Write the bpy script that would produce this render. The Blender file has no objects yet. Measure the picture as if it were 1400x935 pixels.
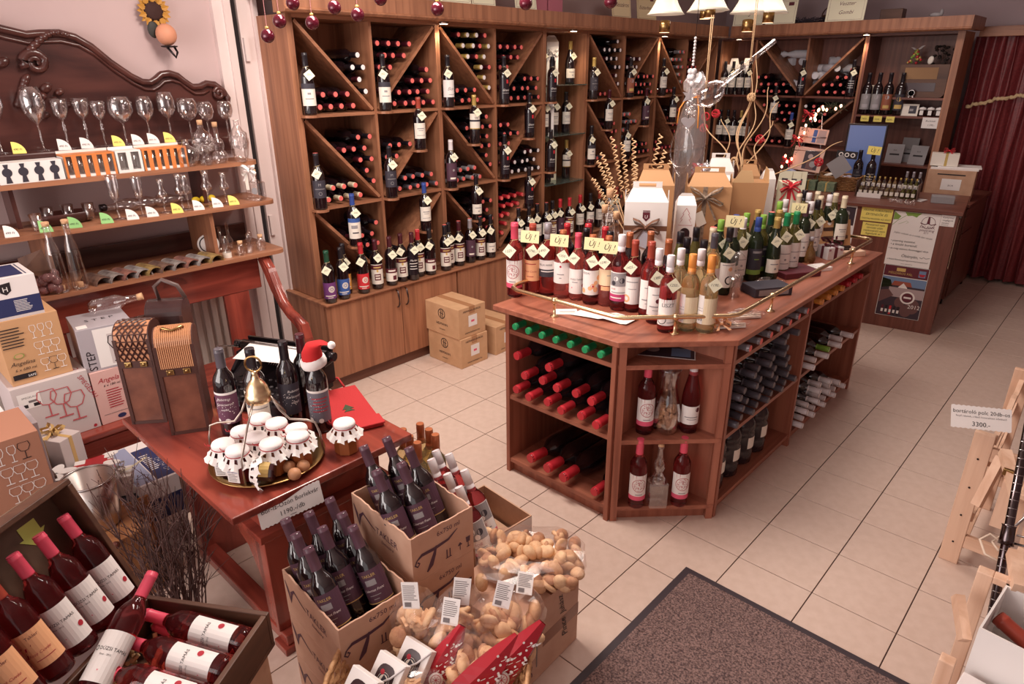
import bpy, bmesh, math, random
from mathutils import Matrix, Vector, Euler
random.seed(7)
SC = bpy.context.scene
COL = SC.collection
PI = math.pi
def lin(c):
    return tuple(((x/255)/12.92 if x/255 <= .04045 else ((x/255+.055)/1.055)**2.4) for x in c)

# ---- camera, world, lights, exposure ----
cam = bpy.data.cameras.new('camera'); camo = bpy.data.objects.new('camera', cam); COL.objects.link(camo)
cam.sensor_width = 36; cam.lens = 23.367; cam.clip_start = .02
camo.matrix_world = Matrix(((.7311285, -.25499044, .63279617, .83524), (.68222315, .27973119, -.67551612, -2.27087),
                            (-.00476268, .92559729, .37847983, 1.88638), (0, 0, 0, 1)))
SC.camera = camo
SC.view_settings.view_transform = 'Standard'; SC.view_settings.look = 'None'
SC.view_settings.exposure = 0.14; SC.view_settings.gamma = 1; SC.view_settings.use_curve_mapping = False
wd = bpy.data.worlds.new('world'); SC.world = wd; wd.use_nodes = True
wd.node_tree.nodes['Background'].inputs[0].default_value = (1.0, .90, .88, 1)
wd.node_tree.nodes['Background'].inputs[1].default_value = .9
def area(name, loc, rot, sx, sy, power, col):
    l = bpy.data.lights.new(name, 'AREA'); l.shape = 'RECTANGLE'; l.size = sx; l.size_y = sy; l.energy = power; l.color = col
    o = bpy.data.objects.new(name, l); COL.objects.link(o); o.location = loc; o.rotation_euler = rot; return o
def lamp(name, loc, power, col, radius=.03, spot=None):
    l = bpy.data.lights.new(name, 'SPOT' if spot else 'POINT'); l.energy = power; l.color = col; l.shadow_soft_size = radius
    if spot: l.spot_size = spot; l.spot_blend = .6
    o = bpy.data.objects.new(name, l); COL.objects.link(o); o.location = loc; return o
area('ceiling_light', (-1.35, -.6, 2.82), (0, 0, 0), 1.3, .5, 58, (1, .89, .80))
area('ceiling_light', (-.75, 1.1, 2.82), (0, 0, 0), 1.2, .5, 27, (1, .89, .81))
area('ceiling_light', (-.9, 3.6, 2.82), (0, 0, 0), 1.0, .4, 11, (1, .87, .82))
area('shop_window_light', (-1.3, -4.1, 1.7), (PI/2, 0, 0), 2.4, 1.6, 62, (1, .90, .86))

# ---- materials ----
MT = {}
def mat(name, c, rough=.5, metal=0, trans=0, ior=1.45, emit=0, alpha=1, noise=None, bump=0, coat=0, spec=.5, c2=None, nscale=40):
    if name in MT: return MT[name]
    m = bpy.data.materials.new(name); m.use_nodes = True; nt = m.node_tree; b = nt.nodes['Principled BSDF']
    col = lin(c)+(1,); I = b.inputs
    I['Base Color'].default_value = col; I['Roughness'].default_value = rough; I['Metallic'].default_value = metal
    I['Transmission Weight'].default_value = trans; I['IOR'].default_value = ior; I['Alpha'].default_value = alpha
    I['Coat Weight'].default_value = coat; I['Specular IOR Level'].default_value = spec
    if emit: I['Emission Color'].default_value = col; I['Emission Strength'].default_value = emit
    if c2 or bump:
        tc = nt.nodes.new('ShaderNodeTexCoord'); n = nt.nodes.new('ShaderNodeTexNoise')
        n.inputs['Scale'].default_value = nscale; n.inputs['Detail'].default_value = 4
        nt.links.new(tc.outputs['Object'], n.inputs['Vector'])
        if c2:
            r = nt.nodes.new('ShaderNodeValToRGB'); r.color_ramp.elements[0].color = col; r.color_ramp.elements[1].color = lin(c2)+(1,)
            r.color_ramp.elements[0].position = .35; r.color_ramp.elements[1].position = .65
            nt.links.new(n.outputs['Fac'], r.inputs[0]); nt.links.new(r.outputs[0], I['Base Color'])
        if bump:
            bp = nt.nodes.new('ShaderNodeBump'); bp.inputs['Strength'].default_value = bump; bp.inputs['Distance'].default_value = .002
            nt.links.new(n.outputs['Fac'], bp.inputs['Height']); nt.links.new(bp.outputs[0], I['Normal'])
    MT[name] = m; return m
def wood(name, c, c2, axis='z', rough=.4, scale=9, stretch=14, coat=0, fine=1):
    if name in MT: return MT[name]
    m = mat(name, c, rough, coat=coat); nt = m.node_tree; b = nt.nodes['Principled BSDF']
    tc = nt.nodes.new('ShaderNodeTexCoord'); mp = nt.nodes.new('ShaderNodeMapping')
    s = [scale*stretch/10]*3; s['xyz'.index(axis)] = scale/stretch
    mp.inputs['Scale'].default_value = s
    n = nt.nodes.new('ShaderNodeTexNoise'); n.inputs['Scale'].default_value = 2.2; n.inputs['Detail'].default_value = 7; n.inputs['Distortion'].default_value = .6
    r = nt.nodes.new('ShaderNodeValToRGB'); r.color_ramp.elements[0].color = lin(c2)+(1,); r.color_ramp.elements[1].color = lin(c)+(1,)
    r.color_ramp.elements[0].position = .34; r.color_ramp.elements[1].position = .62
    nt.links.new(tc.outputs['Object'], mp.inputs[0]); nt.links.new(mp.outputs[0], n.inputs['Vector'])
    nt.links.new(n.outputs['Fac'], r.inputs[0]); nt.links.new(r.outputs[0], b.inputs['Base Color'])
    return m
for ax in 'xyz':
    wood('shelf_wood_'+ax, (170, 116, 86), (138, 90, 66), ax, .42)
    wood('island_wood_'+ax, (168, 104, 82), (140, 82, 64), ax, .36)
    wood('red_wood_'+ax, (156, 72, 58), (102, 42, 36), ax, .25, 6, 9, .35)
    wood('dark_wood_'+ax, (86, 48, 42), (56, 28, 26), ax, .3, 6, 8, .3)
    wood('pine_wood_'+ax, (230, 194, 168), (208, 166, 138), ax, .5, 7, 12)
    wood('crate_wood_'+ax, (98, 66, 50), (70, 44, 34), ax, .45, 7, 9)
    wood('counter_wood_'+ax, (124, 74, 60), (98, 54, 44), ax, .4)
WHITE = mat('white_paper', (238, 232, 228), .6)
CREAM = mat('cream_paper', (238, 234, 206), .6)
YELLOW = mat('yellow_paper', (244, 226, 120), .6)
INK = mat('black_ink', (38, 30, 34), .6)
GREYINK = mat('grey_ink', (120, 112, 112), .6)
REDINK = mat('red_ink', (176, 40, 56), .6)
CARD = mat('cardboard', (200, 160, 132), .75, c2=(190, 150, 122), nscale=18)
CARDIN = mat('cardboard_inside', (176, 134, 106), .8)
BRASS = mat('brass', (240, 214, 170), .27, 1)
OLDBRASS = mat('old_brass', (176, 142, 92), .28, 1)
STEEL = mat('steel', (190, 186, 186), .25, 1)
IRON = mat('dark_iron', (52, 44, 46), .35, .8)
DGLASS = mat('dark_bottle_glass', (26, 16, 20), .05, spec=.9, coat=.5)
def thin(name, c, f=.10, rough=.03, haze=0, k=.75):   # thin-walled glass or film: clear, with mirror edges
    m = mat(name, c); nt = m.node_tree; out = nt.nodes['Material Output']; nt.nodes.remove(nt.nodes['Principled BSDF'])
    t = nt.nodes.new('ShaderNodeBsdfTransparent'); t.inputs[0].default_value = lin(c)+(1,)
    g = nt.nodes.new('ShaderNodeBsdfGlossy'); g.inputs['Roughness'].default_value = rough; g.inputs[0].default_value = (1, 1, 1, 1)
    lw = nt.nodes.new('ShaderNodeLayerWeight'); lw.inputs[0].default_value = .35
    mp = nt.nodes.new('ShaderNodeMath'); mp.operation = 'MULTIPLY_ADD'; mp.inputs[1].default_value = k; mp.inputs[2].default_value = f
    mx = nt.nodes.new('ShaderNodeMixShader'); nt.links.new(lw.outputs['Facing'], mp.inputs[0]); nt.links.new(mp.outputs[0], mx.inputs[0]); nt.links.new(t.outputs[0], mx.inputs[1]); nt.links.new(g.outputs[0], mx.inputs[2])
    s = mx
    if haze:
        d = nt.nodes.new('ShaderNodeBsdfDiffuse'); d.inputs[0].default_value = (.85, .8, .8, 1); s = nt.nodes.new('ShaderNodeMixShader'); s.inputs[0].default_value = haze
        nt.links.new(mx.outputs[0], s.inputs[1]); nt.links.new(d.outputs[0], s.inputs[2])
    nt.links.new(s.outputs[0], out.inputs[0]); return m
GLASS = thin('clear_glass', (250, 248, 248), .07)
ROSE = mat('rose_wine_glass', (232, 120, 112), .03, trans=.82, ior=1.36)
ROSED = mat('deep_rose_glass', (200, 84, 88), .02, trans=.95, ior=1.33)
PALE = mat('white_wine_glass', (236, 218, 170), .03, trans=.88, ior=1.36)
OLIVE = mat('olive_bottle_glass', (112, 104, 52), .04, trans=.5, ior=1.4)
GREENG = mat('green_bottle_glass', (40, 48, 32), .04, trans=.2, ior=1.4)

# ---- mesh builder ----
class G:
    def __init__(s): s.v = []; s.f = []; s.m = []; s.s = []
    def add(s, vs, fs, m=0, sm=False, M=None):
        o = len(s.v)
        s.v += [tuple(M @ Vector(p)) if M else tuple(p) for p in vs]
        for f in fs: s.f.append([i+o for i in f]); s.m.append(m); s.s.append(sm)
        return s
    def box(s, x0, x1, y0, y1, z0, z1, m=0, M=None, bev=0):
        if bev:
            b = bmesh.new(); bmesh.ops.create_cube(b, size=1)
            for q in b.verts: q.co = ((x0+x1)/2+q.co.x*(x1-x0), (y0+y1)/2+q.co.y*(y1-y0), (z0+z1)/2+q.co.z*(z1-z0))
            bmesh.ops.bevel(b, geom=b.edges[:], offset=bev, segments=2, affect='EDGES', profile=.5)
            b.verts.index_update(); s.add([tuple(q.co) for q in b.verts], [[q.index for q in f.verts] for f in b.faces], m, False, M); b.free(); return s
        vs = [(x, y, z) for z in (z0, z1) for y in (y0, y1) for x in (x0, x1)]
        return s.add(vs, [(0, 2, 3, 1), (4, 5, 7, 6), (0, 1, 5, 4), (2, 6, 7, 3), (0, 4, 6, 2), (1, 3, 7, 5)], m, False, M)
    def lathe(s, pr, n=16, m=0, M=None, cap=(1, 1), sm=True, ang=None):
        vs = []; fs = []; k = n if ang is None else n+1
        for r, z in pr:
            for i in range(k):
                a = 2*PI*i/n if ang is None else ang[0]+(ang[1]-ang[0])*i/n
                vs.append((r*math.cos(a), r*math.sin(a), z))
        for j in range(len(pr)-1):
            for i in range(n):
                i2 = (i+1) % k
                fs.append((j*k+i, j*k+i2, (j+1)*k+i2, (j+1)*k+i))
        s.add(vs, fs, m, sm, M)
        if ang is None:
            if cap[0] and pr[0][0] > 0: s.add([vs[i] for i in range(k)], [list(range(k))[::-1]], m, False, M)
            if cap[1] and pr[-1][0] > 0: s.add([vs[(len(pr)-1)*k+i] for i in range(k)], [list(range(k))], m, False, M)
        return s
    def tube(s, pts, r, n=6, m=0, closed=False, M=None):
        P = [Vector(p) for p in pts]; N = len(P); vs = []; fs = []; up = Vector((.13, .07, 1)).normalized()
        for i, p in enumerate(P):
            a = P[i-1] if (i or closed) else p; b = P[(i+1) % N] if (i < N-1 or closed) else p
            t = (b-a).normalized() if (b-a).length > 1e-9 else Vector((0, 0, 1))
            u = t.cross(up); u = u.normalized() if u.length > 1e-3 else t.cross(Vector((1, 0, 0))).normalized()
            w = t.cross(u); rr = r[i] if isinstance(r, (list, tuple)) else r
            for k in range(n):
                q = p+(u*math.cos(2*PI*k/n)+w*math.sin(2*PI*k/n))*rr; vs.append(tuple(q))
        for i in range(N if closed else N-1):
            j = (i+1) % N
            for k in range(n):
                k2 = (k+1) % n; fs.append((i*n+k, j*n+k, j*n+k2, i*n+k2))
        s.add(vs, fs, m, n > 4, M)
        if not closed: s.add(vs[:n], [list(range(n))], m, False, M); s.add(vs[-n:], [list(range(n))[::-1]], m, False, M)
        return s
    def prism(s, poly, t0, t1, ax='z', m=0, M=None):
        n = len(poly)
        def P(a, b, t): return (a, b, t) if ax == 'z' else ((a, t, b) if ax == 'y' else (t, a, b))
        vs = [P(a, b, t0) for a, b in poly]+[P(a, b, t1) for a, b in poly]
        fs = [list(range(n))[::-1], list(range(n, 2*n))]+[(i, (i+1) % n, n+(i+1) % n, n+i) for i in range(n)]
        return s.add(vs, fs, m, False, M)
    def ell(s, c, r, n=10, k=6, m=0, M=None, rot=None):
        R = rot or Matrix.Identity(3); vs = []; fs = []
        for j in range(k+1):
            t = PI*j/k
            for i in range(n):
                a = 2*PI*i/n; q = R @ Vector((r[0]*math.sin(t)*math.cos(a), r[1]*math.sin(t)*math.sin(a), -r[2]*math.cos(t)))
                vs.append((c[0]+q.x, c[1]+q.y, c[2]+q.z))
        for j in range(k):
            for i in range(n): fs.append((j*n+i, j*n+(i+1) % n, (j+1)*n+(i+1) % n, (j+1)*n+i))
        return s.add(vs, fs, m, True, M)
    def mesh(s, name, mats):
        me = bpy.data.meshes.new(name); me.from_pydata(s.v, [], s.f)
        me.polygons.foreach_set('material_index', s.m); me.polygons.foreach_set('use_smooth', s.s)
        for q in mats: me.materials.append(q)
        bm = bmesh.new(); bm.from_mesh(me); bmesh.ops.remove_doubles(bm, verts=bm.verts, dist=1e-6)
        bmesh.ops.recalc_face_normals(bm, faces=bm.faces); bm.to_mesh(me); bm.free()
        return me
CACHE = {}
def cached(key, fn):
    if key not in CACHE: CACHE[key] = fn()
    return CACHE[key]
def ml(m): return [MT[m] if isinstance(m, str) else m] if not isinstance(m, (list, tuple)) else [MT[x] if isinstance(x, str) else x for x in m]
def ob(name, g, m=None, parent=None, loc=(0, 0, 0), rot=(0, 0, 0), world=False):
    me = g.mesh(name, ml(m)) if isinstance(g, G) else g
    o = bpy.data.objects.new(name, me); COL.objects.link(o)
    o.location = loc; o.rotation_euler = rot
    if parent:
        o.parent = parent
        if world: o.location = -parent.location
    return o
def tag(o, label, cat, group=None):
    o['label'] = label; o['category'] = cat
    if group: o['group'] = group
    return o
def thing(name, label, cat, loc=(0, 0, 0), rot=(0, 0, 0), group=None):
    o = bpy.data.objects.new(name, None); COL.objects.link(o); o.location = loc; o.rotation_euler = rot; o.empty_display_size = .05
    return tag(o, label, cat, group)
def single(name, label, cat, g, m, loc=(0, 0, 0), rot=(0, 0, 0), group=None): return tag(ob(name, g, m, None, loc, rot), label, cat, group)
def struct(name, g, m, parent=None):
    o = ob(name, g, m, parent)
    if not parent: o['kind'] = 'structure'
    return o
def copy_tree(o, loc=None, rot=None, label=None, group=None, parent=None):
    c = o.copy(); COL.objects.link(c); c.parent = parent
    if loc is not None: c.location = loc
    if rot is not None: c.rotation_euler = rot
    if label: c['label'] = label
    if group: c['group'] = group
    for ch in o.children: copy_tree(ch, parent=c)
    return c
# flat lettering: (verts, faces) of a word, cap height = size, centred on x unless al says so
TXT = {}
def txt(t, shear=0):
    if (t, shear) not in TXT:
        cu = bpy.data.curves.new('word', 'FONT'); cu.body = t; cu.size = 1; cu.resolution_u = 2; cu.align_x = 'CENTER'; cu.shear = shear
        o = bpy.data.objects.new('word', cu); COL.objects.link(o)
        me = o.to_mesh(); TXT[(t, shear)] = ([tuple(v.co) for v in me.vertices], [list(p.vertices) for p in me.polygons])
        o.to_mesh_clear(); bpy.data.objects.remove(o); bpy.data.curves.remove(cu)
    return TXT[(t, shear)]
def gtext(g, t, M, size, m=0, shear=0, maxw=None):
    vs, fs = txt(t, shear)
    if maxw:
        w = (max([v[0] for v in vs] or [0])-min([v[0] for v in vs] or [0]))*size
        if w > maxw: size *= maxw/w
    return g.add([(x*size, y*size, 0) for x, y, z in vs], fs, m, False, M)
def face(o, u, v):   # matrix taking the flat (x, y) plane onto axes u, v at o
    u = Vector(u).normalized(); v = Vector(v).normalized(); w = u.cross(v)
    return Matrix(((u.x, v.x, w.x, o[0]), (u.y, v.y, w.y, o[1]), (u.z, v.z, w.z, o[2]), (0, 0, 0, 1)))

# ---- wine bottles ----
PROF = {
 'bordeaux': [(.030, 0), (.036, .004), (.0375, .012), (.0375, .196), (.0355, .211), (.029, .226), (.019, .241), (.0152, .254), (.0143, .27), (.0141, .312), (.0155, .313), (.0155, .32)],
 'burgundy': [(.034, 0), (.040, .005), (.041, .014), (.041, .150), (.038, .172), (.030, .204), (.021, .234), (.0158, .258), (.0143, .28), (.0141, .312), (.0155, .313), (.0155, .32)],
 'flute': [(.030, 0), (.035, .005), (.036, .013), (.036, .150), (.033, .178), (.026, .215), (.018, .252), (.0150, .275), (.0143, .29), (.0141, .312), (.0155, .313), (.0155, .32)],
 'tall': [(.028, 0), (.033, .004), (.0345, .012), (.036, .196), (.0345, .211), (.028, .226), (.019, .241), (.0152, .256), (.0143, .27), (.0141, .312), (.0155, .313), (.0155, .32)]}
CAPC = {'red': (196, 48, 58), 'pink': (226, 84, 108), 'wine': (78, 28, 38), 'black': (34, 28, 34), 'grey': (92, 86, 94), 'purple': (96, 66, 78), 'white': (236, 230, 232), 'gold': (196, 166, 96),
        'green': (40, 146, 92), 'lime': (140, 188, 78), 'blue': (58, 82, 156), 'orange': (232, 150, 72), 'copper': (190, 112, 74), 'cream': (232, 216, 186), 'silver': (170, 164, 170), 'bottlegreen': (30, 78, 56), 'brick': (170, 72, 56)}
for k, c in CAPC.items(): mat('cap_'+k, c, .34, .25 if k in ('gold', 'silver', 'copper') else 0)
SALMON = mat('red_seal', (244, 116, 110), .5)
WHITEEND = mat('white_seal', (244, 236, 236), .5)
def body_mesh(prof, glass, n=16):
    return cached(('body', prof, glass.name, n), lambda: G().lathe(PROF[prof], n).mesh('bottle', [glass]))
def cap_mesh(c, end=None, screw=False, n=14, z0=.252, s=1):
    def mk():
        g = G(); h = .3208-z0
        pr = [(.0156, 0), (.0160, .003)]
        if screw: pr += [(.0160, h*.30), (.0153, h*.31), (.0153, h*.34), (.0162, h*.35), (.0162, h*.96), (.0150, h)]
        else: pr += [(.0157, h*.76), (.0166, h*.78), (.0166, h*.84), (.0158, h*.86), (.0158, h*.97), (.0148, h)]
        g.lathe(pr, n, 0, Matrix.Translation((0, 0, z0)), (0, 0)); g.lathe([(.0148, h), (.0001, h+.0004)], n, 1, Matrix.Translation((0, 0, z0)), (0, 0), False)
        e = {'salmon': SALMON, 'white': WHITEEND, None: MT['cap_'+c]}[end]
        return g.mesh('capsule', [MT['cap_'+c], e])
    return cached(('cap', c, end, screw, n, z0), mk)
LAB = {}
def bendM(vs, R): return [(R*math.sin(x/R), -R*math.cos(x/R), z) for x, z in vs]
def rprof(prof, z):
    p = PROF[prof]
    for a, b in zip(p, p[1:]):
        if a[1] <= z <= b[1]: return a[0]+(b[0]-a[0])*(z-a[1])/max(b[1]-a[1], 1e-6)
    return p[0][0]
def lab_mesh(key, prof):
    def mk():
        d = LAB[key]; R = rprof(prof, (d['z0']+d['z1'])/2)+.0005; W = R*math.radians(d.get('a', 75)); H = d['z1']-d['z0']; g = G(); ms = [d['m']]
        def mi(m):
            if m not in ms: ms.append(m)
            return ms.index(m)
        def rect(u0, u1, v0, v1, m, dr):
            n = max(1, round(abs(u1-u0)*6)); vs = []
            for i in range(n+1):
                x = (u0+(u1-u0)*i/n)*W
                for v in (v0, v1): vs.append((x, d['z0']+v*H))
            g.add(bendM(vs, R+dr), [(2*i, 2*i+2, 2*i+3, 2*i+1) for i in range(n)], m, False)
        rect(-1, 1, 0, 1, 0, 0)
        for k, it in enumerate(d.get('i', [])):
            dr = .0004+.00012*k
            if it[0] == 'r': rect(it[1], it[2], it[3], it[4], mi(it[5]), dr)
            elif it[0] == 'o':
                n = 14; vs = [(it[1]*W+it[3]*math.cos(2*PI*q/n), d['z0']+it[2]*H+it[3]*math.sin(2*PI*q/n)) for q in range(n)]
                g.add(bendM(vs, R+dr), [list(range(n))], mi(it[4]), False)
            elif it[0] == 'n':   # ring
                n = 18; vs = []
                for q in range(n):
                    for rr in (it[3], it[3]*it[5] if len(it) > 5 else it[3]*.8): vs.append((it[1]*W+rr*math.cos(2*PI*q/n), d['z0']+it[2]*H+rr*math.sin(2*PI*q/n)))
                g.add(bendM(vs, R+dr), [(2*q, (2*q+2) % (2*n), (2*q+3) % (2*n), 2*q+1) for q in range(n)], mi(it[4]), False)
            elif it[0] == 't':
                vs, fs = txt(it[1], it[6] if len(it) > 6 else 0); sz = it[4]; mw = 1.9*W
                w = (max(p[0] for p in vs)-min(p[0] for p in vs))*sz
                if w > mw: sz *= mw/w
                g.add(bendM([(it[2]*W+p[0]*sz, d['z0']+it[3]*H+p[1]*sz) for p in vs], R+dr), fs, mi(it[5]), False)
            elif it[0] == 'd':   # speckled drawing made of small discs
                rr = random.Random(it[6]); 
                for q in range(it[5]):
                    a = rr.uniform(0, 2*PI); t = it[3]*math.sqrt(rr.random()); x = it[1]*W+t*math.cos(a); z = d['z0']+it[2]*H+t*math.sin(a); s = rr.uniform(.0007, .0016)
                    g.add(bendM([(x-s, z-s), (x+s, z-s), (x+s, z+s), (x-s, z+s)], R+dr), [(0, 1, 2, 3)], mi(it[4]), False)
        return g.mesh('label', ms)
    return cached(('lab', key, prof), mk)
STRING = mat('tag_string', (200, 176, 130), .8)
def tag_mesh(text=None, m=None, side=1, tilt=.5, size=.024):
    def mk():
        g = G(); n = 10
        g.tube([(.0175*math.cos(2*PI*i/n), .0175*math.sin(2*PI*i/n), .248+.004*math.sin(2*PI*i/n+2)) for i in range(n)], .0009, 4, 1, True)
        g.tube([(.004*side, -.0175, .247), (.008*side, -.034, .236)], .0008, 4, 1)
        M = Matrix.Translation((.010*side, -.0415, .232-size)) @ Matrix.Rotation(-tilt*.35, 4, 'X') @ Matrix.Rotation(.16*side, 4, 'Y')
        s = size*1.28
        g.prism([(0, -s), (s, 0), (0, s), (-s, 0)], -.0004, .0004, 'y', 0, M)
        T = M @ Matrix(((1, 0, 0, 0), (0, 0, -1, -.0007), (0, 1, 0, 0), (0, 0, 0, 1)))
        if text: gtext(g, text, T @ Matrix.Translation((0, -.004, 0)) @ Matrix.Rotation(.08, 4, 'Z'), .0155, 2, .25, s*1.25)
        else:
            for zz, w in ((.004, .010), (-.002, .013)): g.add([(-w, zz, 0), (w, zz+.001, 0), (w, zz+.0035, 0), (-w, zz+.0025, 0)], [(0, 1, 2, 3)], 3, False, T)
        return g.mesh('price_tag', [m or CREAM, STRING, INK, mat('faded_ink', (150, 150, 130), .6)])
    return cached(('tag', text, m.name if m else 0, side, tilt, size), mk)
def bottle(name, label, loc, look=None, rot=None, prof='bordeaux', glass=None, cap='black', end=None, screw=False, lab=None, tagt=0, group=None, s=1, cat='bottle', side=1, n=16, z0=.252, tilt=.5):
    r = rot if rot is not None else (0, 0, math.atan2(look[1], look[0])+PI/2)
    o = single(name, label, cat, body_mesh(prof, glass or DGLASS, n), None, loc, r, group)
    if s != 1: o.scale = (s, s, s)
    if cap: ob('capsule', cap_mesh(cap, end, screw, n=min(n, 14), z0=z0), None, o)
    for L in ([lab] if isinstance(lab, str) else lab or []): ob('label', lab_mesh(L, prof), None, o)
    if tagt != 0: ob('price_tag', tag_mesh(tagt, None, side, tilt), None, o)
    return o
_p = lambda n, c: mat('print_'+n, c, .55)
IVORY = _p('ivory', (234, 226, 214)); PURPLE = _p('purple', (112, 58, 118)); BLUE = _p('blue', (58, 92, 160)); AMBER = _p('amber', (228, 166, 84)); RED = _p('red', (206, 48, 56)); MAROON = _p('maroon', (98, 36, 48))
PLUM = _p('plum', (84, 54, 70)); SLATE = _p('slate', (58, 54, 64)); PINKP = _p('pink', (226, 90, 120)); PEACH = _p('peach', (238, 178, 132)); GOLDP = _p('gold', (204, 172, 104)); SILVERP = _p('silver', (176, 170, 176)); MAGENTA = _p('magenta', (190, 62, 110)); GREYP = _p('grey', (150, 146, 148))
LAB['ivory'] = dict(z0=.07, z1=.165, m=IVORY, a=70, i=[('r', -.5, .5, .62, .68, GREYP), ('r', -.35, .35, .5, .54, GREYP), ('r', -.6, .6, .2, .23, GREYP)])
LAB['ivory_low'] = dict(z0=.045, z1=.115, m=IVORY, a=70, i=[('r', -.5, .5, .6, .68, GREYP), ('o', .1, .3, .006, GREYP)])
LAB['white_dark_top'] = dict(z0=.05, z1=.165, m=IVORY, a=72, i=[('r', -1, 1, .76, 1, SLATE), ('r', -.2, .2, .5, .6, GREYP), ('r', -.5, .5, .3, .34, GREYP)])
LAB['slate'] = dict(z0=.07, z1=.17, m=SLATE, a=75, i=[('t', 'M', 0, .68, .022, GREYP), ('r', -.6, .6, .5, .53, GREYP), ('n', 0, .25, .01, GREYP)])
LAB['etched'] = dict(z0=.04, z1=.18, m=mat('etched_black', (40, 32, 38), .2), a=62, i=[('r', .1, .5, .72, .9, RED), ('t', 'Grand', 0, .36, .02, WHITE, .4), ('r', -.6, .6, .25, .28, GREYP)])
LAB['plum'] = dict(z0=.05, z1=.17, m=PLUM, a=75, i=[('o', .1, .6, .008, GREYP), ('r', -.4, .4, .1, .2, IVORY)])
for k, c in (('shell_purple', PURPLE), ('shell_blue', BLUE), ('shell_amber', AMBER), ('shell_red', RED)):
    LAB[k] = dict(z0=.03, z1=.13, m=c, a=80, i=[('n', .2, .6, .020, IVORY, .75), ('n', .2, .6, .013, IVORY, .7), ('o', .2, .6, .005, IVORY), ('r', -.6, .6, .16, .22, IVORY), ('r', -.3, .3, .06, .1, IVORY)])
LAB['estate'] = dict(z0=.035, z1=.165, m=IVORY, a=75, i=[('r', -1, 1, .74, .96, MAROON), ('r', -.5, .5, .82, .88, GOLDP), ('r', -.12, .12, .62, .76, GOLDP), ('r', -.42, .42, .2, .52, MAROON), ('r', -.3, .3, .26, .34, IVORY), ('r', -.3, .3, .4, .46, IVORY)])
LAB['estate_low'] = dict(z0=.03, z1=.115, m=IVORY, a=75, i=[('r', -1, 1, .66, 1, MAROON), ('r', -.5, .5, .78, .9, IVORY), ('r', .1, .6, .12, .45, MAROON)])
LAB['script'] = dict(z0=.04, z1=.19, m=mat('etched_black2', (34, 26, 32), .2), a=62, i=[('t', 'Merlot', 0, .62, .018, WHITE, .4), ('r', -.7, .7, .5, .53, WHITE), ('r', -.6, .5, .38, .41, WHITE), ('r', -.7, .6, .26, .29, WHITE)])
LAB['blue_top'] = dict(z0=.05, z1=.175, m=IVORY, a=75, i=[('r', -1, 1, .8, 1, BLUE), ('r', -.5, .3, .5, .66, GREYP), ('r', -.4, .4, .26, .32, SLATE)])
LAB['cursive_white'] = dict(z0=.065, z1=.17, m=WHITE, a=75, i=[('t', 'Bor', .1, .4, .03, GREYP, .4), ('r', -.2, .7, .14, .17, GREYP)])
LAB['two_band'] = dict(z0=.10, z1=.2, m=IVORY, a=75, i=[('r', -1, 1, .48, .6, SLATE), ('t', 'V6', 0, .64, .022, SLATE), ('r', -1, 1, 0, .05, GOLDP)])
LAB['gold_oval'] = dict(z0=.04, z1=.16, m=SLATE, a=70, i=[('o', 0, .7, .017, GOLDP), ('r', -.6, .6, .1, .35, GOLDP)])
LAB['copper_oval'] = dict(z0=.04, z1=.16, m=_p('copper', (150, 88, 66)), a=70, i=[('o', 0, .8, .015, SILVERP), ('r', -.5, .5, .1, .3, GOLDP)])
LAB['silver_oval'] = dict(z0=.04, z1=.16, m=GREYP, a=70, i=[('o', 0, .8, .015, SILVERP), ('r', -.5, .5, .12, .35, SILVERP)])

# ---- room ----
XW, YW = -3.063, 5.45
g = G(); g.box(XW-.1, 3.2, -4.2, YW+.1, -.1, -.006); floor = struct('floor', g, mat('grout', (92, 72, 70), .8))
TILE = mat('floor_tile', (218, 194, 180), .45, c2=(211, 186, 171), nscale=24, bump=.05)
tm = G().box(-.1480, .1480, -.1480, .1480, -.006, 0, bev=.0012).mesh('tile', [TILE])
tc = []
for i in range(-11, 9):
    for j in range(-6, 19):
        x, y = (i+.5)*.3, (j+.5)*.3
        d = Vector((x-.835, y+2.27)); f = -.6328*d.x+.6755*d.y; r = .7311*d.x+.6822*d.y
        if f < .2 or abs(r) > .82*(f+.75)+.35 or x < -2.75 or x > 1.9 or y > 5.4: continue
        if -1.0 < x < -.5 and .1 < y < 1.8: continue          # under the island
        if x < -2.2 and y < -1.0: continue                      # under the settee
        if x < -.35 and y > 3.7: continue                       # behind the counter
        if x < -1.5 and y > 2.2: continue
        tc.append((x, y))
for x, y in tc[:300]: ob('tile', tm, None, floor, (x, y, 0))
WALLM = mat('wall_paint', (198, 174, 172), .85, c2=(192, 168, 167), nscale=2)
struct('wall_left', G().box(XW-.1, XW, -4.2, YW, 0, 2.85), WALLM)
struct('wall_back', G().box(XW-.1, 3.2, YW, YW+.1, 0, 2.85), mat('wall_paint_far', (184, 164, 168), .85))
struct('wall_right', G().box(3.1, 3.2, -4.2, YW, 0, 2.85), WALLM)
struct('ceiling', G().box(XW-.1, 3.2, -4.2, YW+.1, 2.85, 2.95), mat('ceiling_paint', (232, 218, 214), .9))
CASE = mat('casing_paint', (226, 208, 204), .5)
g = G(); g.box(XW, XW+.035, -.47, -.415, 0, 2.85); g.box(XW, XW+.05, -.415, -.375, 0, 2.85); g.box(XW, XW+.03, -.33, -.25, 0, 2.85, bev=.004); g.box(XW, XW+.055, -.25, -.225, 0, 2.85)
tr = struct('trim_1', g, CASE)
struct('gap', G().box(XW, XW+.012, -.372, -.333, 0, 2.85), mat('gap_shade', (40, 32, 34), .9), tr)  # near-black strip: the shade inside the gap is put into its colour
struct('hinge', G().box(XW, XW+.05, -.325, -.30, 1.94, 2.06), CASE, tr)
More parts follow.
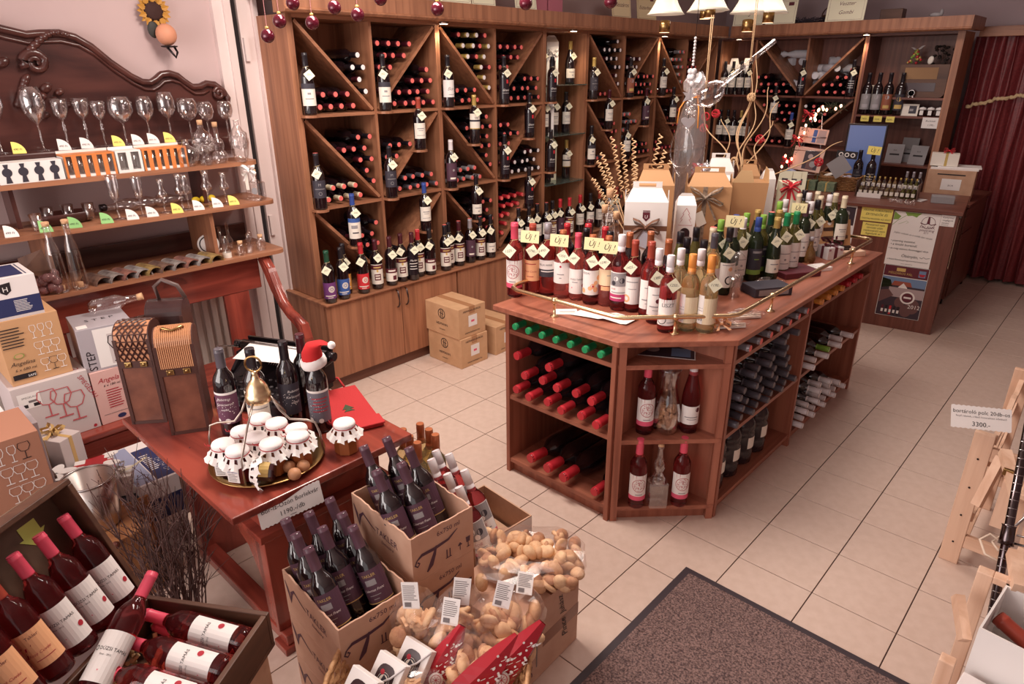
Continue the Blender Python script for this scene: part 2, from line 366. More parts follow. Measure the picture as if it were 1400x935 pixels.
struct('hinge', G().box(XW, XW+.05, -.325, -.30, .95, 1.07), CASE, tr)

# ---- long wine rack on the side wall ----
YC = [-.216, .302, .82, 1.351, 1.883, 2.414, 2.946, 3.486, 4.009, 4.62]
XF, XB, ZS, ZT = -2.703, -3.05, [.60, 1.132, 1.658, 2.165], 2.171
T = .018
def rack_unit(name, label, c0, c1, slopes, first=False, shelves=True):
    u = thing(name, label, 'wine rack', (XF, (YC[c0]+YC[c1])/2, .585))
    def p(n, g, m='shelf_wood_z'): return ob(n, g, m, u, world=True)
    p('side_panel', G().box(XB, XF, YC[c0], YC[c0]+T, .585, ZT)); p('side_panel', G().box(XB, XF, YC[c1]-T+.001, YC[c1]-.001, .585, ZT))
    p('back_panel', G().box(XB-.008, XB, YC[c0], YC[c1]-.001, .585, ZT)); p('top_panel', G().box(XB, XF, YC[c0]+T, YC[c1]-T, ZT-.018, ZT), 'shelf_wood_y')
    for c in range(c0+1, c1): p('divider', G().box(XB, XF, YC[c]-T/2, YC[c]+T/2, .6, ZT-.018))
    for c in range(c0, c1):
        ya = YC[c]+(T if c == c0 else T/2); yb = YC[c+1]-(T if c+1 == c1 else T/2)
        if not shelves: continue
        for k in range(3):
            p('shelf', G().box(XB, XF-.001, ya, yb, ZS[k]-T, ZS[k]), 'shelf_wood_y')
            zb, zt = ZS[k], (ZS[k+1]-T if k < 2 else ZT-.018)
            s = slopes[c-c0]
            a, b = ((ya, zt), (yb, zb)) if s > 0 else ((ya, zb), (yb, zt))
            d = Vector((b[0]-a[0], b[1]-a[1])).normalized(); n = Vector((-d.y, d.x))*.009
            e = .016
            A = Vector(a)+d*e; B = Vector(b)-d*e
            p('diagonal_board', G().prism([(A.x-n.x, A.y-n.y), (B.x-n.x, B.y-n.y), (B.x+n.x, B.y+n.y), (A.x+n.x, A.y+n.y)], XB, XF-.002, 'x'), 'shelf_wood_y')
    return u
rack_a = rack_unit('wine_rack', 'wooden wine rack with diagonal bins, the one beside the white door casing', 0, 2, (1, -1))
rack_b = rack_unit('wine_rack', 'wooden wine rack with diagonal bins between the first rack and the glass shelf niche', 2, 4, (1, -1))
niche = rack_unit('display_niche', 'open niche with three glass shelves in the middle of the long wine wall', 4, 5, (1,), shelves=False)
rack_c = rack_unit('wine_rack', 'wooden wine rack with diagonal bins just beyond the glass shelf niche', 5, 7, (1, -1))
rack_d = rack_unit('wine_rack', 'last wooden wine rack of the long wall, next to the room corner', 7, 9, (1, -1))
# end cheek of the first rack, from floor to cornice
ob('end_panel', G().box(XB-.008, XF+.004, YC[0]-.022, YC[0]-.002, .585, 2.171), 'shelf_wood_z', rack_a, world=True)
# half-round ledges that carry single bottles
PEDM = G()
PEDM.prism([(0, -.042), (.05, -.042), (.072, -.03), (.082, -.008), (.082, .008), (.072, .03), (.05, .042), (0, .042)], -.014, 0, 'z')
PEDM = PEDM.mesh('bottle_ledge', [MT['shelf_wood_y']])
def ledge(u, y, z): return ob('bottle_ledge', PEDM, None, u, (XF-u.location.x, y-u.location.y, z-u.location.z))
# niche glass shelves
for k, z in enumerate((1.02, 1.40, 1.78)):  # engraved rings in a darker brass
    ob('glass_shelf', G().box(XB+.01, XF+.02, YC[4]+.02, YC[5]-.02, z-.008, z), mat('shelf_glass', (200, 225, 215), .05, trans=.9), niche, world=True)
ob('shelf', G().box(XB, XF, YC[4]+T, YC[5]-T, .582, .6), 'shelf_wood_y', niche, world=True)
# cornice
def cornice(name, label, g): return single(name, label, 'cornice', g, 'shelf_wood_z')
prof = [(0, 0), (.115, 0), (.128, .012), (.128, .018), (.118, .024), (.118, .108), (0, .108)]
g = G(); g.prism([(XF+a-.0, 2.171+b) for a, b in prof], -.30, 4.58, 'y')
g.box(XB, XF, -.27, 4.7, 2.26, 2.279)
single('cornice', 'long wooden cornice running above the wine racks of the side wall', 'cornice', g, 'shelf_wood_z')
# base cabinets under the racks
XD = -2.58
def base_cab(label, ya, yb, doors, blank=False):
    u = thing('base_cabinet', label, 'cabinet', ((XD+XB)/2, (ya+yb)/2, 0))
    def p(n, g, m='shelf_wood_z', par=None): return ob(n, g, m, u, world=True)
    p('carcass', G().box(XB-.005, XD-.02, ya, yb-.002, .07, .5665)); p('plinth', G().box(XB-.005, XD-.028, ya, yb-.002, 0, .07), mat('plinth_brown', (110, 70, 56), .5))
    for i in range(len(doors)-1):
        a, b = doors[i], doors[i+1]
        d = p('door', G().box(XD-.018, XD, a+.0025, b-.0025, .078, .562, bev=.0015))
        if (a, b) in handles:
            y = handles[(a, b)]
            h = ob('handle', G().tube([(XD, y, .55), (XD+.018, y, .545), (XD+.026, y-.002, .52), (XD+.03, y, .49), (XD+.026, y+.002, .46), (XD+.016, y, .438), (XD, y, .432)], [.004, .005, .006, .0045, .006, .005, .004], 8), mat('handle_pewter', (96, 82, 80), .3, .9))
            h.parent = d
    return u
handles = {(-.27, .3): .262, (.3, .8): .335}
base_cab('low cabinet with two handled doors at the near end of the wine wall', -.27, .81, [-.27, .3, .8])
base_cab('plain fronted low cabinet under the wine wall, behind the stacked cartons', .81, 2.4, [.81, 1.36, 1.89, 2.4])
base_cab('low cabinet under the far racks, behind the island', 2.4, 4.66, [2.4, 3.2, 3.9, 4.66])
single('ledge_board', 'long wooden ledge on the low cabinets where a row of bottles stands', 'shelf', G().box(XB, -2.562, -.275, 4.66, .5675, .5815, bev=.004), 'shelf_wood_y')
# downlights under the cornice
def puck(y, x=XF+.045):
    t = thing('downlight', 'small lit downlight under the cornice of the wine wall', 'lamp', (x, y, 2.171))
    ob('housing', G().lathe([(.032, -.012), (.034, 0)], 16), STEEL, t)
    ob('bulb', G().lathe([(.0001, -.0135), (.026, -.0125)], 16), mat('bulb_glow', (255, 222, 180), .5, emit=14), t)
    lamp('downlight_beam', (x, y, 2.13), 4.0, (1, .78, .55), .02, 2.4)
    return t
for y, w in ((.84, 'over the post between the first two racks'), (2.17, 'over the glass shelf niche'), (3.5, 'over the post between the far racks')):
    puck(y)['label'] = 'small lit downlight under the cornice, '+w

# ---- bottles lying in the bins of the long rack ----
LYB = lambda: cached('lyb', lambda: G().lathe(PROF['bordeaux'], 10).mesh('bottle', [DGLASS]))
RK = random.Random(11)
ORD = ['first', 'second', 'third', 'fourth', 'niche', 'sixth', 'seventh', 'eighth', 'last']
ROWN = ['bottom', 'middle', 'top']
CAPW = {'wine': 'dark red', 'black': 'black', 'white': 'white', 'gold': 'gold', 'cream': 'cream', 'grey': 'grey', 'red': 'red', 'blue': 'blue', 'silver': 'silver'}
LR = .0375
LAYER = ['lowest', 'second', 'third', 'fourth', 'fifth', 'sixth', 'seventh', 'eighth', 'ninth']; NTH = ['first', 'second', 'third', 'fourth', 'fifth', 'sixth', 'seventh', 'eighth', 'ninth', 'tenth', 'eleventh', 'twelfth']
def spots_flat(ya, yb, zb, zt, s, n):   # bottles stacked on the shelf under the diagonal; s>0 board falls towards +y
    out = []; w, h = yb-ya, zt-zb; k = 0
    while len(out) < n and k < 6:
        z = zb+LR+.0005+k*LR*1.75; off = LR+.002+(LR if k % 2 else 0)
        m = 0
        while True:
            d = off+m*LR*2.03
            lim = w*(1-(z-zb)/h)-LR*1.55
            if d > lim or m > 6: break
            out.append(((ya+d) if s > 0 else (yb-d), z, k, m)); m += 1
        if m == 0: break
        k += 1
    return out[:n]
def spots_vee(ya, yb, zb, zt, s, n):     # bottles piled in the corner between post and diagonal
    out = []; w, h = yb-ya, zt-zb; k = 0
    z = zb+.115
    while len(out) < n and z < zt-.045:
        wid = w*(z-zb)/h-LR*1.5
        m = 0
        while True:
            d = LR+.003+m*LR*2.04+(LR if k % 2 else 0)
            if d > wid: break
            out.append(((yb-d) if s > 0 else (ya+d), z, k, m)); m += 1
        k += 1; z += LR*1.78
    return out[:n]
NLY = [0]
def lying(y, z, cap, end, label, group, x=None, yaw=0):
    NLY[0] += 1
    if NLY[0] > 300: LEFT.append((Matrix.Translation((XB+.01, y, z)) @ Matrix.Rotation(PI/2, 4, 'Y'), cap, end)); return
    o = single('cellared_bottle', label, 'bottle', LYB(), None, (XB+.006+RK.uniform(0, .02) if x is None else x, y, z), (RK.uniform(0, 6), PI/2, yaw), group)
    o.rotation_euler = (Matrix.Rotation(yaw, 4, 'Z') @ Matrix.Rotation(PI/2, 4, 'Y')).to_euler()
    ob('capsule', cap_mesh(cap, end, n=10, z0=.258), None, o); return o
BINS = {  # (column, row): (under the board: count, cap, end), (above the board: count, cap, end)
 (0, 2): ((9, 'wine', 'salmon'), (5, 'black', 'white')), (1, 2): ((13, 'wine', 'salmon'), (11, 'wine', 'salmon')), (2, 2): ((9, 'black', 'salmon'), (15, 'gold', 'white')), (3, 2): ((12, 'black', 'salmon'), (11, 'wine', 'salmon')),
 (5, 2): ((4, 'wine', 'salmon'), (12, 'black', 'white')), (6, 2): ((13, 'black', 'salmon'), (8, 'wine', 'white')), (7, 2): ((6, 'wine', 'salmon'), (9, 'silver', 'salmon')), (8, 2): ((9, 'wine', 'salmon'), (8, 'wine', 'salmon')),
 (0, 1): ((9, 'cream', 'salmon'), (9, 'black', 'salmon')), (1, 1): ((9, 'grey', 'salmon'), (7, 'black', 'salmon')), (2, 1): ((11, 'silver', 'salmon'), (13, 'black', 'salmon')), (3, 1): ((12, 'black', 'white'), (9, 'black', 'salmon')),
 (5, 1): ((4, 'grey', 'salmon'), (7, 'wine', 'salmon')), (6, 1): ((8, 'black', 'salmon'), (9, 'silver', 'salmon')), (7, 1): ((6, 'wine', 'salmon'), (9, 'wine', 'salmon')),
 (0, 0): ((0, 'black', 'salmon'), (8, 'black', 'salmon')), (1, 0): ((0, 'black', 'salmon'), (2, 'black', 'salmon')), (2, 0): ((2, 'black', 'salmon'), (10, 'black', 'salmon')), (3, 0): ((6, 'black', 'salmon'), (11, 'red', 'salmon')),
 (5, 0): ((4, 'black', 'salmon'), (4, 'black', 'white')), (7, 0): ((3, 'wine', 'salmon'), (4, 'wine', 'salmon')), (6, 0): ((3, 'wine', 'salmon'), (3, 'wine', 'salmon'))}
LEFT = []   # beyond 300 single ones: the smallest, joined at the end
for (c, r), (fl, ve) in sorted(BINS.items(), key=lambda q: (q[0][0], -q[0][1])):
    s = 1 if c in (0, 2, 5, 7) else -1
    ya, yb = YC[c]+.018, YC[c+1]-.018; zb, zt = ZS[r], (ZS[r+1]-.018 if r < 2 else ZT-.018)
    for (n, cap, end), fn, w in ((fl, spots_flat, 'under'), (ve, spots_vee, 'above')):
        for i, (y, z, k, m) in enumerate(fn(ya, yb, zb, zt, s, n)):
            cc, ee = cap, end
            if cap == 'black' and RK.random() < .18: cc = 'wine'
            if cap == 'gold' and i % 3 == 2: cc, ee = 'wine', 'salmon'
            lab = 'bottle %s the board, %s row, %s rack column: %s layer, %s from the post' % (w, ROWN[r], ORD[c], LAYER[k], NTH[m])
            lying(y, z, cc, ee, lab, 'bottles lying %s the board, %s row, %s column' % (w, ROWN[r], ORD[c]))
# ---- single bottles standing on the half-round ledges ----
racks = {0: rack_a, 1: rack_a, 2: rack_b, 3: rack_b, 4: niche, 5: rack_c, 6: rack_c, 7: rack_d, 8: rack_d}
LOOK = (1, -.45)
ST = [  # column, fraction across, z, label key, capsule, end, words
 (0, .085, 1.658, 'white_dark_top', 'black', None, 'at the top of the first post'), (1, .06, 1.658, 'white_dark_top', 'black', None, 'on the top shelf beside the second post'),
 (2, .09, 1.658, 'cursive_white', 'black', None, 'with a cursive white label on the top shelf'), (3, .06, 1.658, 'etched', 'black', None, 'with an etched label on the top shelf of the fourth column'),
 (4, .07, 1.658, 'etched', 'black', None, 'at the niche edge, level with the top shelf'), (5, .08, 1.658, 'slate', 'gold', None, 'beyond the niche on the top shelf'),
 (6, .1, 1.658, 'copper_oval', 'black', None, 'with a copper label on the top shelf'), (7, .12, 1.658, 'ivory', 'black', None, 'behind the clear glass vase on the top shelf'),
 (0, .085, 1.132, 'slate', 'black', 'salmon', 'on the middle shelf at the first post'), (1, .07, 1.132, 'slate', 'black', None, 'with a dark label on the middle shelf at the second post'),
 (2, .1, 1.132, 'plum', 'white', None, 'with a purple label and white capsule on the middle shelf'), (3, .07, 1.132, 'etched', 'black', None, 'with an etched label on the middle shelf of the fourth column'),
 (4, .07, 1.132, 'etched', 'black', None, 'at the niche edge, level with the middle shelf'), (5, .09, 1.132, 'white_dark_top', 'black', None, 'with a tall white label on the middle shelf beyond the niche'),
 (1, .58, 1.41, 'ivory', 'brick', None, 'on a ledge halfway along the diagonal of the second column'), (2, .52, 1.41, 'two_band', 'gold', None, 'with a gold capsule on the diagonal of the third column'),
 (3, .60, 1.41, 'etched', 'black', None, 'on a ledge halfway along the diagonal of the fourth column'), (5, .52, 1.41, 'ivory', 'wine', None, 'on a ledge halfway along the diagonal of the sixth column'),
 (6, .60, 1.41, 'plum', 'wine', None, 'with a purple label on the diagonal of the seventh column'), 
 (0, .5, .875, 'blue_top', 'blue', None, 'with a blue capsule on the diagonal, lower part of the first column'), (1, .6, .875, 'ivory', 'blue', None, 'with a blue capsule on the diagonal, lower part of the second column'),
 (2, .52, .875, 'ivory_low', 'black', None, 'on the diagonal ledge in the lower part of the third column'), (3, .6, .875, 'etched', 'black', None, 'on the diagonal ledge in the lower part of the fourth column'), (7, .5, 1.41, 'white_dark_top', 'black', None, 'on the diagonal ledge of the eighth column'), (6, .1, 1.132, 'ivory', 'black', None, 'behind the curled straws on the middle shelf')]
for c, f, z, lab, cap, end, w in ST:
    y = YC[c]+f*(YC[c+1]-YC[c])
    if f < .2: y = YC[c]+.045
    ledge(racks[c], y, z+.0005)
    bottle('red_wine_bottle', 'dark bottle '+w, (XF+.038, y, z+.001), LOOK, cap=cap, end=end, lab=lab, tagt=None, side=1 if RK.random() < .7 else -1)
# ---- row of bottles along the ledge board ----
ZL = .5825
ROW = [  # px, py of the base in the picture, label, capsule, end
 (-.215, -2.60, 'shell_purple', 'bottlegreen', None, 'with a purple shell label'), (-.115, -2.605, 'shell_blue', 'black', None, 'with a blue shell label'), (-.05, -2.68, 'shell_amber', 'black', None, 'with an amber shell label'), (.035, -2.61, 'shell_red', 'red', None, 'with a red shell label'),
 (.15, -2.62, 'estate', 'wine', None, None), (.26, -2.615, 'estate_low', 'wine', None, None), (.36, -2.63, 'estate', 'wine', None, None), (.43, -2.60, 'script', 'wine', None, 'with white script on black glass'), (.51, -2.635, 'estate', 'red', 'salmon', None),
 (.59, -2.61, 'estate_low', 'black', None, None), (.73, -2.61, 'estate', 'black', 'salmon', None), (.80, -2.65, 'estate', 'black', None, None), (.88, -2.63, 'estate', 'wine', 'salmon', None), (.99, -2.63, 'plum', 'silver', 'salmon', 'with a purple label and silver capsule'),
 (1.09, -2.63, 'estate', 'black', 'salmon', None), (1.19, -2.62, 'ivory_low', 'black', None, 'with a small ivory label'),
 (1.52, -2.64, 'ivory', 'black', 'salmon', 'with a plain ivory label past the gap'), (1.62, -2.62, 'ivory', 'black', None, 'second past the gap'), (1.74, -2.64, 'ivory', 'black', 'salmon', None), (1.83, -2.62, 'ivory', 'black', 'salmon', None), (1.93, -2.64, 'estate', 'black', None, None),
 (2.03, -2.64, 'plum', 'red', None, None), (2.13, -2.62, 'estate', 'red', None, None), (2.30, -2.64, 'ivory', 'red', None, None), (2.42, -2.62, 'ivory', 'black', None, None), (2.58, -2.64, 'ivory', 'brick', None, None), (2.70, -2.62, 'estate', 'black', None, None), (2.84, -2.64, 'ivory', 'brick', 'salmon', None)]
near = {4: 'fifth from the casing end', 5: 'sixth from the casing end, its label low', 6: 'seventh from the casing end', 8: 'behind the script bottle, red seal', 9: 'its low label beside the script bottle', 10: 'first past the mid-row gap', 11: 'second past the mid-row gap', 12: 'third past the mid-row gap, red capsule', 14: 'between the purple label and the small ivory label'}
for i, (y, x, lab, cap, end, w) in enumerate(ROW):
    w = w or near.get(i)
    L = 'dark wine bottle on the long ledge, '+w if w else 'dark ledge bottle, %s past the gap, half hidden behind the island bottles' % NTH[i-16]
    bottle('red_wine_bottle', L, (x, y, ZL), (1, -.55), cap=cap, end=end, lab=lab, tagt=None, side=1 if i % 3 else -1)
# ---- what stands on the niche's glass shelves ----
def giftbox_tall(label, loc, rz, w=.095, h=.36, m=WHITE, window=True, bow=None, open_front=False):
    t = thing('bottle_gift_box', label, 'gift box', loc, (0, 0, rz))
    g = G(); g.box(-w/2, w/2, -w/2, w/2, 0, h*.86); ob('box', g, m, t)
    r = w/2; g = G(); g.add([(-r, -r, h*.86), (r, -r, h*.86), (r, r, h*.86), (-r, r, h*.86), (-r*.8, 0, h*.96), (r*.8, 0, h*.96), (-r*.5, 0, h), (r*.5, 0, h)],
          [(0, 1, 5, 4), (2, 3, 4, 5), (1, 2, 5), (3, 0, 4), (4, 5, 7, 6)]); ob('handle_flap', g, m, t)
    if window:
        n = 10; pts = [(-w*.26, .02), (w*.26, .02), (w*.26, h*.5)]+[(w*.26*math.cos(PI*i/n), h*.5+w*.26*math.sin(PI*i/n)) for i in range(1, n+1)]
        ob('window', G().prism(pts, -w/2-.001, -w/2-.0004, 'y'), mat('box_window', (60, 44, 48), .15), t)
    if bow: ob('ribbon_bow', bow_mesh(bow), None, t, (0, -w/2-.006, h*.62))
    return t
def bow_mesh(m, s=.035):
    def mk():
        g = G(); R = random.Random(5)
        for a in (-.35, PI+.35, .55, PI-.55):
            c, q = math.cos(a), math.sin(a)
            pts = [(0, 0, 0), (c*s*.6, -.012, q*s*.6+.012), (c*s*1.3, -.012, q*s*1.3+.004), (c*s*1.1, -.004, q*s*1.1-.012), (0, -.004, 0)]
            vs = [];
            for p in pts: vs += [(p[0], p[1]-.008, p[2]), (p[0], p[1]+.008, p[2]+.008)]
            g.add(vs, [(2*i, 2*i+1, 2*i+3, 2*i+2) for i in range(4)], 0, True)
        for sg in (-1, 1):
            g.add([(0, -.006, 0), (.008*sg, -.004, 0), (sg*s*.9, -.008, -s*1.5), (sg*s*.9-.014, -.006, -s*1.5)], [(0, 1, 2, 3)], 0)
        g.ell((0, -.008, 0), (.008, .006, .008), 8, 5)
        return g.mesh('bow', [m])
    return cached(('bow', m.name, s), mk)
SILVERRIB = mat('silver_ribbon', (214, 208, 208), .3); SATIN = mat('brown_satin', (122, 84, 66), .3)
giftbox_tall('tall white bottle box with a silver rosette on the top glass shelf', (-2.88, 2.17, 1.7805), .95, bow=SILVERRIB, h=.36)
giftbox_tall('white bottle box with an arched window on the middle glass shelf', (-2.80, 2.03, 1.4005), .95, bow=SILVERRIB)
giftbox_tall('cream wooden bottle box with an arched opening on the lowest glass shelf', (-2.88, 2.16, 1.0205), 1.2, m=CREAM)
for y, x, z, lab, cap, pr, w in ((1.95, -2.92, 1.7805, 'ivory_low', 'black', 'bordeaux', 'far corner of the top glass shelf'), (2.03, -2.86, 1.7805, 'ivory_low', 'gold', 'flute', 'gold capped flute on the top glass shelf'), (2.34, -2.82, 1.7805, 'ivory_low', 'gold', 'burgundy', 'squat shouldered bottle on the top glass shelf'),
     (1.95, -2.76, 1.4005, 'ivory', 'black', 'bordeaux', 'beside the niche post on the middle glass shelf'), (2.17, -2.84, 1.4005, 'ivory', 'black', 'bordeaux', 'beige label, middle of the middle glass shelf'), (2.30, -2.82, 1.4005, 'ivory', 'black', 'bordeaux', 'beige label, outer end of the middle glass shelf'),
     (2.04, -2.80, 1.0205, 'script', 'black', 'bordeaux', 'with script lettering on the lowest glass shelf'), (2.32, -2.82, 1.0205, 'two_band', 'gold', 'bordeaux', 'gold capped on the lowest glass shelf')):
    bottle('red_wine_bottle', 'dark bottle in the glass shelf niche, '+w, (x, y, z), LOOK, cap=cap, lab=lab, prof=pr, tagt=None)

# ---- flat print on any plane: M takes (u, v) in metres onto the surface, w outwards ----
def prints(g, ms, M, items):
    def mi(m):
        if m not in ms: ms.append(m)
        return ms.index(m)
    for k, it in enumerate(items):
        T = M @ Matrix.Translation((0, 0, .0004+.00008*k)); t = it[0]
        if t == 'r': g.add([(it[1], it[3], 0), (it[2], it[3], 0), (it[2], it[4], 0), (it[1], it[4], 0)], [(0, 1, 2, 3)], mi(it[5]), False, T)
        elif t == 'p': g.add([(a, b, 0) for a, b in it[1]], [list(range(len(it[1])))], mi(it[2]), False, T)
        elif t == 'o':
            n = 18; g.add([(it[1]+it[3]*math.cos(2*PI*q/n), it[2]+it[3]*(it[5] if len(it) > 5 else 1)*math.sin(2*PI*q/n), 0) for q in range(n)], [list(range(n))], mi(it[4]), False, T)
        elif t == 'n':
            n = 20; vs = []
            for q in range(n):
                for rr in (it[3], it[4]): vs.append((it[1]+rr*math.cos(2*PI*q/n), it[2]+rr*math.sin(2*PI*q/n), 0))
            g.add(vs, [(2*q, (2*q+2) % (2*n), (2*q+3) % (2*n), 2*q+1) for q in range(n)], mi(it[5]), False, T)
        elif t == 't': gtext(g, it[1], T @ Matrix.Translation((it[2], it[3], 0)) @ Matrix.Rotation(it[8] if len(it) > 8 else 0, 4, 'Z'), it[4], mi(it[5]), it[6] if len(it) > 6 else 0, it[7] if len(it) > 7 else None)
        elif t == 'l':   # polyline stroke
            p = it[1]; w = it[2]/2; vs = []; n = len(p)
            for i in range(n):
                a = p[max(i-1, 0)]; b = p[min(i+1, n-1)]; d = Vector((b[0]-a[0], b[1]-a[1])); d = d.normalized() if d.length else Vector((1, 0)); ww = w*(it[4][i] if len(it) > 4 else 1)
                vs += [(p[i][0]-d.y*ww, p[i][1]+d.x*ww, 0), (p[i][0]+d.y*ww, p[i][1]-d.x*ww, 0)]
            g.add(vs, [(2*i, 2*i+1, 2*i+3, 2*i+2) for i in range(n-1)], mi(it[3]), False, T)
FRONT = Matrix(((1, 0, 0, 0), (0, 0, -1, 0), (0, 1, 0, 0), (0, 0, 0, 1)))   # u = x, v = z, facing -y
def card(w, h, items, base, th=.0012):
    g = G(); ms = [base]; g.box(-w/2, w/2, 0, th, 0, h); prints(g, ms, FRONT, items)
    return g.mesh('card', ms)
def lines(u0, u1, v0, v1, n, m, rs=1, th=.35):
    R = random.Random(rs); out = []
    for i in range(n):
        v = v1-(v1-v0)*(i+.7)/n; a = R.uniform(0, .15)*(u1-u0); b = R.uniform(0, .3)*(u1-u0)
        out.append(('r', u0+a*0, u1-b, v, v+(v1-v0)/n*th, m))
    return out
# ---- rack on the back wall ----
YF, YB = 4.70, 5.05
XC = [-2.70, -2.33, -1.815, -1.30, -.60]
def far_part(u):
    return lambda n, g, m='counter_wood_z': ob(n, g, m, u, world=True)
u = far_a = thing('wine_rack', 'wine rack with a lit shelf bay and two crossed bins against the back wall', 'wine rack', (-1.9, YF, .585)); p = far_part(u)
for x in (XC[0], XC[1], XC[2]): p('divider', G().box(x-.009, x+.009, YF, YB, .585, 2.152), 'shelf_wood_z')
p('divider', G().box(XC[3]-.018, XC[3]-.001, YF, YB, .585, 2.152), 'shelf_wood_z')
p('back_panel', G().box(XC[0], XC[3]-.001, YB, YB+.008, .585, 2.17)); p('top_panel', G().box(XC[0], XC[3]-.001, YF, YB, 2.152, 2.17), 'counter_wood_x')
for z in (1.64, 1.165, .60):
    for a, b in zip(XC[:3], XC[1:4]): p('shelf', G().box(a+.009, b-.019, YF+.001, YB, z-T, z), 'counter_wood_x')
for z, zt in ((1.64, 2.152), (1.165, 1.622), (.60, 1.147)):
    for (xa, za), (xb, zb) in (((XC[1]+.012, zt), (XC[2]-.012, z)), ((XC[2]+.012, z), (XC[3]-.02, zt))):
        d = Vector((xb-xa, zb-za)).normalized(); A = Vector((xa, za))+d*.016; B = Vector((xb, zb))-d*.016; n = Vector((-d.y, d.x))*.009
        p('diagonal_board', G().prism([(A.x-n.x, A.y-n.y), (B.x-n.x, B.y-n.y), (B.x+n.x, B.y+n.y), (A.x+n.x, A.y+n.y)], YF+.002, YB, 'y'), 'shelf_wood_x')
u = far_b = thing('shelf_unit', 'dark open shelf unit with an old radio, beside the red curtain', 'shelf', (-.95, YF, .585)); p = far_part(u)
p('side_panel', G().box(XC[3]+.001, XC[3]+.019, YF, YB, .585, 2.17)); p('end_panel', G().box(XC[4], XC[4]+.055, YF-.01, YB, .585, 2.17), 'shelf_wood_z')
p('back_panel', G().box(XC[3], XC[4], YB, YB+.008, .585, 2.17)); p('top_panel', G().box(XC[3]+.02, XC[4], YF, YB, 2.152, 2.17), 'counter_wood_x')
for z, xa, xb in ((1.645, XC[3]+.30, XC[4]), (1.49, XC[3]+.019, XC[4]), (1.07, XC[3]+.019, XC[4]), (.60, XC[3]+.019, XC[4])): p('shelf', G().box(xa, xb, YF+.001, YB, z-T, z), 'counter_wood_x')
single('base_cabinet', 'low dark cabinet under the back wall rack, hidden behind the counter', 'cabinet', G().box(-2.5, XC[4]+.055, YF-.06, YB, 0, .58, bev=.003), 'counter_wood_z')
g = G(); g.prism([(4.70-a, 2.172+b) for a, b in prof], -2.56, -.49, 'x')
g.box(-.55, -.49, 4.70, 5.06, 2.18, 2.28); g.box(-2.56, -.55, 4.70, 5.06, 2.26, 2.279)
single('cornice', 'wooden cornice along the top of the back wall rack', 'cornice', g, 'shelf_wood_z')
t = puck(4.62, -1.29); t['label'] = 'small lit downlight under the back wall cornice, over the bright post'
t = puck(4.655, -2.50); t['label'] = 'small lit downlight above the white gift packs in the corner'
# bottles in the crossed bins of the back wall
FB = [((XC[1], XC[2]), 1.64, 2.15, 1, 'under', 'top', 11), ((XC[2], XC[3]), 1.64, 2.15, -1, 'under', 'top', 13), ((XC[1], XC[2]), 1.165, 1.62, 1, 'above', 'middle', 13), ((XC[2], XC[3]), 1.165, 1.62, -1, 'above', 'middle', 12), ((XC[1], XC[2]), 1.165, 1.62, 1, 'under', 'middle', 5)]
for (xa, xb), zb, zt, s, w, row, n in FB:
    fn = spots_flat if w == 'under' else spots_vee
    for i, (x, z, k, m) in enumerate(fn(xa+.012, xb-.02, zb, zt, s, n)):
        LEFT.append((Matrix.Translation((x, YB-.01, z)) @ Matrix.Rotation(PI/2, 4, 'X'), 'black' if RK.random() < .5 else 'wine', 'salmon' if RK.random() < .85 or w == 'under' else 'white'))
g = G(); ms = [DGLASS, SALMON, WHITEEND]
for M, cap, end in LEFT:
    if MT['cap_'+cap] not in ms: ms.append(MT['cap_'+cap])
    g.lathe(PROF['bordeaux'][:10], 8, 0, M); g.lathe([(.016, .258), (.0165, .31), (.0148, .3208)], 8, ms.index(MT['cap_'+cap]), M, (0, 0)); g.lathe([(.0148, .3209), (.0001, .3213)], 8, 1 if end != 'white' else 2, M, (0, 0), False)
o = single('cellared_bottles', 'dark bottles lying in the far rack columns and the crossed bins of the back wall', 'bottles', g.mesh('bottles', ms), None, group='bottles lying in the far bins'); o['kind'] = 'stuff'
WRAP = mat('white_tissue', (214, 212, 220), .7)
for i, (x, z, k, m) in enumerate(spots_vee(XC[1]+.01, XC[2]-.012, 1.64, 2.15, 1, 8)+spots_vee(XC[2]+.012, XC[3]-.02, 1.64, 2.15, -1, 7)):
    g = G().lathe([(.036, 0), (.040, .01), (.039, .19), (.024, .24), (.018, .26), (.034, .30), (.02, .315), (.03, .322)], 10)
    single('wrapped_bottle', 'tissue wrapped bottle, top %s bin of back wall: %s layer, %s from post' % ('corner' if x < XC[2] else 'counter', LAYER[k], NTH[m]), 'bottle', g, WRAP, (x, YB-.01, z), (PI/2, 0, i*.7), 'tissue wrapped bottles')
LF = (.25, -1)
for x, z, lab, cap, w in ((-1.815, 1.641, 'etched', 'black', 'at the meeting of the two crossed bins'), (-1.36, 1.641, 'script', 'black', 'with a tag at the bright post of the back wall'), (-2.05, 1.41, 'ivory', 'black', 'on the diagonal, middle row of the back wall'), (-1.86, 1.167, 'ivory', 'blue', 'with a blue capsule at the back wall divider')):
    bottle('red_wine_bottle', 'dark wine bottle '+w, (x, YF-.045, z), LF, cap=cap, lab=lab, tagt=None)
    g = G().prism([(-.042, .08), (.042, .08), (.042, .03), (.02, 0), (-.02, 0), (-.042, .03)], -.014, 0, 'z')
    ob('bottle_ledge', g, 'counter_wood_x', far_a, (x-far_a.location.x, YF-.08-far_a.location.y, z-.0005-far_a.location.z))
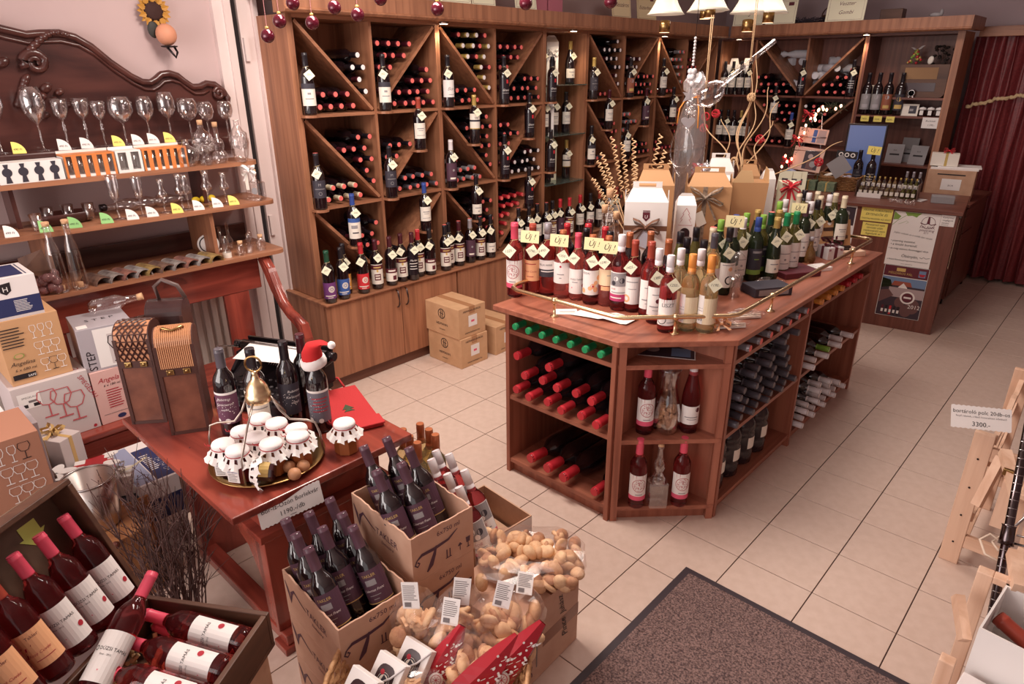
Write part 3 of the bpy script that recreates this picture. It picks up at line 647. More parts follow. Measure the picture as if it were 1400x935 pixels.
# lit corner bay
for i, x in enumerate((-2.62, -2.47)):
    t = thing('six_pack_box', 'white handled carton with dark bottles in the lit corner bay, %s' % ('next to the wall rack' if i == 0 else 'next to the crossed bins'), 'gift box', (x, 4.86, 1.6405))
    ob('box', G().box(-.07, .07, -.08, .08, 0, .24), mat('box_window', (60, 44, 48), .15), t); ob('frame', G().box(-.072, .072, -.082, .082, .20, .29).box(-.072, .072, -.082, .082, 0, .03).box(-.012, .012, -.083, -.081, .03, .2), WHITE, t)
    ob('handle', G().prism([(-.05, .29), (.05, .29), (.035, .35), (-.035, .35)], -.006, .006, 'y'), WHITE, t)
for i in range(4): bottle('red_wine_bottle', 'dark bottle at the front of the lit corner bay, %s from the wall rack' % NTH[i], (-2.66+i*.09, 4.745, 1.6405), LF, cap='black', lab='ivory', tagt=None if i % 2 else 0, group='corner bay bottles, upper row', n=10)
for i in range(5): bottle('red_wine_bottle', 'dark bottle on the middle shelf of the corner bay, %s from the wall rack' % NTH[i], (-2.655+i*.075, 4.75+.01*(i % 2), 1.1655), LF, cap='gold' if i > 2 else 'black', lab='ivory', tagt=None if i % 2 else 0, group='corner bay bottles, middle row', n=10)
# open shelf unit: four big bottles, cards, jars, radio, clock, booklets
for i, (x, lab, w) in enumerate(((-1.235, 'silver_oval', 'grey label'), (-1.145, 'silver_oval', 'slim silver label'), (-1.055, 'copper_oval', 'copper label'), (-.955, 'gold_oval', 'gold label'))):
    bottle('red_wine_bottle', 'tall dark bottle with a %s in the open shelf unit' % w, (x, 4.74, 1.4905), LF, cap='black', lab=lab, s=1.12)
for i, x in enumerate((-1.20, -1.09, -.985)):
    single('price_card', 'small yellow price card on the shelf edge under the %s big bottle' % ('first', 'second', 'fourth')[i], 'price card', card(.07, .05, [('t', ('3400.-', '3200.-', '3600.-')[i], 0, .015, .022, INK, 0, .06)], YELLOW), None, (x, YF-.002, 1.432))
single('price_card', 'white price card hanging below the small jars', 'price card', card(.13, .09, [('t', 'Borlekvár', 0, .055, .02, INK, .3, .11), ('t', '1190.-', .01, .02, .022, INK, 0)], WHITE), None, (-.66, YF-.002, 1.395), (0, 0, 0))
single('photo_card', 'cream card with a dark picture beside the small jars', 'card', card(.14, .10, [('r', -.005, .055, .02, .085, SLATE), ('r', .0, .03, .04, .06, GREYP)], IVORY), None, (-.855, 4.74, 1.491), (-.12, 0, 0))
HONEY = mat('dark_jam', (58, 30, 30), .1)
for i in range(3):
    t = thing('jam_jar', 'small cloth topped jar on the open shelf unit, %s from the cream card' % ('first', 'second', 'third')[i], 'jar', (-.75+i*.065, 4.74, 1.4905))
    ob('jar', G().lathe([(.022, 0), (.025, .004), (.025, .06), (.02, .068)], 8), HONEY, t); ob('cloth_cover', G().lathe([(.032, .055), (.026, .072), (.0001, .08)], 10), WHITE, t)
    ob('label', G().box(-.014, .014, -.0265, -.0255, .012, .05), WHITE, t)
t = thing('radio', 'old brown wooden radio on the upper shelf beside the four big bottles', 'radio', (-.81, 4.86, 1.6455))
n = 6; pts = [(-.19, 0), (.15, 0)]+[(.15+.04*math.sin(PI/2*i/n), .04-.04*math.cos(PI/2*i/n)) for i in range(n+1)]+[(.19, .27), (-.19, .27)]
ob('case', G().prism(pts, -.09, .09, 'y'), 'crate_wood_x', t)
ob('speaker_cloth', G().box(-.15, .11, -.094, -.09, .15, .245), mat('radio_cloth', (150, 116, 84), .8), t); ob('dial', G().box(-.15, .11, -.093, -.09, .05, .12), mat('radio_dial', (70, 52, 56), .2), t)
ob('knob', G().lathe([(.016, 0), (.014, .014)], 12, 0, Matrix.Translation((-.12, -.09, .03)) @ Matrix.Rotation(PI/2, 4, 'X')), IRON, t)
t = thing('table_clock', 'little silver clock in front of the old radio', 'clock', (-.865, 4.735, 1.6455))
M = Matrix.Translation((0, 0, .035)) @ Matrix.Rotation(PI/2, 4, 'X')
ob('case', G().lathe([(.0001, -.008), (.03, -.008), (.033, 0), (.03, .006), (.026, .008)], 12, 0, M).box(-.02, -.012, -.006, .006, 0, .01).box(.012, .02, -.006, .006, 0, .01), STEEL, t)
ob('dial', G().lathe([(.0001, .0085), (.024, .0085)], 14, 0, M), mat('clock_face', (120, 116, 140), .4), t); ob('hands', G().box(-.001, .001, -.0098, -.0093, .035, .053).box(0, .014, -.0098, -.0093, .034, .036), IRON, t)
for i, (x, c, h) in enumerate(((-1.27, 'print_plum', .24), (-1.245, 'print_ivory', .25), (-1.22, 'print_plum', .24), (-1.17, 'print_maroon', .18), (-1.14, 'print_ivory', .19), (-1.10, 'print_slate', .17), (-1.07, 'cap_green', .19))):
    single('book', 'upright book behind the four big bottles, %s' % ('first and tall', 'second, pale spine', 'third, dark spine', 'fourth, maroon spine', 'fifth, pale spine', 'sixth, short and dark', 'last, turquoise')[i], 'book', G().box(-.010, .010, -.08, .06, 0, h, 0, None, .002), c, (x, 4.95, 1.491), (0, .05 if i < 6 else -.12, 0))
t = thing('berry_ornament', 'bunch of red and gold beads on top of the old radio', 'ornament', (-.92, 4.86, 1.916))
R = random.Random(3)
for i in range(26):
    f = i/26; a = R.uniform(0, 2*PI); r = .055*(1-f)
    ob('bead', cached(('bead', i % 3), lambda: G().ell((0, 0, 0), (.012, .012, .012), 8, 5).mesh('bead', [MT[('cap_red', 'cap_gold', 'cap_lime')[i % 3]]])), None, t, (r*math.cos(a), r*.6*math.sin(a), .012+.11*f))
ob('leaf', G().add([(0, 0, .12), (.03, 0, .15), (.06, -.01, .155), (.03, -.01, .125)], [(0, 1, 2, 3)]).add([(0, 0, .12), (-.03, 0, .14), (-.05, -.01, .14), (-.02, -.01, .12)], [(0, 1, 2, 3)]), SILVERRIB, t)
single('heart_ornament', 'pale heart shaped ornament on the old radio', 'ornament', G().ell((0, 0, .035), (.024, .008, .035), 10, 6), IVORY, (-.80, 4.84, 1.9155), (0, .2, 0))
t = thing('dried_plant', 'dark dried plant in a bottle in the corner of the open shelf unit', 'plant', (-.665, 4.90, 1.6455))
ob('vase', G().lathe([(.03, 0), (.034, .005), (.034, .1), (.012, .16), (.012, .2)], 12), GLASS, t)
g = G()
for i in range(26):
    a = R.uniform(0, 6.3); q = (R.uniform(-.13, .04), R.uniform(-.06, .06), R.uniform(.27, .42)); g.tube([(0, 0, .18), (q[0]*.5, q[1]*.5, .28), q], .0015, 3); g.ell(q, (.018, .018, .012), 5, 3)
ob('foliage', g, mat('dried_leaf', (52, 40, 36), .8), t)
for i, (x, y, z, rx, rz, w) in enumerate(((-.92, 4.80, 1.0705, -.25, .1, 'first booklet'), (-.84, 4.93, 1.0705, -.15, -.1, 'taller booklet at the back'), (-.73, 4.80, 1.0705, -.3, -.1, 'booklet in the acrylic stand'))):
    single('booklet', 'grey booklet leaning on the middle shelf of the open unit, '+w, 'booklet', card(.14, .17 if i != 1 else .22, [('r', -.04, .04, .07, .085, INK), ('t', 'BOR', 0, .11, .015, INK)], GREYP, .012), None, (x, y, z), (rx, 0, rz))
# signs and odds on the cornices
def shelf_sign(label, loc, rz, w, h, t1, t2=None, m=None):
    it = [('l', [(-w*.44, .012), (w*.44, .012), (w*.44, h-.012), (-w*.44, h-.012), (-w*.44, .012)], .002, MAROON), ('r', w*.2, w*.38, h-.05, h-.02, MAROON)]
    it += [('t', t1 or ' ', 0, h*(.55 if t2 else .42), .045, MAROON, .35, w*.8)]+([('t', t2, 0, h*.25, .045, MAROON, .35, w*.8)] if t2 else [])
    return single('name_sign', label, 'sign', card(w, h, it, m or CREAM, .006), None, loc, (-.14, 0, rz))
XS = XF+.05
shelf_sign('blank topped cream sign on the cornice over the second rack post', (XS, .95, 2.281), PI/2-.1, .24, .22, ''); shelf_sign('cream sign on the cornice over the third column', (XS, 1.20, 2.281), PI/2-.1, .2, .2, '')
shelf_sign('cream sign on the cornice beside the pink bags', (XS, 1.62, 2.281), PI/2-.1, .2, .24, '')
for i, y in enumerate((1.80, 1.98)):
    t = thing('gift_bag', 'pink paper bag on the cornice, %s' % ('beside the cream sign' if i == 0 else 'second one'), 'bag', (XS-.08, y, 2.28)); ob('bag', G().box(-.05, .05, -.08, .08, 0, .26, bev=.003), mat('pink_bag', (190, 112, 128), .6), t); ob('handle', G().tube([(.05, -.03, .26), (.05, -.02, .32), (.05, .02, .32), (.05, .03, .26)], .003, 5), MAROON, t)
shelf_sign('sign reading a winemaker name over the sixth column, first of the far pair', (XS, 2.80, 2.281), PI/2-.15, .22, .2, 'Mészáros', m=mat('sign_tan', (226, 206, 164), .5))
shelf_sign('sign reading a winemaker name over the seventh column, second of the far pair', (XS, 3.18, 2.281), PI/2-.15, .24, .2, 'Eszterbauer', m=MT['sign_tan'])
shelf_sign('cream sign on the cornice in the room corner', (-2.42, 4.63, 2.281), .08, .3, .2, 'S'); shelf_sign('cream sign behind the lamp shades', (-2.1, 4.64, 2.281), .05, .28, .21, '')
shelf_sign('large cream two line sign on the back wall cornice', (-1.51, 4.63, 2.281), .02, .33, .24, 'Veszter', 'Gombi')
g = G(); R = random.Random(9)
for i in range(60): g.tube([(R.uniform(-.2, .2), R.uniform(-.03, .03), 0), (R.uniform(-.2, .2), R.uniform(-.04, .04), R.uniform(.02, .06))], .003, 3)
single('garland', 'dark bushy garland lying on the back wall cornice', 'garland', g, mat('garland_dark', (52, 44, 52), .9), (-1.86, 4.75, 2.281))
t = thing('basket', 'small dark basket on the back wall cornice beside the big sign', 'basket', (-1.72, 4.85, 2.281)); ob('bowl', G().lathe([(.05, 0), (.07, .07)], 12), 'crate_wood_x', t); ob('handle', G().tube([(.07*math.cos(a), 0, .06+.08*math.sin(a)) for a in [PI*i/8 for i in range(9)]], .006, 5), 'crate_wood_x', t)
t = thing('wooden_crate', 'little wooden crate on the back wall cornice to the side of the big sign', 'crate', (-1.17, 4.85, 2.281)); ob('crate', G().box(-.09, .09, -.06, .06, 0, .09, bev=.003), 'crate_wood_x', t)
single('fabric_roll', 'small light bundle on the back wall cornice near the end', 'bundle', G().ell((0, 0, .02), (.05, .02, .02), 10, 5).ell((.04, 0, .035), (.016, .016, .03), 8, 5), GREYP, (-.80, 4.72, 2.281))
# curtain in the doorway
g = G(); n = 120; R = random.Random(4); vs = []
for i in range(n+1):
    f = i/n; x = -.55+f*1.5
    w = .045*math.sin(f*2*PI*13+.6*math.sin(f*9))+.02*math.sin(f*2*PI*29)
    for z in (.03, .5, 1.1, 1.75, 1.95, 2.14):
        k = 1.0 if z < 1.6 else .7
        vs.append((x+.012*math.sin(z*5+i), 5.22+w*k+(.10*f if z < .6 else 0), z))
single('curtain', 'dark red floor length curtain hanging in the doorway', 'curtain', G().add(vs, [(i*6+j, (i+1)*6+j, (i+1)*6+j+1, i*6+j+1) for i in range(n) for j in range(5)], 0, True), mat('red_velvet', (134, 54, 56), .42, c2=(112, 42, 46), nscale=60))
single('curtain_rail', 'wooden pelmet board over the red curtain', 'rail', G().box(-.53, 1.0, 5.13, 5.155, 2.135, 2.215, bev=.003).box(-.53, 1.0, 5.15, 5.36, 2.195, 2.215), 'shelf_wood_x')
pts = [(-.50+i*.05, 5.135-.02*math.sin(i*1.7), 1.565+.10*math.sin(min(i/9, 1)*PI/2)+.006*math.sin(i*2)) for i in range(26)]
g = G()
for q in (0, PI):
    g.tube([(pt[0]+t*.05, pt[1], pt[2]+.008*math.sin(q+(i*4+k)*1.3)) for i, pt in enumerate(pts[:-1]) for k, t in enumerate((0, .25, .5, .75))], .011, 5)
single('curtain_rope', 'twisted cream rope draped across the red curtain', 'rope', g, mat('rope_cream', (206, 178, 138), .8))

# ---- sales counter ----
CA = math.atan2(.067, .5)
ct = thing('sales_counter', 'brown wooden sales counter covered with posters', 'counter', (-.058, 3.346, 0), (0, 0, CA))
def cp(n, g, m='counter_wood_z'): return ob(n, g, m, ct)
cp('front_panel', G().box(-1.6, 0, 0, .022, 0, .915, bev=.001)); cp('side_panel', G().box(-.03, -.004, .0225, .14, 0, .915)); cp('side_panel', G().box(-.03, -.004, .26, .70, 0, .86)); cp('inner_panel', G().box(-1.6, -.05, .14, .16, 0, .90))
cp('worktop', G().box(-1.66, .022, -.03, .78, .9155, .9405, bev=.003), 'counter_wood_x')
cp('drawer_front', G().box(-.004, .012, .20, .70, .84, .88)); cp('tray_slide', G().box(-.3, .012, .06, .70, .885, .9), mat('grey_edge', (150, 140, 130), .5))
g = G(); R = random.Random(2)
for i in range(60): g.ell((.004, .055+.05*(1-i/60)+R.uniform(-.008, .008), .50+.38*i/60), (.006, .008, .006), 5, 3)
cp('tinsel', g, mat('tinsel', (216, 196, 170), .15, .8))
def poster(name, label, u, v, w, h, items, base, th=.0012):   # u = centre, v = bottom, on the front panel
    o = single(name, label, 'sign', card(w, h, items, base, th), None, ct.matrix_basis @ Vector((u, -th-.0006, v)), (0, 0, CA)); return o
poster('notice', 'upper yellow notice with bold black lines on the counter front', -.522, .81, .212, .107, [('t', 'ÁRAINK FORINTBAN', 0, .075, .026, INK, .25, .19), ('t', 'ÉRTENDŐK ÉS', 0, .044, .026, INK, .25, .15), ('t', 'TARTALMAZZÁK AZ ÁFÁT', 0, .013, .026, INK, .25, .2)], YELLOW)
poster('notice', 'lower yellow notice with four bold lines on the counter front', -.518, .70, .172, .10, [('t', 'Pénztártól való', 0, .077, .022, INK, .25, .15), ('t', 'távozás után', 0, .055, .022, INK, .25, .13), ('t', 'reklamációt nem', 0, .032, .022, INK, .25, .155), ('t', 'fogadunk el !', 0, .010, .022, INK, .25, .13)], YELLOW)
LEAF = mat('print_leaf', (128, 160, 70), .6)
poster('poster', 'large white poster with green vine leaves on the counter front', -.257, .50, .298, .405,
 [('p', [(-.148, .403), (-.148, .34), (-.115, .345), (-.10, .37), (-.125, .385)], LEAF), ('p', [(-.08, .403), (-.06, .375), (-.03, .38), (0, .37), (.01, .385), (.03, .403)], LEAF), ('l', [(-.148, .30), (-.12, .335), (-.09, .36), (-.06, .385)], .003, LEAF), ('l', [(-.11, .31), (-.08, .325), (-.06, .34), (-.045, .33), (-.06, .32)], .002, LEAF),
  ('p', [(.07, .335), (.09, .335), (.085, .385), (.075, .385)], MAROON), ('l', [(.03, .335), (.06, .325), (.08, .335), (.10, .325), (.13, .335)], .006, MAROON), ('t', 'FALÁNK', .08, .298, .026, MAROON, 0, .1), ('t', 'pisztráng', .08, .276, .026, MAROON, .2, .1), ('t', 'ÉTT', .08, .258, .018, MAROON), ('n', .08, .34, .045, .042, MAROON),
  ('t', 'Jöjjön velünk és a vidék ízei várják', -.0, .232, .019, GREYINK, .3, .26, -.1), ('t', '• pisztráng ételekkel,', -.055, .18, .024, INK, .2, .16), ('t', '• a kiváló borainál,', -.045, .152, .024, INK, .2, .18), ('t', '• és még számos finomsággal várja', -.01, .122, .024, INK, .2, .26), ('t', 'Óbányán,', .01, .068, .034, INK, .1, .11), ('l', [(.075, .08), (.09, .072), (.1, .085), (.115, .075), (.14, .082)], .003, INK), ('t', 'a Falánk Pisztráng gyöngyszemével ismerkedve!', 0, .04, .016, INK, .2, .27), ('t', 'www.obanya.hu', 0, .014, .012, GREYINK)], WHITE)
sky = _p('sky', (112, 136, 170)); roof = _p('roof', (160, 84, 66)); stone = _p('stone', (176, 156, 156)); barrel = _p('barrel', (110, 76, 74)); dk = _p('dark', (62, 48, 58))
poster('calendar', 'dark red calendar poster with a winery picture and a year', -.246, .095, .302, .407,
 [('r', -.145, .145, .32, .402, MAROON), ('r', -.145, .145, .006, .316, dk), ('r', -.145, .145, .25, .316, sky), ('p', [(-.145, .3), (-.09, .29), (-.07, .24), (-.145, .22)], GREENG), ('p', [(-.08, .25), (.06, .25), (.045, .285), (-.065, .285)], roof), ('p', [(-.03, .24), (.0, .275), (.03, .24), (.03, .22), (-.03, .22)], WHITE), ('r', -.09, .145, .16, .235, stone), ('p', [(-.145, .20), (-.09, .215), (-.05, .17), (-.145, .1)], barrel),
  ('o', .09, .10, .045, barrel, 1.3), ('o', .0, .12, .035, barrel, 1.2), ('o', .05, .06, .04, barrel, 1.2), ('n', .045, .165, .05, .038, WHITE), ('o', .045, .165, .036, MAROON), ('r', .02, .07, .158, .172, WHITE)]
 +[('r', -.115+.027*i, -.1+.027*i, .015, .085, (MAROON, INK, RED, INK, INK)[i]) for i in range(5)]+[('r', -.115+.027*i, -.1+.027*i, .03, .055, WHITE) for i in range(5)]
 +[('t', 'MÉSZÁROS PÁL', -.035, .338, .024, GOLDP, 0, .16), ('r', -.065, -.005, .362, .388, GOLDP), ('r', .085, .13, .335, .385, sky), ('p', [(.085, .36), (.13, .36), (.12, .34), (.095, .34)], REDINK), ('t', '2012', .10, .085, .042, WHITE, 0, .09), ('l', [(-.148, .003), (.148, .003), (.148, .404), (-.148, .404), (-.148, .003)], .003, WHITE), ('r', -.145, .145, .315, .32, WHITE)], INK)
poster('notice', 'little white notice card at the outer edge of the counter front', -.063, .828, .088, .08, [('t', 'Kamerával', 0, .058, .016, INK, .25, .075), ('t', 'megfigyelt', 0, .038, .016, INK, .25, .075), ('t', 'terület', -.012, .018, .016, INK, .25, .05), ('r', -.035, .01, .008, .010, INK)], WHITE)
poster('photo_print', 'white bordered dark photograph on the counter front behind the island', -.715, .62, .11, .29, [('r', -.047, .047, .14, .28, dk), ('o', -.01, .23, .02, GREYP), ('p', [(-.045, .14), (.02, .14), (.0, .2), (-.03, .2)], stone), ('r', -.04, .03, .11, .12, GREYINK)], WHITE)
# drawers behind the counter
t = thing('drawer_unit', 'dark drawer cabinet standing behind the sales counter', 'cabinet', (-.40, 4.62, 0))
ob('carcass', G().box(-.13, .24, -.42, .45, .05, .835, bev=.002), 'counter_wood_z', t); ob('top', G().box(-.14, .265, -.44, .46, .8355, .86, bev=.002), 'counter_wood_y', t); ob('drawer', G().box(.2405, .252, -.40, .0, .62, .82, bev=.002), 'counter_wood_y', t); ob('door', G().box(.2405, .252, -.40, .0, .07, .61, bev=.002), 'counter_wood_z', t)
for y in (-.38, .40): ob('caster', G().lathe([(.03, 0), (.03, .05)], 10, 0, Matrix.Translation((.2, y, 0))), IRON, t)
def carton(label, loc, rz, w, d, h, items=None, tape=True, name='carton', cat='box', m=None, side=None, group=None):
    t = thing(name, label, cat, loc, (0, 0, rz), group)
    ob('box', G().box(-w/2, w/2, -d/2, d/2, 0, h, bev=.003), m or CARD, t)
    if tape: ob('tape', G().box(-w/2-.0006, w/2+.0006, -.025, .025, h-.05, h+.0006), mat('packing_tape', (176, 128, 92), .25), t)
    ms = []; g = G()
    if items: prints(g, ms, Matrix.Translation((0, -d/2-.0006, 0)) @ FRONT, items)
    if side: prints(g, ms, Matrix(((0, 0, 1, w/2+.0006), (1, 0, 0, 0), (0, 1, 0, 0), (0, 0, 0, 1))), side)
    if ms: ob('lettering', g.mesh('lettering', ms), None, t)
    return t
carton('carton with a white label on the drawer cabinet behind the counter', (-.36, 4.48, .8605), .12, .34, .3, .24, [('r', -.06, .08, .08, .17, WHITE), ('r', -.1, .1, .2, .21, INK), ('t', 'BOR', .01, .11, .02, GREYINK)])
single('paper_stack', 'white papers lying on the carton behind the counter', 'papers', G().box(-.17, .17, -.13, .13, 0, .012).box(-.12, .19, -.1, .12, .0122, .02), WHITE, (-.36, 4.48, 1.101), (0, 0, .2))
t = thing('small_gift', 'small box with a red bow on the papers behind the counter', 'gift box', (-.44, 4.46, 1.122), (0, 0, .2)); ob('box', G().box(-.1, .1, -.06, .06, 0, .1, bev=.002), IVORY, t); ob('band', G().box(.0, .02, -.0605, .0605, 0, .1008), 'cap_gold', t); ob('bow', bow_mesh(MT['cap_red']), None, t, (.02, 0, .115), (-1.2, 0, 0))
# things on the counter
WICK = mat('wicker', (168, 122, 78), .6, c2=(132, 92, 56), nscale=90)
def basket_g(w, d, h, rows, taper=.86, n=36, r=.006):
    g = G(); 
    def P(a, f, off=0):
        k = taper+(1-taper)*f; c, s = math.cos(a), math.sin(a); q = (abs(c)**4+abs(s)**4)**-.25
        return ((w/2*k+off)*c*q, (d/2*k+off)*s*q, h*f)
    for j in range(rows):
        f = (j+.5)/rows
        g.tube([P(2*PI*i/n, f, .004*(1 if (i+j) % 2 else -1)) for i in range(n)], r, 4, 0, True)
    for i in range(n//2): g.tube([P(2*PI*(2*i+.5)/n, 0), P(2*PI*(2*i+.5)/n, 1)], r*.8, 4)
    for ph in (0, PI): g.tube([tuple(Vector(P(2*PI*i/(n*2), 1))+Vector((0, 0, .006+.006*math.sin(i*1.2+ph)))) for i in range(n*2)], r*1.1, 5, 0, True)
    g.prism([P(2*PI*i/n, .03)[:2] for i in range(n)], .002, .008)
    return g
t = thing('bread_basket', 'rectangular wicker basket of small packets on the counter', 'basket', (-1.06, 3.80, .9415), (0, 0, CA)); ob('weave', basket_g(.36, .24, .10, 7), WICK, t)
R = random.Random(6)
CELLO = thin('cellophane', (252, 248, 246), .015, .16, .03, .3)
PACKM = [mat('packet_silver', (206, 200, 206), .25, .3), IVORY, mat('packet_tan', (198, 160, 128), .4)]
for i in range(9): single('sweet_packet', 'shiny small packet lying in the counter wicker basket', 'packet', cached(('packet', i % 3), lambda: G().ell((0, 0, 0), (.045, .03, .016), 8, 5).mesh('packet', [PACKM[i % 3]])), None, (-1.06+R.uniform(-.12, .12), 3.80+R.uniform(-.06, .06), 1.02+R.uniform(0, .025)), (R.uniform(-.4, .4), R.uniform(-.4, .4), R.uniform(0, 3)), 'packets in the counter basket')
MINI = lambda c: cached(('mini', c.name), lambda: G().lathe([(.012, 0), (.014, .003), (.014, .05), (.006, .068), (.0055, .085)], 9).mesh('bottle', [c]))
t = thing('bottle_rack', 'two tier display rack of tiny bottles on the counter', 'rack', (-.62, 3.62, .9415), (0, 0, CA))
ob('tray', G().box(-.21, .21, -.08, .06, 0, .008), 'crate_wood_x', t); ob('step', G().box(-.21, .21, 0, .06, .0085, .06), 'crate_wood_x', t); ob('end', G().box(-.218, -.2105, -.08, .06, 0, .12), 'crate_wood_z', t); ob('end', G().box(.2105, .218, -.08, .06, 0, .12), 'crate_wood_z', t); ob('label_rail', G().box(-.2, -.03, -.09, -.082, 0, .035), WHITE, t)
for r in range(2):
    for i in range(11):
        q = t.matrix_basis @ Vector((-.185+.037*i, -.045+.075*r, .0095 if r == 0 else .0605))
        o = single('miniature_bottle', 'tiny bottle in the %s row of the counter display rack, %s along' % (('front', 'raised')[r], NTH[i]), 'bottle', MINI((PALE, GLASS, PALE)[i % 3] if i < 8 else OLIVE), None, q, (0, 0, 0), 'tiny bottles, %s row' % ('front', 'raised')[r])
        ob('cap', cached(('minicap', r), lambda: G().lathe([(.0068, .074), (.0068, .092), (.001, .0925)], 8).mesh('cap', [MT['cap_silver' if r == 0 else 'cap_gold']])), None, o); ob('label', cached('minilab', lambda: G().lathe([(.0145, .014), (.0145, .042)], 8, 0, None, (0, 0), True, (-PI*.85, -PI*.15)).mesh('label', [IVORY])), None, o)
for i in range(3):
    q = t.matrix_basis @ Vector((.10+.045*i, .13, 0)); o = bottle('miniature_bottle', 'slim sample bottle with a silver top behind the tiny bottles, '+('first', 'second', 'third')[i]+' from the counter edge'[:0], q, (.2, -1), cap='silver', lab='ivory', s=.6, n=10)
    o['label'] = 'slim sample bottle with a silver top behind the rack, %s' % ('inner one', 'middle one', 'outer one')[i]
single('paper_box', 'grey leaflet box lying on the counter end', 'box', G().box(-.075, .075, -.05, .05, 0, .05, bev=.002), GREYP, ct.matrix_basis @ Vector((-.14, .33, .9415)), (0, 0, CA+.1))
single('notepad', 'white pad lying near the leaflet box on the counter', 'paper', G().box(-.08, .08, -.05, .05, 0, .006), WHITE, ct.matrix_basis @ Vector((-.33, .35, .9415)), (0, 0, CA-.3))
g = G()
for i in range(40): g.ell((R.uniform(-.09, .09), R.uniform(-.03, .03), R.uniform(.008, .03)), (.012, .009, .008), 6, 4)
single('bead_string', 'heap of glass beads on the counter in front of the tiny bottles', 'beads', g, GLASS, ct.matrix_basis @ Vector((-.38, .1, .9415)), (0, 0, .2))
bottle('red_wine_bottle', 'dark bottle with a grey band on the counter before the screen', ct.matrix_basis @ Vector((-.80, .62, .9415)), (.3, -1), cap='black', lab='slate')
bottle('red_wine_bottle', 'dark bottle carrying a yellow note on the counter', ct.matrix_basis @ Vector((-.70, .60, .9415)), (.3, -1), cap='black', lab='script')
single('note_card', 'yellow hand written note on the neck of the counter bottle', 'note', card(.1, .065, [('t', 'Új !', 0, .02, .04, INK, .3)], YELLOW), None, ct.matrix_basis @ Vector((-.70, .575, 1.235)), (-.1, .05, CA))
t = thing('monitor', 'blue lit screen standing behind the counter bottles', 'monitor', ct.matrix_basis @ Vector((-.80, .72, .9415)), (-.08, 0, CA+.1))
ob('bezel', G().box(-.15, .15, 0, .02, .06, .52, bev=.006), IRON, t); ob('screen', G().box(-.135, .135, -.001, 0, .075, .505), mat('screen_blue', (96, 116, 170), .3, emit=.12), t); ob('stand', G().box(-.02, .02, .02, .04, .0, .2).box(-.09, .09, -.05, .07, 0, .008), IRON, t)
# card carousel and lights
t = thing('card_stand', 'chrome wire stand with picture cards on the counter', 'stand', (-1.28, 3.66, .9415), (0, 0, CA))
for s in (-1, 1): ob('frame', G().tube([(s*.11, -.05, 0), (s*.07, .02, .42), (s*.045, .03, .60), (0, .03, .61)], .005, 6), STEEL, t); ob('frame', G().tube([(s*.10, .1, 0), (s*.05, .03, .5)], .004, 6), STEEL, t)
for z in (.12, .31, .42): ob('rail', G().tube([(-.12, -.04, z), (.12, -.04, z)], .004, 6), STEEL, t)
pic = [('r', -.03, .09, .015, .165, dk), ('o', .02, .12, .02, stone), ('r', .0, .06, .02, .09, barrel), ('o', .05, .06, .025, GREYP)]
single('picture_card', 'large beige card with a dark picture on the chrome stand', 'card', card(.24, .19, pic, mat('beige_card', (222, 182, 164), .5)), None, (-1.28, 3.60, 1.09), (-.12, .1, CA))
single('picture_card', 'beige landscape card at the top of the chrome stand', 'card', card(.23, .12, [('r', -.0, .03, .01, .11, BLUE), ('r', .04, .1, .01, .11, stone)], MT['beige_card']), None, (-1.27, 3.63, 1.31), (-.15, .08, CA))
single('gift_card', 'white diamond shaped card hung below the chrome stand', 'card', G().prism([(0, -.1), (.1, 0), (0, .1), (-.1, 0)], 0, .002, 'y'), GREYP, (-1.0, 3.58, 1.15), (0, .1, CA))
single('black_sign', 'small black sign with three white rings beside the screen', 'sign', card(.16, .06, [('n', -.045, .03, .018, .01, WHITE), ('n', 0, .03, .018, .01, WHITE), ('n', .045, .03, .018, .01, WHITE)], INK), None, (-1.0, 3.72, 1.2), (0, .05, CA))
t = thing('lit_garland', 'green garland with small lights and red bows beside the chrome stand', 'garland', (-1.42, 3.62, .9415))
path = [(-.02, 0, .02), (-.02, .02, .15), (.02, 0, .3), (.05, .03, .42), (.13, .02, .58), (.25, .03, .66), (.36, .03, .65)]
g = G()
for i in range(700):
    f = R.uniform(0, len(path)-1.01); k = int(f); a = Vector(path[k]).lerp(Vector(path[k+1]), f-k); d = Vector((R.uniform(-1, 1), R.uniform(-1, 1), R.uniform(-1, 1)))*.045; g.tube([a, a+d], .0014, 3)
o = ob('needles', g, mat('fir_green', (44, 52, 36), .8), t); ob('wire', G().tube(path, .006, 5), 'fir_green', t)
BULB = mat('fairy_light', (255, 170, 130), .5, emit=10)
for i in range(20):
    f = R.uniform(0, len(path)-1.01); k = int(f); a = Vector(path[k]).lerp(Vector(path[k+1]), f-k)+Vector((R.uniform(-.04, .04), -.07, R.uniform(-.03, .03)))
    ob('fairy_bulb', cached('fb', lambda: G().ell((0, 0, 0), (.009, .009, .013), 7, 5).mesh('bulb', [BULB])), None, t, a)
for q in ((0, -.05, .08), (.06, -.05, .40), (.0, -.05, .22), (.12, -.05, .6)): ob('red_bow', bow_mesh(MT['cap_red'], .04), None, t, q)
for x, y, w, m, h, lb in ((-1.22, 3.50, .12, mat('green_tartan', (86, 110, 86), .6, c2=(120, 128, 100), nscale=50), .08, 'green checked gift box below the chrome stand'), (-1.08, 3.52, .13, MT['green_tartan'], .07, 'second green gift box with a yellow label under the diamond card')):
    t = thing('gift_box', lb, 'gift box', (x, y+.1, .9415), (0, 0, CA)); ob('box', G().box(-w/2, w/2, -.05, .05, 0, h, bev=.002), m, t); ob('ribbon', G().box(-.006, .006, -.0506, .0506, 0, h+.0006), 'cap_gold', t)
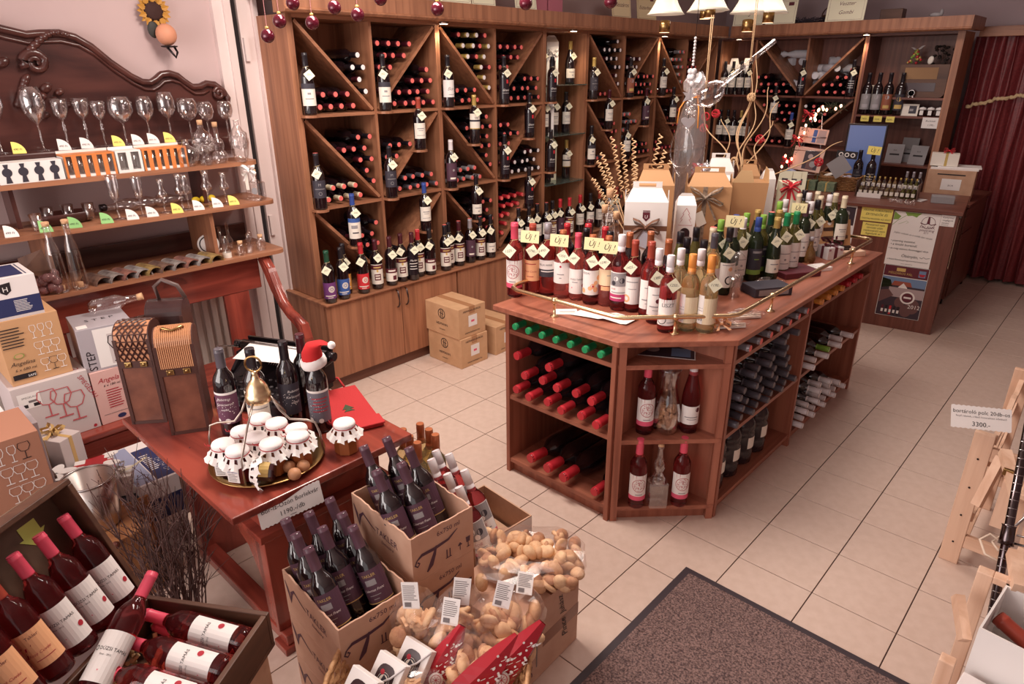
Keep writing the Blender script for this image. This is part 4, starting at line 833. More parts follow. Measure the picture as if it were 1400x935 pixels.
t = thing('phone_box', 'tilted light blue box with a dark T on the counter', 'box', (-1.38, 3.48, .96), (0, .45, CA)); ob('box', G().box(-.06, .06, -.035, .035, 0, .15, bev=.003), mat('light_blue', (150, 170, 206), .4), t); ob('print', G().box(-.03, .03, -.036, -.0355, .10, .115).box(-.009, .009, -.036, -.0355, .03, .10), INK, t)
for i, (x, rz) in enumerate(((-1.36, -.15), (-1.29, .1), (-1.25, .15))): single('greeting_card', 'cream card with a small dark picture in front of the basket, %s' % ('front', 'middle', 'rear')[i], 'card', card(.11, .16, [('r', -.025, .025, .05, .1, dk)], CREAM), None, (x, 3.40+.02*i, .9425), (-.2, 0, CA+rz))

# ---- island counter ----
isl = thing('island_counter', 'wooden island counter with a chamfered corner, open shelves and a brass rail', 'counter', (-.68, .9, 0))
def ip(n, g, m='island_wood_z'): return ob(n, g, m, isl, world=True)
XA, XR, YA, YE, ZI = -1.165, -.205, -.18, 1.97, .86
c0, c1 = Vector((-.535, -.17)), Vector((-.207, .16))
ip('side_panel', G().box(XA, XA+.022, YA, .6, 0, ZI, bev=.001)); ip('back_panel', G().box(XA, XA+.022, .602, YE, 0, ZI)); ip('end_panel', G().box(XA+.023, XR, YE-.022, YE, 0, ZI))
ip('partition', G().box(-.566, -.544, YA, .42, 0, ZI, bev=.001)); ip('partition', G().box(-.543, XR, .172, .194, 0, ZI, bev=.001)); ip('divider', G().box(-.56, XR, 1.004, 1.026, 0, ZI, bev=.001))
ip('back_panel', G().box(XA+.023, -.567, .30, .312, .07, ZI)); ip('back_panel', G().box(-.572, -.561, .43, YE-.023, .07, ZI))
ip('plinth', G().box(XA+.023, -.567, YA+.03, YA+.045, 0, .058)); ip('plinth', G().box(XR-.045, XR-.03, .195, 1.003, 0, .055)); ip('plinth', G().box(XR-.045, XR-.03, 1.027, YE-.023, 0, .055))
for z in (.772, .432, .078): ip('shelf', G().box(XA+.0225, -.5665, YA+.004, .299, z-.02, z), 'island_wood_x')
for a, b in ((.1945, 1.0035), (1.0265, YE-.0225)):
    for z in (.768, .412, .074): ip('shelf', G().box(-.560, XR-.004, a, b, z-.02, z), 'island_wood_y')
for z in (.768, .416, .076):
    ip('corner_shelf', G().prism([(-.5435, -.165), (-.535, -.168), (c1.x+.0, c1.y-.004), (c1.x-.004, .171), (-.5435, .171)], z-.02, z), 'island_wood_x')
d = (c1-c0).normalized(); nn = Vector((d.y, -d.x))
for a, w in ((c0, 1), (c1, -1)):
    q = [a, a+d*.03*w, a+d*.03*w-nn*.02, a-nn*.02]; ip('corner_stile', G().prism([tuple(p) for p in q], 0, ZI))
q = [c0+d*.03-nn*.025, c1-d*.03-nn*.025, c1-d*.03-nn*.04, c0+d*.03-nn*.04]; ip('corner_plinth', G().prism([tuple(p) for p in q], 0, .055))
TOPP = [(-1.215, -.212), (-.522, -.205), (-.180, .138), (-.172, 2.0), (-1.215, 2.0)]
g = G(); b = bmesh.new(); vs = [b.verts.new((x, y, .861)) for x, y in TOPP]; f = b.faces.new(vs); r = bmesh.ops.extrude_face_region(b, geom=[f])
for v in r['geom']:
    if isinstance(v, bmesh.types.BMVert): v.co.z = .885
bmesh.ops.bevel(b, geom=b.edges[:], offset=.002, segments=1, affect='EDGES'); b.verts.index_update()
g.add([tuple(v.co) for v in b.verts], [[v.index for v in f.verts] for f in b.faces]); b.free(); ip('worktop', g, 'island_wood_y')
# brass rail
RZ = .958
pts = [(-1.19, .45, RZ), (-1.19, -.05, RZ)]+[(-1.19+.045*(1-math.cos(t)), -.05-.085*math.sin(t)-.0, RZ) for t in (.5, 1.1)]+[(-1.12, -.145, RZ), (-.60, -.135, RZ)]+[(-.56, -.122, RZ), (-.255, .185, RZ), (-.235, .225, RZ), (-.235, 1.93, RZ), (-.25, 1.965, RZ), (-.275, 1.975, RZ), (-.62, 1.975, RZ)]
ip('rail', G().tube(pts, .0095, 10), BRASS)
for x, y in ((-.905, -.141), (-.41, .03), (-.235, .56), (-.235, 1.62), (-1.19, .40)):
    ip('rail_post', G().lathe([(.02, .8855), (.02, .889), (.007, .892), (.006, RZ-.012), (.013, RZ-.010), (.0135, RZ+.011), (.004, RZ+.013)], 12, 0, Matrix.Translation((x, y, 0))), BRASS)
# bottles inside: lying ones
def lie(name, label, tip, dirn, cap, s=1, glass=None, group=None, lab=None, yaw=0, end=None, screw=False, z0=.252, prof='bordeaux'):
    a = math.atan2(dirn[1], dirn[0])+yaw; L = .3208*s
    o = single(name, label, 'bottle', body_mesh(prof, glass or DGLASS, 14), None, (tip[0]-L*math.cos(a), tip[1]-L*math.sin(a), tip[2]), (0, 0, 0), group)
    o.rotation_euler = (Matrix.Rotation(a, 4, 'Z') @ Matrix.Rotation(PI/2, 4, 'Y') @ Matrix.Rotation(random.Random(len(bpy.data.objects)).uniform(0, 6), 4, 'Z')).to_euler(); o.scale = (s,)*3
    ob('capsule', cap_mesh(cap, end, screw, n=12, z0=z0), None, o)
    if lab: ob('label', lab_mesh(lab, prof), None, o)
    return o
ordn = ['first', 'second', 'third', 'fourth', 'fifth', 'sixth', 'seventh', 'eighth', 'ninth', 'tenth', 'eleventh', 'twelfth', 'thirteenth', 'fourteenth', 'fifteenth', 'sixteenth']
for i in range(7): lie('white_wine_bottle', 'green capped bottle in the top slot of the island front, %s from outer end' % ordn[i], (-1.075+.079*i, -.215, .812), (0, -1), 'green', glass=OLIVE, s=.98)
BIG = 1.27
for i in range(6): lie('large_wine_bottle', 'red capped bottle, lowest layer of the middle island shelf, %s from outer end' % ordn[i], (-1.092+.0965*i, -.19-.02*(i % 2), .481), (0, -1), 'red', s=BIG)
for i in range(5): lie('large_wine_bottle', 'red capped bottle, second layer of the middle island shelf, %s from outer end' % ordn[i], (-1.044+.0965*i, -.185+.015*(i % 2), .567), (0, -1), 'red', s=BIG)
for i in range(2): lie('large_wine_bottle', 'red capped bottle on top of the pile, middle island shelf, %s' % ('outer one' if i == 0 else 'inner one'), (-1.092+.193*i, -.185, .653), (0, -1), 'red', s=BIG)
for i, (x, yw) in enumerate(((-1.0, -.08), (-.885, -.05), (-.78, .0))): lie('large_wine_bottle', 'very big dark bottle lying on the bottom island shelf, %s of three' % ('outer', 'middle', 'inner')[i], (x, -.19-.01*i, .139), (0, -1), 'red', s=1.5, yaw=yw)
lie('large_wine_bottle', 'single big bottle at the inner end of the bottom island shelf', (-.616, -.19, .127), (0, -1), 'red', s=BIG)
for i in range(7): lie('red_wine_bottle', 'silver capped bottle in the long slot of the island side, %s from the corner' % ordn[i], (-.185, .275+.105*i, .806), (1, 0), 'silver', end='salmon')
k = 0
for r, (n, off) in enumerate(((9, 0), (8, .04), (8, .0), (6, .12), (3, .42))):
    for i in range(n):
        lie('screw_cap_bottle', 'grey capped bottle in the island side pile, layer %s, %s from the corner' % (('one', 'two', 'three', 'four', 'five')[r], ordn[i]), (-.185-.02*(i % 2), .252+off+.08*i, .4125+.0377+r*.066), (1, 0), 'grey', screw=True, z0=.23)
for i in range(7): lie('white_wine_bottle', '%s capped bottle in the far slot of the island side, %s from the divider' % ('amber' if i < 4 else 'red', ordn[i]), (-.18, 1.09+.10*i, .806), (1, 0), 'orange' if i < 4 else 'red', glass=OLIVE)
for i in range(7): lie('screw_cap_bottle', '%s capped bottle on the far middle shelf of the island, %s from the divider' % ('green' if i == 3 else 'white', ordn[i]), (-.165-.03*(i % 2), 1.09+.10*i, .450), (1, 0), 'lime' if i == 3 else 'white', screw=True, z0=.23)
for r, n in enumerate((9, 7, 3)):
    for i in range(n): lie('screw_cap_bottle', 'white capped bottle on the bottom far shelf, layer %s, %s from the divider' % (('one', 'two', 'three')[r], ordn[i]), (-.165-.03*(i % 2), 1.075+.082*i+(.041 if r % 2 else 0)+(.2 if r == 2 else 0), .0743+.038+.066*r), (1, 0), 'white', screw=True, z0=.23)
# big plastic jugs on the lower shelf
PLAST = mat('dark_plastic', (46, 34, 38), .12)
for i in range(4):
    t = thing('wine_jug', 'squat dark wine jug on the low island side shelf, %s from the corner' % ordn[i], 'jug', (-.30, .285+.152*i, .0745))
    ob('jug', G().lathe([(.05, 0), (.062, .01), (.064, .07), (.060, .08), (.064, .09), (.064, .165), (.058, .18), (.064, .19), (.062, .22), (.045, .25), (.026, .265), (.024, .28)], 18), PLAST, t)
    ob('cap', G().lathe([(.029, .27), (.029, .3), (.02, .302)], 14), 'cap_bottlegreen', t)
    ob('handle', G().tube([(.0, -.05, .255), (0, -.058, .285), (0, -.03, .306), (0, .03, .306), (0, .058, .285), (0, .05, .255)], .007, 6), 'cap_bottlegreen', t)
    n = 8; g = G(); a = [-.55+.9*q/n for q in range(n+1)]; vs = []
    for q in a: vs += [(.0648*math.cos(q), .0648*math.sin(q), .095), (.0648*math.cos(q), .0648*math.sin(q), .155)]
    g.add(vs, [(2*q, 2*q+2, 2*q+3, 2*q+1) for q in range(n)]); ob('label', g, IVORY, t)
# corner shelves
LAB['tree'] = dict(z0=.045, z1=.165, m=WHITE, a=80, i=[('r', -1, 1, 0, .17, PINKP), ('n', 0, .60, .031, REDINK, .93), ('d', 0, .6, .026, REDINK, 70, 3), ('r', -.3, .3, .22, .25, GREYP)])
LAB['emblem_low'] = dict(z0=.045, z1=.125, m=WHITE, a=80, i=[('o', .45, .8, .010, MAROON), ('r', -.6, .5, .38, .43, GREYP), ('r', -.4, .4, .26, .3, GREYP)])
CF = (.71, -.71)
bottle('rose_wine_bottle', 'rosé bottle with a red tree label on the upper corner shelf of the island', (-0.487,-0.018,0.416), CF, cap='pink', lab='tree', glass=ROSED, prof='tall', s=1.06)
bottle('rose_wine_bottle', 'rosé bottle with a white cap on the upper corner shelf of the island', (-0.352,0.124,0.416), CF, cap='white', screw=True, lab='emblem_low', glass=ROSED, prof='flute', s=1.08)
bottle('rose_wine_bottle', 'rosé bottle with a tree label on the lower corner shelf, towards the front shelves', (-0.462,-0.079,0.077), CF, cap='pink', lab='tree', glass=ROSED, prof='tall', s=1.06)
bottle('rose_wine_bottle', 'rosé bottle with a tree label on the lower corner shelf, towards the jugs', (-0.328,0.06,0.077), CF, cap='pink', lab='tree', glass=ROSED, prof='tall', s=1.06)
t = thing('carafe', 'clear glass carafe half filled with corks on the upper corner shelf', 'carafe', (-0.425,0.056,0.416))
ob('glass', G().lathe([(.0, .004), (.048, .004), (.056, .02), (.062, .06), (.058, .11), (.045, .17), (.036, .215), (.036, .24), (.045, .29), (.050, .305), (.0475, .305), (.034, .24), (.034, .215), (.043, .17), (.056, .11), (.060, .06), (.054, .02), (.047, .008), (.0, .008)], 24), GLASS, t)
R = random.Random(8); CORK = mat('cork', (222, 178, 138), .8, c2=(196, 150, 112), nscale=120)
ck = cached('cork', lambda: G().lathe([(.0105, -.02), (.0115, -.018), (.0115, .018), (.0105, .02)], 8).mesh('cork', [CORK]))
for i in range(26):
    a = R.uniform(0, 6.28); r = .036*math.sqrt(R.random()); single('cork', 'wine cork inside the glass carafe on the corner shelf', 'cork', ck, None, Vector(t.location)+Vector((r*math.cos(a), r*math.sin(a), .026+.0035*i)), (R.uniform(0, 3), R.uniform(0, 3), 0), 'corks in the carafe')
t = thing('glass_decanter', 'clear square glass bottle shaped like a figure on the lower corner shelf', 'decanter', (-0.395,-0.017,0.077), (0, 0, .785))
ob('glass', G().box(-.042, .042, -.034, .034, 0, .13, bev=.01).lathe([(.036, .128), (.030, .15), (.016, .175), (.026, .2), (.024, .225), (.013, .245), (.012, .29), (.015, .295), (.015, .303)], 14), GLASS, t); ob('stopper', G().lathe([(.013, .3035), (.014, .31), (.006, .315)], 10), CORK, t)
single('magazine', 'glossy magazine lying on the top corner shelf of the island', 'magazine', card(.24, .16, [('r', -.115, .115, .005, .155, dk), ('r', .02, .10, .02, .11, sky), ('o', -.06, .08, .03, stone), ('r', -.11, 0, .13, .145, WHITE)], WHITE, .003), None, (-.44, .035, .7685), (-PI/2+.001, 0, .5))

# ---- on top of the island ----
ZT0 = .8855
def tb(px, h=.32): return None
LAB['peach'] = dict(z0=.07, z1=.165, m=PEACH, a=80, i=[('t', 'Rosé Cuvée', 0, .42, .012, REDINK, .3), ('r', -.5, .5, .8, .84, REDINK), ('r', -.3, .3, .2, .23, REDINK)])
LAB['villa'] = dict(z0=.09, z1=.165, m=WHITE, a=80, i=[('r', -1, 1, 0, .45, SLATE), ('t', 'VILLA WINE', 0, .66, .012, INK), ('r', -.9, -.7, .05, .4, PINKP), ('r', -.4, .8, .3, .36, WHITE)])
LAB['plain_white'] = dict(z0=.075, z1=.175, m=WHITE, a=80, i=[('o', 0, .82, .005, REDINK), ('r', -.3, .3, .42, .46, GREYP), ('r', -.1, .1, .25, .29, GREYP)])
LAB['duzsi'] = dict(z0=.035, z1=.155, m=WHITE, a=85, i=[('t', 'DÚZSI TAMÁS', .1, .56, .011, INK), ('r', -.3, .2, .46, .49, GREYP), ('o', .75, .34, .010, REDINK), ('o', -.3, .25, .003, PINKP)])
LAB['flowers'] = dict(z0=.05, z1=.165, m=WHITE, a=82, i=[('t', 'BODRI', -.35, .84, .013, INK), ('o', .3, .36, .013, PEACH), ('o', .55, .5, .010, PEACH), ('o', .05, .28, .010, PEACH), ('o', .55, .22, .012, PEACH), ('o', .3, .36, .005, RED), ('o', -.6, .16, .012, PEACH), ('o', .85, .7, .012, PEACH)])
LAB['cream_note'] = dict(z0=.10, z1=.175, m=mat('print_cream', (240, 214, 176), .55), a=80, i=[('l_', 0), ('r', .1, .6, .62, .66, GREYP), ('r', -.4, .4, -.3, -.05, PEACH)])
LAB['cream_note']['i'] = LAB['cream_note']['i'][1:]
LAB['portrait'] = dict(z0=.045, z1=.17, m=WHITE, a=80, i=[('r', -1, 1, .0, .24, MAGENTA), ('r', -.85, .75, .52, .97, GREYP), ('o', -.2, .78, .010, WHITE), ('o', .3, .72, .012, SLATE), ('o', -.4, .62, .010, SLATE), ('t', 'ROSÉ', -.4, .4, .009, REDINK), ('r', -.6, .6, .29, .32, GREYP), ('r', -.7, .3, .10, .14, WHITE)])
LAB['pink_disc'] = dict(z0=.04, z1=.165, m=WHITE, a=80, i=[('n', -.45, .2, .018, PEACH, .55), ('r', -.5, .5, .8, .83, GREYP), ('r', -.3, .4, .55, .57, GREYP)])
LAB['crest'] = dict(z0=.04, z1=.165, m=WHITE, a=80, i=[('o', 0, .52, .010, MAROON), ('r', -.5, .5, .72, .75, GREYP), ('l_',), ('r', -.7, .7, .3, .34, GREYP), ('r', -.4, .4, .18, .2, GREYP)])
LAB['crest']['i'].pop(2)
LAB['liszt'] = dict(z0=.035, z1=.145, m=WHITE, a=85, i=[('t', 'LISZT', -.1, .72, .022, INK), ('n', -.55, .22, .020, INK, .85), ('r', -.1, .6, .1, .13, GREYP)])
LAB['barcode'] = dict(z0=.04, z1=.15, m=mat('print_straw', (232, 214, 180), .5), a=88, i=[('r', -.95, -.45, .0, 1.1, WHITE), ('r', -.9, -.5, .12, .3, SLATE), ('r', -.9, -.5, .6, .62, GREYP), ('r', -.9, -.5, .5, .52, GREYP), ('r', .7, 1, .0, 1, WHITE)])
LAB['ring'] = dict(z0=.04, z1=.16, m=WHITE, a=78, i=[('n', .1, .3, .022, INK, .72), ('o', .1, .75, .010, PEACH), ('r', -.6, .6, .9, .93, GREYP)])
LAB['leafy'] = dict(z0=.04, z1=.15, m=WHITE, a=75, i=[('r', -1, 1, 0, .16, LEAF), ('p_',), ('r', -.5, .5, .6, .64, GREYP)]); LAB['leafy']['i'].pop(1)
LAB['dark_low'] = dict(z0=.06, z1=.17, m=SLATE, a=75, i=[('r', -1, 1, -.2, .02, LEAF), ('r', -.5, .5, .8, .9, GREYP), ('r', -.3, .2, .5, .54, LEAF)])
LAB['tall_white'] = dict(z0=.035, z1=.165, m=WHITE, a=78, i=[('r', -.5, .5, .62, .65, GREYP), ('o', 0, .4, .006, GREYP), ('r', -.4, .4, .22, .25, GREYP)])
LAB['yellowish'] = dict(z0=.035, z1=.16, m=mat('print_lemon', (236, 226, 160), .5), a=78, i=[('o', 0, .55, .012, GOLDP), ('r', -.5, .5, .25, .3, GREYP)])
def note(loc, rz, m=None, s=1, w=None):
    return single('new_note', w, 'note', card(.085*s, .055*s, [('t', 'Új !', 0, .017*s, .034*s, INK, .3)], m or mat('note_yellow', (244, 232, 180), .6)), None, loc, (-.12, .03, rz))
A1 = math.atan2(-.62, .45)+PI/2
FR = [  # base, height scale, label, capsule, glass, profile, tag text, words
 ((-1.23,-0.045,0.885), 1.10, 'tree', 'pink', ROSED, 'tall', '1225.-', 'tree label and bright pink capsule, at the rail corner'), ((-1.19,0.037,0.885), 1.06, 'peach', 'brick', ROSED, 'bordeaux', '1790.-', 'peach label, second along the rail'),
 ((-1.13,0.076,0.885), 1.08, 'villa', 'silver', ROSED, 'bordeaux', '1490.-', 'half dark label and silver capsule'), ((-1.056,0.098,0.885), 1.0, 'plain_white', 'copper', ROSE, 'burgundy', '1350.-', 'plain white label under the second note'),
 ((-0.984,0.118,0.885), .98, 'duzsi', 'pink', ROSE, 'bordeaux', '1980.-', 'big white label and coral capsule'), ((-0.897,0.111,0.885), 1.0, 'flowers', 'copper', ROSED, 'bordeaux', '1650.-', 'flower label'),
 ((-0.832,0.142,0.885), 1.0, 'cream_note', 'copper', ROSE, 'bordeaux', '1590.-', 'cream label under the fourth note'), ((-0.755,0.13,0.885), 1.06, 'portrait', 'white', ROSED, 'bordeaux', 0, 'portrait label with a magenta band'),
 ((-0.7,0.153,0.885), 1.0, 'pink_disc', 'brick', ROSED, 'bordeaux', '1425.-', 'label with a pink disc'), ((-0.612,0.141,0.885), 1.03, 'crest', 'brick', ROSED, 'bordeaux', 0, 'label with a small crest'),
 ((-0.544,0.092,0.885), 1.0, 'crest', 'white', ROSED, 'bordeaux', '1380.-', 'white screw cap, half behind another'), ((-0.455,0.032,0.885), 1.0, 'liszt', 'white', ROSED, 'tall', '1250.-', 'white screw cap, in front by the chamfer')]
for i, (q, s, lab, cap, gl, pr, tg, w) in enumerate(FR):
    bottle('rose_wine_bottle', 'rosé bottle behind the brass rail: '+w, q, (.42, -.9) if i < 9 else (.7, -.7), cap=cap, screw=cap in ('white', 'silver'), lab=lab, glass=gl, prof=pr, tagt=tg, s=s, side=1 if i % 2 else -1, n=20)
for i, (q, w) in enumerate((((-0.399,0.106,0.885), 'first'), ((-0.335,0.142,0.885), 'second, with a barcode label'))):
    bottle('white_wine_bottle', 'pale wine bottle with an orange cap behind the chamfer rail, '+w, q, (.7, -.7), cap='orange', screw=True, lab='barcode', glass=PALE, prof='bordeaux', s=1.0, n=20, tagt=0 if i == 0 else '1190.-', side=1, z0=.24)
for q, w in (((-1.14,-0.042,1.157), 'first of four by the rail corner'), ((-1.045,0.053,1.138), 'second of four along the rail'), ((-0.88,0.093,1.142), 'third of four'), ((-0.81,0.112,1.134), 'fourth of four, next to the white gift box')):
    note(q, .5, w='pale yellow new wine note, '+w)
# second ranks behind, placed by their capsule tops (1.205 m above the floor)
BK = [((-0.637,0.424,1.205), 'tall_white', 'black', OLIVE, 'black cap, behind the orange capped pair, first'), ((-0.558,0.342,1.205), 'tall_white', 'black', OLIVE, 'black cap, behind the orange capped pair, second'), ((-0.628,0.554,1.205), 'ivory', 'black', OLIVE, 'black cap before the kraft box'),
 ((-0.491,0.348,1.205), 'tall_white', 'black', OLIVE, 'black cap beside the cork topped bottle'), ((-0.479,0.154,1.205), 'barcode', 'white', PALE, 'white cap behind the first orange cap'), ((-0.411,0.199,1.205), 'barcode', 'white', PALE, 'white cap behind the second orange cap'),
 ((-0.581,0.597,1.215), 'barcode', 'cream', PALE, 'cork coloured top, tall and pale'), ((-0.508,0.5,1.205), 'tall_white', 'grey', PALE, 'grey cap beside the cork topped bottle'), ((-0.539,0.632,1.205), 'ring', 'black', GREENG, 'label with a black ring'), ((-0.62,0.783,1.215), 'ivory', 'lime', GREENG, 'lime cap, first of the long row'),
 ((-0.573,0.775,1.205), 'ivory_low', 'silver', GREENG, 'silver cap in the long row'), ((-0.62,0.944,1.205), 'tall_white', 'blue', OLIVE, 'blue cap at the back of the long row'), ((-0.561,0.9,1.205), 'tall_white', 'white', OLIVE, 'white cap beside the blue capped one'), ((-0.535,0.924,1.205), 'dark_low', 'blue', GREENG, 'blue cap at the front of the long row'),
 ((-0.601,1.01,1.205), 'ivory', 'lime', OLIVE, 'lime cap behind the white cap'), ((-0.595,1.143,1.205), 'ivory', 'gold', GREENG, 'gold cap at the back of the row'), ((-0.514,1.014,1.205), 'dark_low', 'lime', OLIVE, 'lime cap with dark label, front of the row'), ((-0.545,1.136,1.205), 'leafy', 'bottlegreen', GREENG, 'dark green cap with red top'),
 ((-0.48,1.02,1.205), 'ivory_low', 'gold', GREENG, 'gold cap with a square label'), ((-0.514,1.163,1.205), 'ivory_low', 'gold', GREENG, 'gold cap, second square label'), ((-0.477,1.146,1.205), 'tall_white', 'green', OLIVE, 'emerald cap, first of two white labels'), ((-0.603,1.442,1.205), 'ivory', 'lime', OLIVE, 'lime cap, back of the row end'),
 ((-0.606,1.529,1.205), 'ivory', 'white', OLIVE, 'white cap, back of the row end'), ((-0.458,1.213,1.205), 'tall_white', 'green', OLIVE, 'emerald cap, second of two white labels'), ((-0.509,1.41,1.205), 'leafy', 'lime', OLIVE, 'lime cap under the far note'), ((-0.474,1.47,1.205), 'tall_white', 'purple', GREENG, 'purple cap in the far part of the row'),
 ((-0.474,1.556,1.205), 'ivory', 'white', GREENG, 'white cap in the far part of the row'), ((-0.467,1.622,1.205), 'tall_white', 'black', OLIVE, 'black cap in the far part of the row'), ((-0.502,1.777,1.205), 'tall_white', 'cream', OLIVE, 'cream cap, slim, far part of the row'), ((-0.486,1.824,1.205), 'tall_white', 'white', GREENG, 'white cap with a crest, far part of the row'),
 ((-0.472,1.902,1.205), 'yellowish', 'cream', OLIVE, 'cream cap over a yellow label'), ((-0.399,1.868,1.205), 'ivory', 'cream', GREENG, 'last one, cream cap on a broad dark bottle'), ((-0.57,1.917,1.205), 'ivory', 'cream', OLIVE, 'cream cap, hindmost rank'), ((-0.59,1.832,1.205), 'ivory', 'white', OLIVE, 'white cap, hindmost rank'), ((-0.612,1.779,1.205), 'ivory', 'cream', OLIVE, 'short cream cap, hindmost rank'),
 ((-0.648,1.918,1.205), 'ivory', 'black', OLIVE, 'black cap, hindmost rank'), ((-0.491,2.021,1.205), 'ivory', 'black', GREENG, 'black cap behind the broad last bottle')]
placed = []
for i, (q, lab, cap, gl, w) in enumerate(BK):
    x, y = q[0], q[1]
    for k in range(40):
        bad = [p for p in placed if (p[0]-x)**2+(p[1]-y)**2 < .077**2]
        if not bad: break
        p = bad[0]; dv = Vector((x-p[0], y-p[1])); dv = dv.normalized() if dv.length > 1e-4 else Vector((0, 1)); x, y = p[0]+dv.x*.0775, p[1]+dv.y*.0775
    y = min(y, 1.945); placed.append((x, y))
    bottle('white_wine_bottle', 'island bottle: '+w, (x, y, .8855), (.75, -.66), cap=cap, end='salmon' if 'red top' in w else None, screw=cap in ('white', 'blue', 'lime', 'black'), lab=lab, glass=gl, prof=('flute', 'bordeaux', 'burgundy')[i % 3] if gl != PALE else 'bordeaux', tagt=('1390.-' if i % 2 else None) if i > 7 and i % 3 != 1 else 0, side=1 if i % 2 else -1, n=14)
note((-0.509,0.69,1.2), .6, w='yellow new wine note among the green bottles of the long row'); note((-0.438,1.282,1.19), .6, w='yellow new wine note in the far part of the long row', s=.9)
for x, y, cap, w in ((-1.13, .22, 'red', 'red capsule, first behind the rosé row'), (-1.05, .28, 'red', 'red capsule, second behind the rosé row'), (-1.0, .20, 'black', 'black capsule behind the rosé row'), (-.95, .28, 'red', 'third red capsule behind the rosé row'), (-.88, .22, 'black', 'second black capsule behind the rosé row'), (-.80, .26, 'copper', 'copper capsule behind the rosé row'), (-1.1, .36, 'wine', 'dark red capsule behind the rosé row'), (-.74, .34, 'copper', 'copper capsule before the white gift box'), (-.60, .26, 'copper', 'copper capsule, second before the white gift box')):
    bottle('red_wine_bottle', 'dark island bottle: '+w, (x, y, .8855), (.5, -.8), cap=cap, lab='ivory', tagt=0, n=12)
# swirled clear bottles with corks
for i, q in enumerate(((-1.156,0.56,0.885), (-1.065,0.532,0.885), (-1.231,0.706,0.885))):
    t = thing('swirl_bottle', 'clear conical corked bottle beside the white gift box, %s' % ('shorter outer one', 'front one', 'tallest one behind')[i], 'bottle', q)
    s = (.95, .9, 1.1)[i]; g = G().lathe([(.048*s, 0), (.05*s, .01), (.046*s, .08*s), (.036*s, .18*s), (.02*s, .27*s), (.015*s, .3*s), (.015*s, .33*s), (.019*s, .335*s)], 16)
    g.tube([((.049-.034*f)*s*math.cos(f*16), (.049-.034*f)*s*math.sin(f*16), .02+.26*s*f) for f in [k/40 for k in range(41)]], .004, 5); ob('glass', g, GLASS, t)
    ob('cork', G().lathe([(.0165*s, .336*s), (.0175*s, .375*s), (.015*s, .378*s)], 10), CORK, t)
# gift boxes
def gable(label, loc, rz, w, d, h, m, hole=True, name='gift_box'):
    t = thing(name, label, 'gift box', loc, (0, 0, rz)); H = h*.80
    ob('box', G().box(-w/2, w/2, -d/2, d/2, 0, H, bev=.0015), m, t)
    g = G(); top = h
    g.add([(-w/2, -d/2, H), (w/2, -d/2, H), (w*.34, 0, top-.03), (-w*.34, 0, top-.03)], [(0, 1, 2, 3)]); g.add([(-w/2, d/2, H), (w/2, d/2, H), (w*.34, 0.002, top-.03), (-w*.34, 0.002, top-.03)], [(0, 3, 2, 1)])
    a, b2 = w*.34, w*.2
    for z0, z1, u0, u1 in ((top-.03, top, -a, -b2), (top-.03, top, b2, a), (top-.008, top, -b2, b2), (top-.034, top-.026, -b2, b2)): g.box(u0, u1, -.0015, .0025, z0, z1)
    ob('handle_flap', g, m, t)
    for sg in (-1, 1):
        n = 8; ob('side_flap', G().prism([(-d*.4, H), (d*.4, H)]+[(d*.4*math.cos(PI*k/n)*.6, H+.02+d*.35*math.sin(PI*k/n)) for k in range(n+1)], sg*w/2-.001, sg*w/2+.001, 'x'), m, t)
    return t
def arch(t, u, w, v0, v1, d, m=None, txt_=None):
    n = 10; pts = [(u-w/2, v0), (u+w/2, v0)]+[(u+w/2*math.cos(PI*i/n), v1+w/2*math.sin(PI*i/n)) for i in range(n+1)]
    g = G(); ms = [mat('box_window', (60, 44, 48), .15)]; prints(g, ms, Matrix.Translation((0, -d/2-.0004, 0)) @ FRONT, [('p', pts, ms[0])]+([('t', txt_, u, v1, .014, GREYP)] if txt_ else [])); ob('window', g.mesh('window', ms), None, t)
KRAFT = mat('kraft_board', (186, 140, 98), .7); KRAFTIN = mat('kraft_light', (216, 178, 132), .7)
fr = .62
t = gable('white two bottle gift box with a brown satin bow in the middle of the island', (-1.0, .703, .8855), fr, .215, .10, .475, WHITE)
for u in (-.05, .05): arch(t, u, .07, .02, .115, .10, None, 'MA' if u < 0 else None)
g = G(); ms = []; prints(g, ms, Matrix.Translation((0, -.0508, 0)) @ FRONT, [('p', [(-.018, .33), (.018, .33), (.018, .30), (0, .282), (-.018, .30)], MAROON), ('t', 'U', 0, .298, .024, WHITE), ('r', -.018, .018, .333, .338, MAROON), ('t', 'E R E L', .02, .262, .012, GREYINK), ('r', .0, .04, .247, .249, GREYINK)]); ob('print', g.mesh('print', ms), None, t)
ob('ribbon', G().box(-.1082, .1082, -.0512, .0512, .235, .26), SATIN, t); ob('bow', bow_mesh(SATIN, .06), None, t, (0, -.056, .25))
ob('gift_tag', G().prism([(-.01, .235), (.045, .205), (.01, .14), (-.05, .165)], -.058, -.0565, 'y'), mat('tag_blue', (206, 208, 222), .5), t)
t = giftbox_tall('slim white bottle box with a red fir tree outline on the island', (-.90, .93, .8855), fr, .10, .40)
z = [(0, .33), (.018, .30), (.011, .30), (.027, .272), (.017, .272), (.036, .24), (-.036, .24), (-.017, .272), (-.027, .272), (-.011, .30), (-.018, .30), (0, .33)]
g = G(); ms = []; prints(g, ms, Matrix.Translation((0, -.0508, 0)) @ FRONT, [('l', z, .002, REDINK), ('t', 'MERLOT', 0, .13, .010, GREYP)]); ob('print', g.mesh('print', ms), None, t)
t = gable('brown kraft two bottle gift box with a patterned ribbon on the island', (-.94, 1.24, .8855), fr, .24, .13, .50, KRAFT)
